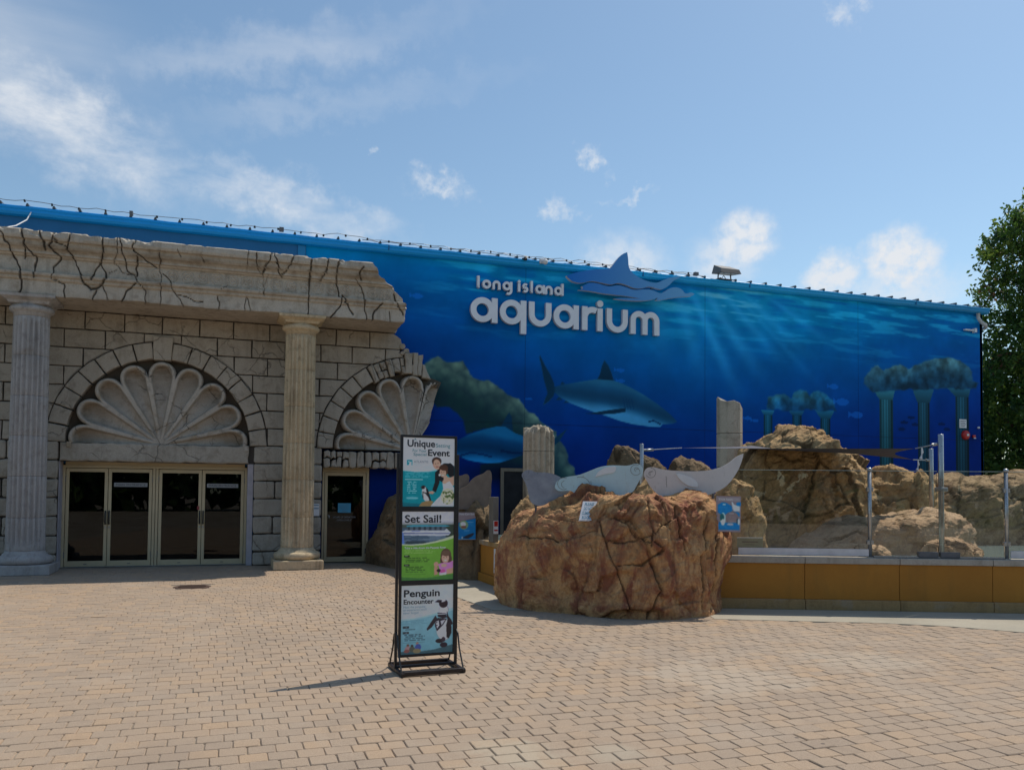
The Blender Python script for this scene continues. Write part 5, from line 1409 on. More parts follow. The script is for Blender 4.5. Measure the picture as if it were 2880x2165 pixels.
# big front boulder; crack lines in metres along its front and up
bx = Vector((.942, -.336))
def bl(s, z): return (s, z)
def bu(x, y): return x * .942 + y * -.336
CRK = []
for L_ in ([(4.66, 1.28), (4.70, 1.0), (4.77, .70), (4.86, .45), (4.97, .1)], [(5.16, 1.62), (5.18, 1.42), (5.23, 1.16), (5.21, .95)], [(4.8, 1.34), (5.05, 1.1), (5.2, 1.0)], [(5.48, 1.25), (5.25, 1.12), (4.95, 1.02), (4.72, .98)],
           [(6.05, 1.3), (6.02, .95), (6.0, .5), (6.02, .1)], [(4.78, .68), (5.1, .72), (5.35, .9), (5.25, 1.02)], [(5.2, .74), (5.25, .52), (5.32, .38), (5.15, .02)], [(3.62, 1.0), (3.52, .78), (3.47, .35), (3.45, .05)], [(5.55, 1.42), (5.62, 1.15), (5.75, .85)], [(6.3, 1.1), (6.28, .7), (6.35, .3)], [(3.75, 1.0), (3.95, 1.06), (4.25, .98), (4.62, 1.12)]):
    CRK.append([(x * .942 + np.interp(x, [3.55, 4.25, 4.85, 5.3, 6.05, 6.8], [-7.95, -8.6, -9.3, -9.5, -9.42, -8.6]) * -.336, z) for x, z in L_])
boulder = rock('boulder', [(3.86, -7.35), (3.80, -7.85), (4.03, -8.3), (4.34, -8.62), (4.80, -9.22), (5.31, -9.48), (6.05, -9.42), (6.36, -9.25), (6.72, -8.75), (6.75, -8.3), (6.2, -7.8), (5.2, -7.2), (4.3, -7.0)],
     [(3.45, 1.2), (3.75, 1.42), (3.95, 1.50), (4.4, 1.50), (4.62, 1.55), (4.78, 1.72), (4.95, 1.70), (5.16, 1.66), (5.5, 1.53), (5.9, 1.55), (6.1, 1.60), (6.5, 1.56), (6.8, 1.45)],
     M_BOULDER, 'big red-brown cracked faux boulder in front of the seal pool', 640, 170, 3, .095, 1.1, .035, .20, cracks=((.942, -.336), CRK), zsq=.42, strata=.25, celld=.75, facet=1.05, prof=([(0, 1, 0), (.14, 1.02, .2), (.30, 1.03, .45), (.42, 1.0, .66), (.52, .94, .76), (.62, .84, .87), (.70, .74, .94), (.80, .58, .99), (.9, .3, 1.0), (1, 0, 1.0)],
           [(0, 1, 0), (.14, 1.0, .22), (.30, 1.01, .50), (.42, 1.0, .74), (.52, .97, .87), (.62, .90, .95), (.70, .80, .985), (.80, .6, 1.0), (.9, .3, 1.0), (1, 0, 1.0)], (4.5, 5.6)))
leftrock = rock('boulder', [(3.12, -.1), (3.1, -1.0), (3.3, -1.7), (3.6, -2.7), (3.85, -3.9), (4.2, -4.36), (4.55, -4.25), (5.0, -3.0), (5.2, -.1)],
     [(3.05, .6), (3.25, .9), (3.45, 1.45), (3.75, 1.55), (4.6, 1.56)], M_ROCKDK, 'dark brown faux rock bank behind the poster stand', 300, 90, 12, .06, 1.4, .03, .18, zsq=.38)
rock('rock', ellipse(10.75, -5.4, 1.95, 1.25), [(8.9, 1.5), (9.3, 1.95), (9.7, 2.45), (9.98, 2.72), (10.33, 2.84), (10.70, 2.80), (11.0, 2.55), (11.43, 2.30), (12.1, 2.1), (12.5, 1.9)], M_ROCKTAN, 'tall tan rock mound with a dark cap behind the glass fence', 400, 140, 21, .10, 1.0, .022, .42, z0=.55, celld=.5, strata=.9)
rock('rock', ellipse(7.62, -7.85, .42, .42), [(7.1, 1.5), (7.52, 1.78), (7.8, 1.7), (8.0, 1.45)], M_ROCKTAN, 'upright tan rock right behind the seal information sign', 140, 60, 31, .06, 1.8, .03, .6, z0=.55)
rock('rock', ellipse(10.4, -8.0, 1.62, .72, R(-8)), [(8.8, .84), (9.25, .95), (9.45, 1.06), (9.85, 1.24), (10.9, 1.28), (11.0, 1.36), (11.7, 1.34), (11.95, .85)], M_ROCKPALE, 'low pale sandy rock platform behind the middle glass pane', 260, 70, 41, .06, 1.2, .018, .35, z0=.55, strata=.8)
rock('rock', ellipse(10.25, -9.45, .42, .22, R(-20)), [(9.8, .9), (10.25, .96), (10.7, .88)], M_ROCKPALE, 'small pale rock at the foot of the tall sail pole', 110, 40, 51, .035, 3, .02, .5, z0=.6)
rock('rock', ellipse(9.15, -8.7, .5, .3, R(-15)), [(8.6, .82), (9.1, .9), (9.6, .84)], M_ROCKPALE, 'flat pale rock lying left of the sandy platform', 110, 40, 56, .035, 2.4, .02, .5, z0=.6)
rock('rock', ellipse(12.15, -6.4, .85, .7), [(11.3, 1.5), (11.9, 2.1), (12.3, 2.04), (13, 1.6)], M_ROCKTAN, 'layered tan rock just right of the first fence post', 170, 70, 61, .08, 1.4, .03, .45, z0=.55, celld=.7, strata=.9)
rock('rock', ellipse(14.9, -6.1, 2.7, 1.0), [(12.2, 1.5), (12.9, 1.8), (14.9, 2.0), (17, 1.98)], M_ROCKMID, 'long tan rock ledge at the back right of the seal pool', 260, 70, 71, .11, 1.1, .025, .4, z0=.55, strata=.8)
rock('rock', ellipse(18.4, -6.4, 1.9, 1.1), [(16.5, 1.9), (18.4, 2.05), (20, 1.9)], M_ROCKMID, 'tan rock ledge at the far right edge behind the glass', 160, 60, 75, .11, 1.1, .025, .4, z0=.55, strata=.8)
rock('rock', ellipse(8.7, -2.5, .88, .5), [(7.85, 2.55), (8.08, 2.74), (8.9, 2.42), (9.5, 2.1)], M_ROCKDK, 'leaning brown rock slab against the mural left of the square pillar', 150, 60, 81, .06, 1.4, .03, .3, z0=.5)
rock('rock', ellipse(9.95, -2.5, .7, .5), [(9.2, 2.15), (9.85, 2.42), (10.4, 2.3)], M_ROCKDK, 'brown rock below the mural just beside the square pillar', 130, 50, 91, .07, 1.6, .03, .5, z0=.5)
rock('rock', ellipse(5.15, -5.7, .55, .6), [(4.6, 1.5), (5.1, 1.62), (5.7, 1.3)], M_ROCKTAN, 'pale rock seen between the grey post and the dark seal cut-out', 130, 50, 95, .07, 1.8, .03, .5, z0=.5)
rock('rock', ellipse(6.75, -6.55, .6, .4), [(6.2, 1.45), (6.72, 1.88), (7.3, 1.4)], M_ROCKTAN, 'tan rock peeping between the blue and the grey seal cut-outs', 130, 50, 97, .06, 1.8, .03, .6, z0=.5)

# ================================================================== SEAL POOL: wall, floor, glass fence
PU = Vector((.9263, -.3768, 0)); PN = Vector((-.3768, -.9263, 0))       # along the pool wall, and out of it towards the plaza
PO = Vector((7.06, -8.9, 0))
def pw(s, d, z): return PO + PU * s + PN * d + Vector((0, 0, z))
def pbox(t, s0, s1, d0, d1, z0, z1, m=0, bev=0.0):
    k = MB(); k.box(s0, s1, d0, d1, z0, z1, 0, bev)
    return t.add([pw(x, -y, z) for x, y, z in k.v], k.f, m)
M_OCHRE = NT('ochre_wall_paint')
c = M_OCHRE.ramp(M_OCHRE.noise(1.3, 7, .65), [(.3, (.36, .145, .014)), (.7, (.45, .195, .022))])
c = M_OCHRE.mix(M_OCHRE.ramp(M_OCHRE.noise(3.5, 6, .6, (1, 1, .25)), [(.55, 0.0), (.75, .45)]), c, (.24, .12, .02))
c = M_OCHRE.mix(M_OCHRE.ramp(M_OCHRE.noise(7, 6, .7), [(.68, 0.0), (.74, .6)]), c, (.42, .36, .27))
M_OCHRE.base(c); M_OCHRE.set(Roughness=.75); M_OCHRE.bump(M_OCHRE.noise(45, 4), .003); M_OCHRE = M_OCHRE.m
M_LEDGE = stone('ledge_concrete', (.42, .27, .12), (.38, .25, .12), (.24, .15, .07), streak=.3, bump=.004, stain=(.36, .33, .29), stainamt=.6)
M_CAPC = stone('cap_concrete', (.46, .42, .37), (.42, .37, .31), (.27, .22, .17), streak=.3, bump=.004)
pool = empty('pool_wall', pw(1.8, 0, 0), 'ochre painted low wall of the seal pool with a pale concrete cap', 'wall')
JT = [-.55, .80, 2.12, 3.40, 4.75, 6.1, 7.4]
for a, b in zip(JT[:-1], JT[1:]):
    t = MB(); pbox(t, a + .004, b - .004, 0, .22, .15, .652); t.build('wall_panel', M_OCHRE, pool)
    t = MB(); pbox(t, a + .003, b - .003, -.045, .22, 0, .148, bev=.012); t.build('base_course', M_LEDGE, pool)
    t = MB(); pbox(t, a + .003, b - .003, -.03, .25, .655, .745, bev=.01); t.build('cap_stone', M_CAPC, pool)
# left leg of the wall, running back beside the walkway
lw = empty('pool_side_wall', (4.5, -5.9, 0), 'short ochre side wall with grey post between the left rock and the boulder', 'wall')
t = MB(); t.box(4.42, 4.66, -7.3, -4.2, .16, .66); t.build('wall_panel', M_OCHRE, lw)
t = MB(); t.box(4.37, 4.66, -7.3, -4.2, 0, .158, bev=.012); t.build('base_course', M_OCHRE, lw)
t = MB(); t.box(4.39, 4.69, -7.3, -4.2, .662, .75, bev=.012); t.build('cap_stone', M_LEDGE, lw)
t = MB(); t.box(4.37, 4.47, -5.30, -5.05, .75, 1.54, bev=.006); t.build('post', simple('grey_post_paint', (.16, .145, .12), .6), lw)
# pool deck and water inside
POOL = [(4.66, -7.4), (6.9, -8.65), (7.06, -8.7), (14.6, -11.8), (22, -11.0), (22, -2.0), (4.66, -2.0)]
slab('pool_floor', POOL, .3, .62, M_CONC, 'concrete floor of the seal pool behind the glass')
t = NT('pool_water'); t.base((.20, .27, .26)); t.set(Roughness=.06); t.b.inputs['IOR'].default_value = 1.33
t.bump(t.noise(5, 4, .55), .02); M_WATER = t.m
slab('pool_water', [(x, y) for x, y in POOL], .63, .70, M_WATER, 'shallow grey-green pool water behind the glass')
# glass fence
fence = empty('glass_fence', pw(1.8, 0, .745), 'clear glass panel fence on steel posts along the pool wall', 'fence')
POSTS = [1.75, 3.65, 5.55]
M_EDGE = simple('polished_glass_edge', (.42, .52, .49), .2)
for s in POSTS:
    t = MB(); a = pw(s, -.10, .745); t.lathe(a.x, a.y, [(.027, .745), (.027, 1.99)], 18); po = t.build('post', M_STEEL, fence, True)
    t = MB(); t.lathe(a.x, a.y, [(.032, 1.985), (.034, 2.0), (.03, 2.02), (.015, 2.032)], 18); t.build('post_cap', M_STEEL, po, True)
    t = MB(); t.lathe(a.x, a.y, [(.05, .745), (.05, .757)], 18); t.build('base_plate', M_STEEL, po)
    for z in (.96, 1.72):
        t = MB(); pbox(t, s - .045, s + .045, .075, .125, z - .03, z + .03, bev=.006); t.build('glass_clamp', M_STEEL, po)
for a, b in ((-.35, 1.72), (1.78, 2.69), (2.71, 3.62), (3.68, 5.52), (5.58, 7.3)):
    t = MB(); pbox(t, a, b, .094, .106, .775, 1.985); gp_ = t.build('glass_pane', M_FENCEGLASS, fence)
    t = MB(); pbox(t, a, b, .0935, .1065, 1.9855, 1.9915); t.build('polished_edge', M_EDGE, gp_)
for a, b in ((-.12, 1.72), (3.69, 5.5)):
    t = MB(); pbox(t, a, b, .06, .085, .765, .865, bev=.003); t.build('white_kick_strip', simple('white_strip_paint', (.66, .64, .66), .4) if 'white_strip_paint' not in MATS else MATS['white_strip_paint'], fence)
t = MB(); pbox(t, 1.79, 3.60, .06, .115, .748, .772, bev=.003); t.build('bottom_rail', M_STEEL, fence)
for s in (2.55, 2.85):
    t = MB(); pbox(t, s - .135, s + .135, .045, .13, .755, .835, bev=.006); t.build('floor_clamp', M_DKSTEEL, fence)
ns = empty('donor_plaque', pw(.08, .085, .87), 'small pale green plaque standing behind the left glass pane above the white strip', 'plaque')
t = MB(); pbox(t, -.13, .24, .110, .118, .868, 1.0); t.build('board', simple('plaque_green', (.33, .34, .22), .5), ns)
t = MB(); pbox(t, -.13, .24, .109, .119, 1.0, 1.012); t.build('board_edge', M_WHITE, ns)
t = MB(); pbox(t, -.06, .17, .1085, .1095, .935, .955); pbox(t, -.02, .13, .1085, .1095, .905, .912); t.build('print_lines', M_TAN, ns)

# ================================================================== RUIN COLUMNS in the pool
rc = empty('ruin_column', (5.70, -4, .6), 'short broken fluted column standing behind the dark seal cut-out', 'column')
def stub(cx, cy, r, zs, root, nfl, tilt=0):
    for i, (a, b) in enumerate(zip(zs[:-1], zs[1:])):
        n = 120; top = i == len(zs) - 2
        V, F = [], []
        hs = [a + .004, a + .012, a + (b - a) * .35, a + (b - a) * .7, b - .012, b - .004]
        for z in hs:
            for k in range(n):
                an = 2 * math.pi * k / n
                f = 1 - .15 * (1 - abs(math.cos(an * nfl / 2)) ** 1.5)
                zz = z + ((.05 * math.sin(an * 3) + .04 * math.sin(an * 7 + 1)) if top and z > b - .02 else 0)
                V.append((cx + r * f * math.cos(an), cy + r * f * math.sin(an), zz))
        for j in range(len(hs) - 1):
            for k in range(n): F.append((j * n + k, j * n + (k + 1) % n, (j + 1) * n + (k + 1) % n, (j + 1) * n + k))
        if top:
            base = len(V)
            for rr_, dz in ((.75, .06), (.4, .10), (.12, .12)):
                for k in range(n): an = 2 * math.pi * k / n; V.append((cx + r * rr_ * math.cos(an), cy + r * rr_ * math.sin(an), b + dz + .03 * math.sin(an * 5 + rr_ * 9)))
            for j, (p, q) in enumerate((((len(hs) - 1) * n, base), (base, base + n), (base + n, base + 2 * n))):
                for k in range(n): F.append((p + k, p + (k + 1) % n, q + (k + 1) % n, q + k))
            F.append(tuple(base + 2 * n + k for k in range(n)))
        link('shaft_drum', mesh('shaft_drum', V, F), M_RUIN, root)
stub(5.70, -4.0, .305, [.6, 1.5, 2.42, 2.80], rc, 16)
pil = empty('ruin_pillar', (10.02, -4, .6), 'tall broken weathered stone pillar rising against the mural', 'pillar')
M_PIL = stone('pillar_stone', (.58, .51, .41), (.47, .41, .32), (.24, .2, .16), streak=.85, bump=.008)
def pillar_block(z0, z1, broken=False):
    n = 12; V, F = [], []
    hs = [z0 + .004, z0 + .014, z1 - .014, z1 - .004]
    for z in hs:
        for k in range(n):
            an = 2 * math.pi * (k + .5) / n; rr_ = .275 * (1 if .012 < z - z0 < z1 - z0 - .012 else .97) * (1 + .03 * math.sin(k * 2.3))
            zz = z + (.10 * math.cos(an - 2.9) + .05 * math.sin(an * 3)) * (1 if broken and z > z1 - .02 else 0)
            V.append((10.02 + rr_ * math.cos(an), -4.0 + rr_ * math.sin(an), zz))
    for j in range(3):
        for k in range(n): F.append((j * n + k, j * n + (k + 1) % n, (j + 1) * n + (k + 1) % n, (j + 1) * n + k))
    F.append(tuple(reversed(range(n)))); F.append(tuple(3 * n + k for k in range(n)))
    link('pillar_block', mesh('pillar_block', V, F), M_PIL, pil)
for a_, b_ in ((.6, 1.5), (1.5, 2.19), (2.19, 2.90)): pillar_block(a_, b_)
pillar_block(2.90, 3.55, True)
t = MB(); t.box(10.29, 10.33, -4.32, -4.28, 2.60, 2.66); t.tube([(10.31, -4.33, 2.66), (10.33, -4.4, 2.67), (10.36, -4.48, 2.67)], .014, 6); t.build('sail_shackle', M_STEEL, pil)

# ================================================================== SEAL CUT-OUTS
def plate(root, name, pts, axis, front, back, mat, side=None, it=2):
    t = MB(); t.prism(smooth_poly(pts, it), front, back, 0, 1, axis=axis); return t.build(name, [mat, side or mat], root)
SO = Vector((3.9, -7.9, 0)); SU = Vector((2.8, -1.0, 0)).normalized(); SN = Vector((SU.y, -SU.x, 0))
def sax(u, w, d): p = SO + SU * u - SN * d + Vector((0, 0, w)); return (p.x, p.y, p.z)
SDARK = [(0.05,1.88),(0.10,1.94),(0.17,1.96),(0.24,1.93),(0.27,1.92),(0.44,1.92),(0.57,1.88),(0.64,1.84),(0.78,1.60),(0.53,1.54),(0.35,1.42),(0.18,1.48),(0.15,1.69),(0.10,1.80)]
SBLUE = [(0.53,1.71),(0.57,1.81),(0.70,1.86),(0.87,1.88),(1.02,1.94),(1.21,2.02),(1.43,2.03),(1.58,2.02),(1.68,2.06),(1.76,2.04),(1.80,1.97),(1.77,1.86),(1.71,1.76),(1.64,1.62),(1.28,1.52),(1.02,1.55),(0.87,1.58),(0.78,1.66),(0.70,1.66),(0.61,1.65),(0.56,1.67)]
BFLIP = [(1.11,1.86),(1.15,1.94),(1.26,2.00),(1.38,2.02),(1.41,2.00),(1.39,1.92),(1.28,1.91)]
SGREY = [(1.80,1.89),(1.82,1.97),(1.88,2.01),(1.99,2.00),(2.07,1.97),(2.41,1.95),(2.69,1.96),(2.87,2.00),(3.01,2.07),(3.12,2.17),(3.22,2.21),(3.20,2.11),(3.14,1.96),(3.01,1.77),(2.88,1.68),(2.69,1.60),(2.41,1.55),(2.22,1.55),(2.03,1.59),(1.90,1.72),(1.84,1.82)]
GFLIP = [(2.26,1.91),(2.31,1.92),(2.48,1.87),(2.57,1.79),(2.57,1.73),(2.46,1.73),(2.33,1.81)]
def sealpaint(name, a, b, d):
    t = NT(name)
    c = t.mix(t.ramp(t.noise(5, 6, .65), [(.35, 0.0), (.65, 1.0)]), a, b)
    c = t.mix(t.ramp(t.noise(26, 6, .7, (1, 1, .45)), [(.60, 0.0), (.68, .65)]), c, d)
    c = t.mix(t.ramp(t.noise(9, 4, .6, (2.5, 2.5, .25)), [(.62, 0.0), (.75, .35)]), c, d)
    t.base(c); t.set(Roughness=.55); t.bump(t.noise(30, 4), .002)
    return t.m
M_SD = sealpaint('dark_seal_paint', (.20, .22, .27), (.29, .315, .365), (.12, .13, .15))
M_SB = sealpaint('blue_seal_paint', (.42, .60, .66), (.47, .66, .72), (.36, .42, .38))
M_SB2 = sealpaint('pale_blue_seal_paint', (.64, .68, .70), (.70, .74, .76), (.52, .55, .54))
M_SG = sealpaint('grey_seal_paint', (.55, .535, .53), (.61, .59, .58), (.42, .40, .38))
M_SBR = sealpaint('brown_seal_paint', (.15, .115, .09), (.20, .155, .12), (.08, .06, .045))
M_LINE = simple('seal_outline_paint', (.20, .21, .20), .6)
def seal(label, body, d, mat, flip=None, fmat=None, face=None, arcs=()):
    r = empty('seal_cutout', sax(np.mean([p[0] for p in body]), min(p[1] for p in body), d), label, 'cut-out', 'painted metal seal cut-outs')
    plate(r, 'body', body, sax, d, d + .02, mat)
    if flip: plate(r, 'flipper', flip, sax, d - .014, d - .002, fmat or mat)
    for k, a in enumerate(arcs):
        t = MB(); L_, R_ = ribbon(a, .0065)
        t.add([sax(u, w, d - .003) for u, w in L_ + R_[::-1]], [(i, i + 1, len(L_) + len(R_) - 2 - i, len(L_) + len(R_) - 1 - i) for i in range(len(L_) - 1)]); t.build('painted_line', M_LINE, r)
    us = [p[0] for p in body]; lo_ = min(p[1] for p in body)
    for u in (min(us) + .3 * (max(us) - min(us)), min(us) + .7 * (max(us) - min(us))):
        t = MB(); a = sax(u, lo_ + .1, d + .03); t.box(a[0] - .012, a[0] + .012, a[1] - .012, a[1] + .012, 1.1, lo_ + .2); t.build('stake', M_DKSTEEL, r)
    return r
seal('dark grey mottled metal seal cut-out, leftmost on the big boulder', SDARK, .06, M_SD, arcs=[arc(.14, 1.86, .05, 150, 320, 8)])
seal('light blue metal seal cut-out in the middle on the boulder', SBLUE, .0, M_SB, BFLIP, M_SB2, arcs=[arc(1.69, 1.965, .075, 60, 330, 16), arc(1.70, 1.97, .03, 20, 250, 8), arc(1.715, 1.95, .03, -30, 150, 8), arc(.66, 1.76, .085, 60, 300, 12), arc(.68, 1.75, .05, 100, 260, 8), [(1.05, 1.80), (1.06, 1.66)], arc(.9, 1.72, .14, 20, 110, 8)])
seal('pale grey metal seal cut-out with raised tail, right on the boulder', SGREY, .0, M_SG, GFLIP, M_SB2, arcs=[arc(1.90, 1.925, .07, -150, 90, 16), arc(1.90, 1.915, .028, 40, 280, 8), arc(1.92, 1.92, .03, 60, 220, 6), [(2.12, 1.88), (2.13, 1.72)]])
def sax(u, w, d): return (u, -4.25 + d, w)
seal('small brown seal cut-out beside the poster stand, partly hidden', [(3.62, 1.3), (3.60, 1.75), (3.72, 1.92), (3.98, 1.93), (4.10, 1.92), (4.19, 1.965), (4.25, 1.92), (4.24, 1.80), (4.20, 1.66), (4.24, 1.3)], .05, M_SBR)
seal('taller brown seal cut-out with pointed nose by the grey post', [(3.98, 1.3), (3.97, 1.58), (4.03, 1.67), (4.12, 1.71), (4.20, 1.75), (4.26, 1.84), (4.38, 1.93), (4.50, 1.96), (4.58, 2.04), (4.65, 2.02), (4.67, 1.88), (4.65, 1.75), (4.66, 1.58), (4.60, 1.3)], -.02, M_SBR, arcs=[arc(4.07, 1.60, .06, 60, 260, 8)])

# ================================================================== SHADE SAIL AND POLES
def pole(label, x, y, z0, z1, r, base=True):
    p = empty('sail_pole', (x, y, z0), label, 'pole', 'steel sail poles')
    t = MB(); t.lathe(x, y, [(r, z0), (r, z1 - .004), (r * .9, z1)], 20); t.build('tube', M_STEEL, p, True)
    t = MB(); t.lathe(x, y, [(r * 1.8, z0), (r * 1.8, z0 + .015), (r * 1.15, z0 + .05)], 20); t.build('base_flange', M_STEEL, p, True)
    return p
p1 = pole('tall steel sail pole behind the middle glass pane', 9.90, -9.6, .70, 2.54, .038)
t = MB(); t.box(9.83, 9.97, -9.66, -9.54, 1.70, 1.76, bev=.008); t.build('collar', M_STEEL, p1)
p2 = pole('shorter steel sail pole standing on the pale rock platform', 11.36, -8.0, 1.2, 2.44, .036)
p3 = pole('short steel sail pole between the blue and grey seal cut-outs', 6.62, -6.5, .6, 2.47, .034)
sail = empty('shade_sail', (9.4, -7.0, 2.4), 'grey fabric shade sail stretched flat above the seal pool', 'sail')
SA, SB_, SC, SD = Vector((7.6, -6.15, 2.44)), Vector((10.42, -4.55, 2.66)), Vector((9.66, -9.36, 2.335)), Vector((11.05, -7.92, 2.245))
n = 26; V, F = [], []
mid = (SA + SB_ + SC + SD) / 4
for i in range(n + 1):
    for j in range(n + 1):
        u_, v_ = i / n, j / n
        p = SA * (1 - u_) * (1 - v_) + SB_ * u_ * (1 - v_) + SC * (1 - u_) * v_ + SD * u_ * v_
        # concave edges
        pull = max(0, abs(2 * u_ - 1) ** 3 * (1 - (2 * v_ - 1) ** 2), abs(2 * v_ - 1) ** 3 * (1 - (2 * u_ - 1) ** 2)) * .17
        p = p.lerp(mid, pull); V.append((p.x, p.y, p.z - .03 * math.sin(math.pi * u_) * math.sin(math.pi * v_)))
for i in range(n):
    for j in range(n): F.append((i * (n + 1) + j, i * (n + 1) + j + 1, (i + 1) * (n + 1) + j + 1, (i + 1) * (n + 1) + j))
link('fabric', mesh('fabric', V, F, True), simple('grey_sail_fabric', (.085, .085, .115), .8, 0, .05, 4), sail)
t = MB(); t.tube([SA, (6.66, -6.48, 2.36)], .009, 6); t.tube([SB_, (10.36, -4.48, 2.665)], .01, 6); t.tube([SC, (9.87, -9.57, 2.40)], .010, 6); t.tube([SD, (11.33, -8.0, 2.24)], .010, 6); t.build('tension_cable', M_STEEL, sail)
for p, q in ((SC, Vector((9.87, -9.57, 2.40))), (SD, Vector((11.33, -8.0, 2.24))), (SA, Vector((6.66, -6.48, 2.36)))):
    t = MB(); m_ = p.lerp(q, .75); t.tube([m_, q], .022, 8); t.build('turnbuckle', M_STEEL, sail, True)
    if p is not SA:
        t = MB(); m2 = p.lerp(q, .3); t.tube([m2, m2 + Vector((.01, 0, -.08)), m2 + Vector((-.02, 0, -.17))], .018, 6, radii=[.008, .016, .022]); t.build('strap_end', M_WHITE, sail)

# ================================================================== POSTER STAND
ang = R(3.5); ST = Vector((math.cos(ang), math.sin(ang), 0)); SNn = Vector((math.sin(ang), -math.cos(ang), 0)); S0 = Vector((1.5, -11.55, 0))
def sp(s, d, z): return S0 + ST * s + SNn * d + Vector((0, 0, z))
def sbox(t, s0, s1, d0, d1, z0, z1, bev=0.0, m=0):
    k = MB(); k.box(s0, s1, d0, d1, z0, z1, 0, bev); return t.add([sp(x, -y, z) for x, y, z in k.v], k.f, m)
stand = empty('poster_stand', sp(.26, 0, 0), 'black freestanding poster stand holding three stacked posters', 'sign stand')
t = MB(); sbox(t, -.046, -.021, -.012, .012, .0, 1.985, .003); t.build('upright', M_BLACK, stand)
t = MB(); sbox(t, .526, .551, -.012, .012, .0, 1.985, .003); t.build('upright', M_BLACK, stand)
t = MB(); sbox(t, -.04, .545, -.014, .014, .03, .055, .004); t.build('lower_crossbar', M_BLACK, stand)
# floor frame, front and back bars with cross arms
t = MB()
sbox(t, -.02, .55, .245 - .5, .28 - .5, .006, .045, .006); sbox(t, -.02, .55, .205, .24, .006, .045, .006); sbox(t, -.045, -.012, -.26, .24, .004, .036, .004); sbox(t, .52, .553, -.26, .24, .004, .036, .004)
t.build('floor_frame', simple('scuffed_black_metal', (.028, .02, .02), .4, .2, .4, 14), stand)
for s in (-.035, .54):
    for d in (-.235, .215):
        t = MB(); t.tube([sp(s, 0, .36), sp(s, -d * .25, .33), sp(s, -d * .45, .2), sp(s, -d * .95, .035)], .008, 6); t.build('brace', M_BLACK, stand)
class Paint:
    """flat print laid out in its own units (x right, y down), stored as colours on a fine mesh"""
    def __init__(s, w, h, step):
        s.nx, s.ny = int(w / step), int(h / step); s.w, s.h = w, h
        gx_, gy_ = np.meshgrid(np.linspace(0, w, s.nx + 1), np.linspace(0, h, s.ny + 1)); s.X, s.Y = gx_.ravel(), gy_.ravel()
        s.c = np.zeros((len(s.X), 3))
    def fill(s, m, col, a=1.0):
        m = (np.asarray(m, float) * a)[:, None]; s.c = s.c * (1 - m) + np.asarray(col, float) * m
    def poly(s, pts, col, a=1.0): s.fill(in_poly(s.X, s.Y, pts), col, a)
    def ell(s, x, y, rx, ry, col, a=1.0, rot=0):
        dx, dy = s.X - x, s.Y - y; c, q = math.cos(R(rot)), math.sin(R(rot))
        s.fill(((dx * c + dy * q) / rx) ** 2 + ((-dx * q + dy * c) / ry) ** 2 < 1, col, a)
    def rect(s, x0, y0, x1, y1, col, a=1.0): s.fill((s.X >= x0) & (s.X <= x1) & (s.Y >= y0) & (s.Y <= y1), col, a)
    def below(s, pts, col, a=1.0): s.fill(s.Y > np.interp(s.X, [p[0] for p in pts], [p[1] for p in pts]), col, a)
    def text_bars(s, x0, y0, x1, n, dy, th, col, a=.6, seed=1):
        for k in range(n):
            y = y0 + k * dy; e = x1 - (x1 - x0) * (.0, .08, .2, .04, .12)[(k + seed) % 5]
            wv_ = vnoise(np.stack([s.X * .05, s.X * 0 + k + seed * 7, s.X * 0], 1)) > -.45
            s.fill((s.X > x0) & (s.X < e) & (np.abs(s.Y - y) < th) & wv_, col, a)
    def build(s, name, parent, fn, E=.62, mat=None, blur=2):
        g = s.c.reshape(s.ny + 1, s.nx + 1, 3)
        for _ in range(blur):                        # printed photograph: no hard vector edges
            q = np.pad(g, ((1, 1), (1, 1), (0, 0)), 'edge'); g = (q[:-2, 1:-1] + q[2:, 1:-1] + q[1:-1, :-2] + q[1:-1, 2:] + 2 * q[1:-1, 1:-1]) / 6
        s.c = g.reshape(-1, 3) * (1 + .05 * fbm(np.stack([s.X / 60, s.Y / 60, s.X * 0], 1), 4, 8))[:, None]
        V = [fn(x / s.w, 1 - y / s.h) for x, y in zip(s.X, s.Y)]
        i = np.arange(s.ny)[:, None] * (s.nx + 1) + np.arange(s.nx)[None]
        F = np.stack([i + s.nx + 1, i + s.nx + 2, i + 1, i], 2).reshape(-1, 4).tolist()
        me = mesh(name, V, F); attr(me, 'paint', np.clip(lin(np.clip(s.c, 0, 255)) / E, 0, .86), 'FLOAT_COLOR')
        return link(name, me, mat or M_POSTER, parent)
def poster(z0, z1, s0, s1, pt, name):
    hldr = MB(); sbox(hldr, s0 - .022, s1 + .022, -.010, .012, z0 - .022, z1 + .022); o = hldr.build(name, M_BLACK, stand)
    t = MB()
    for a in ((s0 - .024, s0, z0 - .024, z1 + .024), (s1, s1 + .024, z0 - .024, z1 + .024)): sbox(t, a[0], a[1], -.0165, -.0102, a[2], a[3], .002)
    for a in ((s0, s1, z1, z1 + .024), (s0, s1, z0 - .024, z0)): sbox(t, a[0], a[1], -.0162, -.0102, a[2], a[3], .002)
    t.build('frame_lip', M_BLACK, o)
    pt.build('print', o, lambda u, v: sp(s0 + (s1 - s0) * u, .0115, z0 + (z1 - z0) * v))
    def txt(s, x, y, h, mat, width=None, bold=0.0):
        k = (s1 - s0) / pt.w; kz = (z1 - z0) / pt.h
        place_text('lettering', s, h * kz / .72, mat, o, sp(s0 + x * k, .0128, z1 - y * kz), ST, width * k if width else None, 'LEFT', bold)
    return o, txt
SK, SK2 = (196, 150, 128), (205, 158, 134)
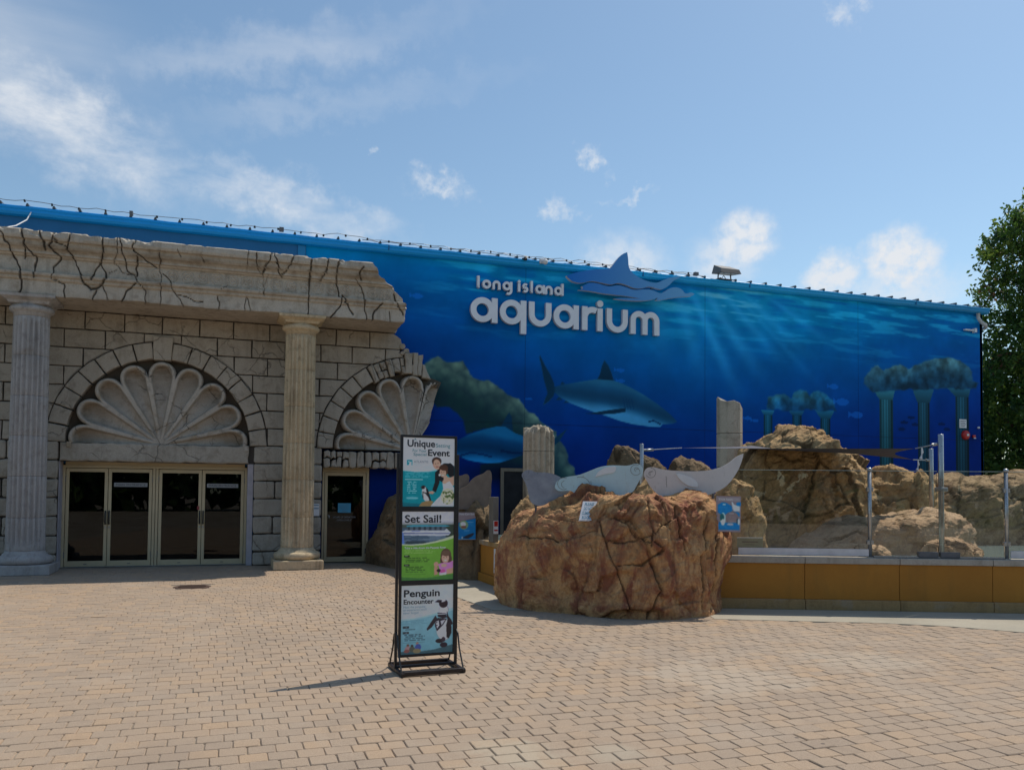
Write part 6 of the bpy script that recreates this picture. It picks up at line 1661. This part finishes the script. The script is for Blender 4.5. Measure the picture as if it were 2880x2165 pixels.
# --- poster 1
p = Paint(1035, 1392, 5.5); p.fill(np.ones(len(p.X)), (196, 197, 212)); p.fill(sstep(300, 640, p.Y), (186, 205, 214), .6)
p.below([(0, 668), (250, 690), (500, 680), (640, 650), (1035, 560)], (120, 190, 198)); p.below([(0, 680), (250, 702), (500, 694), (700, 664), (1035, 590)], (0, 138, 150)); p.below([(0, 1310), (200, 1325), (400, 1340), (1035, 1380)], (6, 108, 122))
p.poly([(760, 535), (830, 510), (960, 505), (1035, 570), (1035, 770), (960, 760), (880, 700), (800, 900), (730, 860), (730, 870), (735, 900), (660, 1105), (590, 1060), (640, 900), (640, 700), (700, 640)], (26, 28, 34))
p.ell(672, 520, 82, 122, SK, rot=-14); p.fill(((p.X - 672) / 98) ** 2 + ((p.Y - 470) / 86) ** 2 < 1, (70, 50, 42)); p.ell(680, 530, 72, 100, SK2, rot=-14)
p.ell(650, 520, 12, 6, (60, 40, 36)); p.ell(700, 512, 12, 6, (60, 40, 36)); p.ell(690, 582, 30, 9, (150, 70, 70)); p.poly([(735, 560), (790, 520), (800, 560), (750, 600)], (225, 225, 230))
p.ell(815, 610, 92, 78, (74, 48, 36)); p.ell(870, 680, 40, 60, (84, 54, 40)); p.ell(800, 705, 66, 92, SK2, rot=-10); p.ell(822, 620, 70, 40, (80, 52, 40)); p.ell(775, 690, 10, 5, (60, 40, 36)); p.ell(822, 684, 10, 5, (60, 40, 36)); p.ell(800, 752, 26, 9, (235, 225, 220)); p.ell(735, 750, 24, 24, (228, 222, 210))
p.poly([(905, 560), (1035, 570), (1035, 775), (940, 790), (900, 720)], (24, 26, 32)); p.poly([(820, 780), (880, 750), (900, 790), (960, 795), (1035, 760), (1035, 960), (930, 960), (800, 920), (790, 880), (815, 850)], SK2)
p.poly([(795, 915), (850, 930), (880, 905), (940, 872), (1000, 960), (1035, 1010), (1035, 1392), (545, 1392), (660, 1270), (780, 1150), (812, 1020)], (214, 214, 222)); p.poly([(820, 1040), (860, 1060), (700, 1392), (640, 1392)], (188, 190, 202)); p.poly([(880, 1000), (1035, 1060), (1035, 1200), (850, 1120)], (204, 206, 214))
nb = worley(np.stack([p.X / 42, p.Y / 42, p.X * 0], 1), 4); bq = ((p.X - 905) / 140) ** 2 + ((p.Y - 1185) / 165) ** 2 < 1
p.fill(bq, (196, 190, 160)); p.fill(bq & (nb[2] < .3), (84, 104, 60)); p.fill(bq & (nb[2] > .6) & (nb[0] < .35), (226, 218, 194))
p.ell(460, 1150, 72, 150, (226, 224, 214), rot=-14); p.poly([(455, 1000), (500, 1040), (570, 1270), (540, 1280), (480, 1130)], (30, 30, 36)); p.poly([(395, 1080), (410, 1090), (415, 1250), (395, 1200)], (40, 40, 46)); p.ell(412, 1005, 46, 40, (52, 34, 40)); p.ell(430, 1030, 36, 40, (224, 224, 220)); p.ell(405, 1010, 36, 28, (50, 34, 38)); p.poly([(345, 1000), (385, 990), (385, 1020)], (60, 50, 54)); p.poly([(395, 1090), (470, 1110), (520, 1190), (505, 1200), (450, 1130), (395, 1110)], (30, 30, 36), .9)
p.poly([(520, 1090), (590, 1075), (640, 1100), (600, 1140), (525, 1130)], SK); p.poly([(318, 1392), (380, 1310), (460, 1280), (560, 1272), (620, 1290), (560, 1392)], (150, 124, 84))
p.text_bars(40, 720, 575, 4, 28, 7, (150, 205, 210), .55); p.rect(40, 840, 400, 854, (214, 232, 236), .8); p.text_bars(85, 895, 290, 7, 37, 9, (206, 228, 232), .75, 3); p.ell(190, 1222, 130, 34, (70, 165, 175), .8); p.rect(80, 1210, 300, 1236, (130, 192, 200), .8); p.rect(82, 452, 184, 560, (0, 134, 148)); p.poly([(110, 560), (130, 500), (165, 480), (170, 560)], (205, 220, 226)); p.ell(118, 490, 20, 16, (170, 205, 212))
p.text_bars(215, 535, 495, 2, 26, 4, (150, 160, 178), .6)
po1, tx = poster(1.498, 2.133, .008, .503, p, 'poster')
tx('Unique', 75, 182, 140, M_INK, 555, .0022); tx('Setting', 650, 184, 78, M_INKTEAL, 290); tx('For Your', 182, 292, 62, M_INKTEAL, 275); tx('Special', 200, 366, 62, M_INKTEAL, 258); tx('Event', 485, 360, 130, M_INK, 445, .0022); tx('A', 212, 58, 46, M_INKTEAL, 48); tx('ATLANTIS', 215, 510, 50, simple('printed_grey', (.34, .40, .46), .5), 285)
# --- poster 2
p = Paint(1040, 1400, 5.5); p.fill(np.ones(len(p.X)), (190, 190, 204)); p.fill(sstep(170, 300, p.Y), (122, 132, 128)); p.rect(0, 270, 1040, 420, (74, 88, 82)); p.rect(0, 330, 1040, 720, (70, 92, 112)); p.fill((p.Y > 470) & (vnoise(np.stack([p.X / 120, p.Y / 14, p.X * 0], 1), 3) > .1), (108, 128, 146), .8)
p.rect(880, 270, 1040, 520, (52, 66, 56)); p.poly([(85, 285), (230, 272), (880, 280), (985, 300), (880, 312), (90, 310)], (66, 150, 170)); p.poly([(120, 310), (880, 312), (850, 390), (60, 392)], (84, 100, 112)); p.fill((p.Y > 312) & (p.Y < 385) & (p.X > 60) & (p.X < 860) & (np.sin(p.X / 17) > .2), (40, 52, 62), .8)
p.poly([(0, 410), (60, 380), (850, 390), (895, 350), (985, 435), (940, 490), (780, 505), (20, 480)], (186, 190, 216)); p.poly([(20, 432), (960, 446), (950, 460), (25, 452)], (86, 96, 134)); p.poly([(0, 410), (30, 440), (50, 660), (0, 670)], (92, 126, 196)); p.rect(190, 395, 360, 405, (96, 110, 170)); p.poly([(100, 600), (460, 610), (500, 650), (60, 660)], (48, 66, 76))
p.below([(0, 660), (200, 672), (420, 655), (640, 615), (860, 555), (1040, 490)], (186, 210, 160)); p.below([(0, 685), (200, 697), (420, 684), (640, 650), (860, 605), (1040, 555)], (108, 162, 58)); p.fill((p.Y > 700) * sstep(700, 1300, p.Y), (98, 158, 60), .6); p.below([(0, 1325), (300, 1352), (600, 1350), (1040, 1290)], (70, 124, 62))
p.ell(888, 905, 108, 142, (92, 68, 56)); p.ell(830, 1010, 60, 90, (84, 62, 52)); p.ell(960, 980, 50, 90, (88, 64, 54)); p.ell(876, 962, 76, 98, (204, 156, 136)); p.ell(890, 862, 84, 60, (104, 80, 66)); p.ell(848, 945, 10, 6, (60, 44, 40)); p.ell(904, 940, 10, 6, (60, 44, 40)); p.ell(880, 1010, 28, 14, (226, 196, 190)); p.poly([(728, 1085), (800, 1060), (960, 1050), (1035, 1010), (1035, 1270), (900, 1290), (750, 1310), (760, 1200)], (206, 124, 184)); p.poly([(900, 1190), (1035, 1160), (1035, 1275), (910, 1290)], (200, 150, 128)); p.ell(690, 1085, 48, 52, (198, 150, 130)); p.poly([(650, 1130), (720, 1130), (725, 1290), (650, 1310)], (190, 140, 120)); p.ell(850, 1110, 62, 34, (206, 162, 140)); p.ell(745, 1215, 42, 34, (40, 30, 40)); p.ell(830, 1230, 50, 40, (196, 86, 150)); p.poly([(770, 1270), (900, 1250), (900, 1300), (760, 1312)], (216, 200, 220))
p.text_bars(50, 790, 690, 3, 28, 5, (176, 206, 140), .6, 2); p.rect(48, 890, 158, 930, (24, 36, 24)); p.rect(48, 1070, 158, 1108, (24, 36, 24)); p.text_bars(66, 900, 130, 1, 9, 8, (170, 180, 170), .7); p.text_bars(66, 1090, 140, 1, 9, 8, (170, 180, 170), .7); p.text_bars(80, 950, 560, 3, 36, 8, (36, 66, 30), .75, 4); p.text_bars(80, 1130, 480, 4, 34, 8, (36, 66, 30), .75, 1); p.rect(40, 1276, 480, 1284, (50, 90, 40), .7)
po2, tx = poster(.822, 1.452, .008, .503, p, 'poster')
tx('Set Sail!', 48, 222, 156, M_INK, 732, .0022); tx('Take a ride down the Peconic River', 50, 760, 42, M_INKWHITE, 836, .0006)
# --- poster 3
p = Paint(795, 1062, 4.5); p.fill(np.ones(len(p.X)), (186, 194, 214)); p.below([(0, 520), (200, 510), (420, 470), (795, 370)], (156, 190, 200)); p.below([(0, 545), (220, 530), (430, 492), (795, 410)], (124, 174, 186)); p.fill(sstep(700, 1000, p.Y), (112, 172, 184), .6); p.below([(0, 1015), (300, 1025), (500, 1010), (795, 945)], (66, 100, 108))
p.ell(650, 700, 114, 182, (150, 150, 156), rot=-8); p.ell(645, 700, 104, 172, (222, 220, 220), rot=-8); p.poly([(720, 520), (770, 570), (775, 760), (735, 850), (700, 830), (690, 640)], (38, 32, 40)); p.poly([(525, 480), (555, 540), (470, 660), (400, 710), (390, 680), (430, 620)], (46, 40, 48)); p.ell(652, 402, 76, 84, (150, 152, 162)); p.ell(648, 402, 66, 80, (216, 216, 220)); p.ell(645, 300, 68, 66, (44, 32, 42)); p.ell(625, 250, 54, 26, (196, 196, 204)); p.poly([(510, 270), (560, 238), (620, 246), (610, 290), (560, 280)], (40, 34, 42)); p.poly([(555, 440), (680, 450), (700, 520), (640, 530), (560, 500)], (36, 32, 44)); p.rect(560, 455, 680, 472, (200, 204, 212)); p.poly([(520, 560), (560, 520), (700, 540), (640, 640), (550, 730), (515, 640)], (44, 40, 52)); p.poly([(525, 580), (575, 560), (585, 640), (550, 690)], (196, 196, 204)); p.poly([(600, 570), (680, 550), (620, 640)], (190, 190, 198)); p.ell(545, 590, 9, 9, (30, 30, 40)); p.ell(548, 635, 9, 9, (30, 30, 40)); p.poly([(700, 420), (725, 500), (770, 560), (795, 620), (780, 640), (730, 590), (700, 520)], (40, 34, 44)); p.ell(590, 880, 62, 34, (40, 34, 42)); p.ell(655, 945, 58, 40, (44, 36, 50)); p.ell(650, 860, 30, 40, (60, 48, 60))
p.ell(108, 925, 20, 22, (110, 80, 66)); p.ell(108, 975, 46, 40, (180, 140, 140)); p.ell(170, 935, 20, 22, (70, 56, 50)); p.ell(172, 985, 44, 42, (92, 96, 84)); p.ell(250, 900, 20, 24, (180, 130, 110)); p.ell(262, 960, 46, 52, (72, 92, 160)); p.ell(245, 1015, 60, 36, (150, 134, 98)); p.ell(90, 1010, 44, 26, (150, 90, 84))
p.text_bars(30, 548, 420, 3, 22, 4, (92, 140, 158), .6); p.rect(30, 628, 118, 660, (28, 36, 44)); p.rect(30, 712, 118, 744, (28, 36, 44)); p.text_bars(44, 645, 100, 1, 9, 7, (170, 180, 190), .7); p.text_bars(44, 729, 104, 1, 9, 7, (170, 180, 190), .7); p.text_bars(50, 680, 230, 1, 9, 7, (50, 76, 90), .7); p.text_bars(50, 762, 370, 4, 28, 8, (44, 70, 84), .75, 2); p.rect(30, 878, 370, 884, (70, 100, 116), .7)
po3, tx = poster(.150, .776, .010, .506, p, 'poster')
tx('Penguin', 30, 175, 110, M_INK, 548, .0022); tx('Encounter', 30, 288, 74, M_INK, 456, .0014); tx('Meet the penguins', 30, 348, 34, M_INKPALE, 330); tx("an experience you'll", 30, 392, 34, M_INKPALE, 350); tx('never forget!', 30, 438, 34, M_INKPALE, 230)

# ================================================================== SIGNS ON THE ROCKS
from mathutils.bvhtree import BVHTree
CAM = Vector((0, -19.05, 1.65))
def bvh(o): return BVHTree.FromPolygons([v.co.copy() for v in o.data.vertices], [list(q.vertices) for q in o.data.polygons])
BV = bvh(boulder); BL = bvh(leftrock)
def seat(tree, p, out=.05):
    """where the line of sight to p meets the rock, moved a little out of it"""
    p = Vector(p); d = (p - CAM).normalized(); h = tree.ray_cast(CAM, d)
    return (h[0] - d * out) if h[0] is not None else p
def board(name, label, cat, c, w, h, right, up, paint=None, edge=None, mat=None, th=.012):
    r = empty(name, c, label, cat)
    right, up = Vector(right).normalized(), Vector(up).normalized(); nrm = right.cross(up) * 1.0
    def P(u, v, d): return Vector(c) + right * (u * w) + up * (v * h) + nrm * d
    k = MB(); k.box(-.5, .5, -th, 0, -.5, .5); t = MB(); t.add([P(x, z, y) for x, y, z in k.v], [tuple(reversed(f)) for f in k.f]); t.build('board', mat or M_WHITE, r)
    if paint: paint.build('print', r, lambda u, v: P(u - .5, v - .5, .002))
    return r, P, right, up
# do-not-climb sign leaning back on the slope
c = seat(BV, (4.54, -8.94, 1.395), .075)
rt = Vector((.942, -.336, 0)); up = (Vector((0, 0, 1)) * .80 + Vector((.36, .40, 0)) * .95).normalized()
up = (up - rt * up.dot(rt) + rt * .22).normalized()
r, P, r1, u1 = board('warning_sign', 'white leaning sign reading please do not climb on rocks', 'sign', c, .185, .30, rt, up)
for k, s in enumerate(('PLEASE', 'DO NOT', 'CLIMB ON', 'ROCKS')):
    place_text('lettering', s, .066, M_INKBLUE, r, P(0, .27 - .235 * k, .004), r1, .155 if len(s) > 6 else .125, 'CENTER', .0015, u1)
t = MB(); k = MB(); k.box(-.53, .53, -.016, -.012, -.52, .52); t.add([P(x, z, y) for x, y, z in k.v], k.f); t.build('sign_back', M_OFFWHITE, r)
def seals_print(kind):
    if kind == 1:
        p = Paint(900, 1230, 16); p.fill(np.ones(len(p.X)), (128, 116, 122)); p.rect(60, 50, 860, 170, (150, 146, 150), .7); B = (0, 112, 176)
        p.poly([(60, 300), (200, 220), (320, 220), (560, 330), (600, 500), (450, 560), (330, 640), (180, 640), (60, 560)], B); p.ell(840, 270, 110, 70, B); p.poly([(450, 560), (600, 520), (850, 560), (860, 700), (600, 600), (430, 660)], B); p.ell(580, 750, 250, 220, (120, 108, 110)); p.rect(60, 920, 860, 1160, B); p.poly([(60, 900), (130, 900), (450, 960), (60, 1000)], B)
        p.poly([(560, 200), (600, 210), (640, 290), (860, 350), (860, 520), (640, 500), (600, 400), (580, 290)], (190, 214, 220)); p.ell(250, 780, 100, 210, (176, 206, 204)); p.ell(215, 730, 80, 130, (28, 90, 96)); p.ell(250, 900, 70, 110, (200, 214, 200)); p.ell(790, 860, 50, 90, (30, 60, 74)); p.ell(830, 880, 40, 110, (188, 210, 222)); p.ell(520, 970, 120, 40, (170, 170, 178)); p.text_bars(90, 380, 520, 5, 42, 10, (60, 140, 190), .6); p.rect(230, 270, 350, 310, (170, 196, 214)); p.text_bars(440, 690, 760, 6, 44, 9, (150, 140, 140), .6); p.text_bars(90, 1000, 820, 3, 44, 10, (70, 140, 190), .6); p.rect(470, 590, 650, 612, (190, 190, 196))
    else:
        p = Paint(900, 1300, 16); p.fill(np.ones(len(p.X)), (124, 112, 116)); p.rect(20, 40, 880, 130, (136, 128, 132)); p.below([(0, 560), (250, 500), (500, 390), (900, 260)], (120, 70, 76)); p.below([(0, 580), (250, 520), (500, 410), (900, 280)], (0, 106, 164)); p.ell(500, 600, 150, 210, (120, 150, 110)); p.ell(480, 560, 90, 110, (206, 214, 216)); p.ell(500, 700, 90, 70, (120, 80, 70)); p.ell(190, 1080, 150, 210, (60, 90, 110)); p.ell(190, 1130, 90, 100, (200, 180, 140)); p.poly([(430, 1220), (620, 1080), (800, 980), (860, 1000), (800, 1130), (640, 1250)], (34, 44, 60)); p.rect(430, 1150, 480, 1260, (170, 180, 190)); p.ell(120, 380, 60, 80, (60, 50, 44)); p.rect(640, 450, 820, 470, (190, 200, 210)); p.rect(500, 860, 700, 880, (190, 200, 210)); p.rect(110, 620, 250, 640, (190, 200, 210)); p.text_bars(650, 500, 850, 5, 34, 8, (60, 140, 190), .6); p.text_bars(500, 910, 720, 4, 34, 8, (60, 140, 190), .6); p.text_bars(110, 670, 260, 5, 34, 8, (60, 140, 190), .6); p.rect(0, 1275, 900, 1300, (140, 134, 138))
    return p
c = seat(BV, (6.30, -9.56, 1.37), .52); sc = (c - CAM).length / (Vector((6.30, -9.56, 1.37)) - CAM).length
M_SIGNFR = simple('sign_frame_grey', (.38, .38, .41), .45)
r, P, r1, u1 = board('info_sign', 'blue and grey seal information sign headed True Seals on the boulder', 'sign', c, .325 * sc, .475 * sc, (.942, -.336, -.01), (.03, .02, 1), seals_print(1), mat=M_SIGNFR)
place_text('lettering', 'True Seals', .036, M_INKWHITE, r, P(-.42, .385, .004), r1, .19, 'LEFT', 0.0, u1)
t = MB(); t.tube([P(0, -.45, -.02), P(0, -.5, -.25)], .015, 6); t.tube([P(0, .3, -.02), P(0, .2, -.3)], .015, 6); t.build('bracket', M_DKSTEEL, r)
c = seat(BL, (4.12, -4.2, .99), .10)
r, P, r1, u1 = board('info_sign', 'blue wildlife information sign on the dark rock right behind the poster stand', 'sign', c, .50, .50, (.96, -.05, 0), (.0, .03, 1), seals_print(2), mat=M_SIGNFR)
place_text('lettering', 'Others You Can See', .05, M_INKWHITE, r, P(-.47, .405, .004), r1, .46, 'LEFT', 0.0, u1)
rs = empty('red_warning_label', (4.42, -5.3, 1.02), 'small red and white warning label on the grey post by the walkway', 'sign')
t = MB(); t.box(4.378, 4.462, -5.310, -5.302, .90, 1.13); t.build('board', M_WHITE, rs)
t = MB(); t.box(4.386, 4.454, -5.3125, -5.3115, 1.03, 1.12); t.build('red_print', M_RED, rs)
t = MB(); t.box(4.386, 4.454, -5.3125, -5.3115, .95, .975); t.build('red_print', M_RED, rs)
yn = empty('wall_notice', (4.41, -5.3, .45), 'white notice with a red foot on the ochre side wall', 'notice')
t = MB(); t.box(4.405, 4.415, -6.05, -5.25, .22, .64); t.build('board', M_WHITE, yn)
t = MB(); t.box(4.402, 4.404, -6.0, -5.55, .24, .32); t.build('red_print', M_RED, yn)

# ================================================================== TREE at the right end of the wall
def leaf_mat(name, stops):
    t = NT(name); f = t.attr('rnd'); t.base(t.ramp(f, stops)); t.set(Roughness=.5)
    t.b.inputs['Specular IOR Level'].default_value = .35
    tr = t.new('ShaderNodeBsdfTranslucent'); t.l.new(t.ramp(f, [(p, tuple(x * 1.3 for x in c)) for p, c in stops]), tr.inputs[0])
    mx = t.new('ShaderNodeMixShader'); mx.inputs[0].default_value = .4
    t.l.new(t.b.outputs[0], mx.inputs[1]); t.l.new(tr.outputs[0], mx.inputs[2]); t.l.new(mx.outputs[0], t.out.inputs[0])
    return t.m
M_LEAF = leaf_mat('leaf_green', [(0.0, (.022, .055, .014)), (.4, (.06, .125, .022)), (.75, (.13, .20, .03)), (.93, (.22, .27, .045)), (1.0, (.18, .10, .05))])
M_BARK = simple('bark', (.07, .05, .035), .9, 0, .3, 12, .02, 20)
def tree(label, x, y, h, lobes, nleaf, seed, lsize=.13, trunk=.22, group=None):
    """lobes: (cx,cy,cz,rx,ry,rz) ellipsoids filled with sprays of leaves"""
    rg = np.random.default_rng(seed)
    r = empty('tree', (x, y, 0), label, 'tree', group)
    t = MB(); tp = [(x, y, -.1), (x + .05, y, h * .25), (x - .04, y + .05, h * .5), (x + .08, y, h * .78)]
    t.tube(tp, trunk, 10, radii=[trunk * 1.3, trunk, trunk * .7, trunk * .25])
    for k, L_ in enumerate(lobes):
        z = max(h * .12, L_[2] - L_[5] * .9); b = (x, y, min(z, h * .7)); e = (L_[0], L_[1], L_[2])
        t.tube([b, ((b[0] + e[0]) / 2, (b[1] + e[1]) / 2, (b[2] + e[2]) / 2 + .1), e], .05, 6, radii=[trunk * .4, trunk * .25, .02])
    t.build('trunk', M_BARK, r, True)
    vol = np.array([L_[3] * L_[4] + L_[3] * L_[5] + L_[4] * L_[5] for L_ in lobes]); vol /= vol.sum()
    nspray = nleaf // 26
    lb = rg.choice(len(lobes), nspray, p=vol)
    La = np.array(lobes)[lb]
    d = rg.normal(size=(nspray, 3)); d /= np.linalg.norm(d, axis=1)[:, None]
    rad = rg.random(nspray) ** .22
    # uneven surface
    bump = 1 + .16 * fbm(d * 2.2 + lb[:, None] * 3, 3, seed)
    cen = La[:, :3] + d * La[:, 3:] * (rad * bump)[:, None]
    per = 26
    dirs = d + rg.normal(0, .5, (nspray, 3)) + np.array((0, 0, -.15)); dirs /= np.linalg.norm(dirs, axis=1)[:, None]
    tt = rg.random((nspray, per)) * .42
    pos = cen[:, None] + dirs[:, None] * tt[:, :, None] + rg.normal(0, .10, (nspray, per, 3))
    pos = pos.reshape(-1, 3); n = len(pos)
    a = rg.normal(size=(n, 3)) + np.repeat(dirs, per, 0) * 1.2; a /= np.linalg.norm(a, axis=1)[:, None]
    b = rg.normal(size=(n, 3)); b -= a * (a * b).sum(1)[:, None]; b /= np.linalg.norm(b, axis=1)[:, None]
    s = lsize * rg.uniform(.6, 1.25, n)[:, None]
    V = np.stack([pos - a * s * .5, pos + b * s * .28, pos + a * s * .5, pos - b * s * .28], 1).reshape(-1, 3)
    F = (np.arange(n)[:, None] * 4 + np.arange(4)[None]).tolist()
    me = mesh('crown', V, F)
    tone = np.repeat(np.clip(rg.normal(.45, .2, nspray), 0, .95), per) + rg.normal(0, .10, n)
    sel = np.repeat(fbm(cen * .8, 3, seed + 3) > .42, per); tone = np.where(sel & (rg.random(n) < .5), 1.0, np.clip(tone, 0, .94))
    attr(me, 'rnd', np.repeat(tone, 4))
    link('crown', me, M_LEAF, r)
    return r
TL = [(a + .75, *b) for a, *b in [(25.3, 1.3, 3.0, 2.6, 2.2, 2.6), (25.4, 1.4, 5.6, 2.6, 2.2, 2.3), (25.3, 1.2, 7.9, 2.6, 2.2, 2.0), (25.7, 1.3, 9.6, 2.7, 2.0, 1.4), (25.7, 1.2, 10.6, 2.0, 1.6, .9), (23.5, 1.0, 8.5, .9, .9, .7), (23.8, 1.1, 10.1, .8, .9, .6), (25.1, 1.1, 11.2, .8, .8, .6), (26.8, 1.3, 11.4, 1.4, 1.2, 1.0), (27.6, 1.5, 9.4, 2.0, 1.8, 2.2), (27.8, 1.6, 6, 2.2, 2, 3), (23.4, 1.2, 2.0, .7, 1.0, 2.0), (23.4, 1.5, 1.6, 1.2, 1.4, 1.9), (23.3, 1.6, 4.4, 1.1, 1.4, 1.8), (24.1, .8, 6.5, 1.2, 1.0, 1.5)]]
tree('tall dense green tree at the right end of the blue wall', 26.3, 1.6, 12, TL, 64000, 5, .16)
tree('darker evergreen behind the tall tree at the right edge', 27.5, 7.5, 9, [(27.3, 7.2, 2.2, 3.6, 1.6, 2.4), (27.4, 7.2, 5.2, 3.4, 1.6, 2.4), (24.6, 5.8, 2.0, 1.6, 1.2, 2.1), (24.4, 5.8, 4.8, 1.6, 1.2, 2.0), (30.0, 7.2, 4, 2.8, 1.6, 3.8), (29.5, 8.5, 2, 3.0, 1.4, 2.4)], 36000, 8, .24)

# ================================================================== FAR TREES across the plaza, seen mirrored in the door glass
rg = np.random.default_rng(77)
n = 9000
cx_ = rg.uniform(-60, 45, n); hh = 7.5 + 2.5 * vnoise(np.stack([cx_ * .16, cx_ * 0, cx_ * 0], 1), 3) + 1.2 * vnoise(np.stack([cx_ * .6, cx_ * 0, cx_ * 0], 1), 4)
pos = np.stack([cx_, -46 + rg.uniform(-2.5, 2.5, n), hh * rg.random(n) ** .8], 1)
a = rg.normal(size=(n, 3)); a /= np.linalg.norm(a, axis=1)[:, None]; b = rg.normal(size=(n, 3)); b -= a * (a * b).sum(1)[:, None]; b /= np.linalg.norm(b, axis=1)[:, None]
V = np.stack([pos - a * .75, pos + b * .5, pos + a * .75, pos - b * .5], 1).reshape(-1, 3)
me = mesh('far_trees', V, (np.arange(n)[:, None] * 4 + np.arange(4)[None]).tolist()); attr(me, 'rnd', np.repeat(rg.random(n) * .6, 4))
tag(link('far_trees', me, M_LEAF), 'dark tree line across the plaza mirrored in the entrance door glass', None, None, 'stuff')
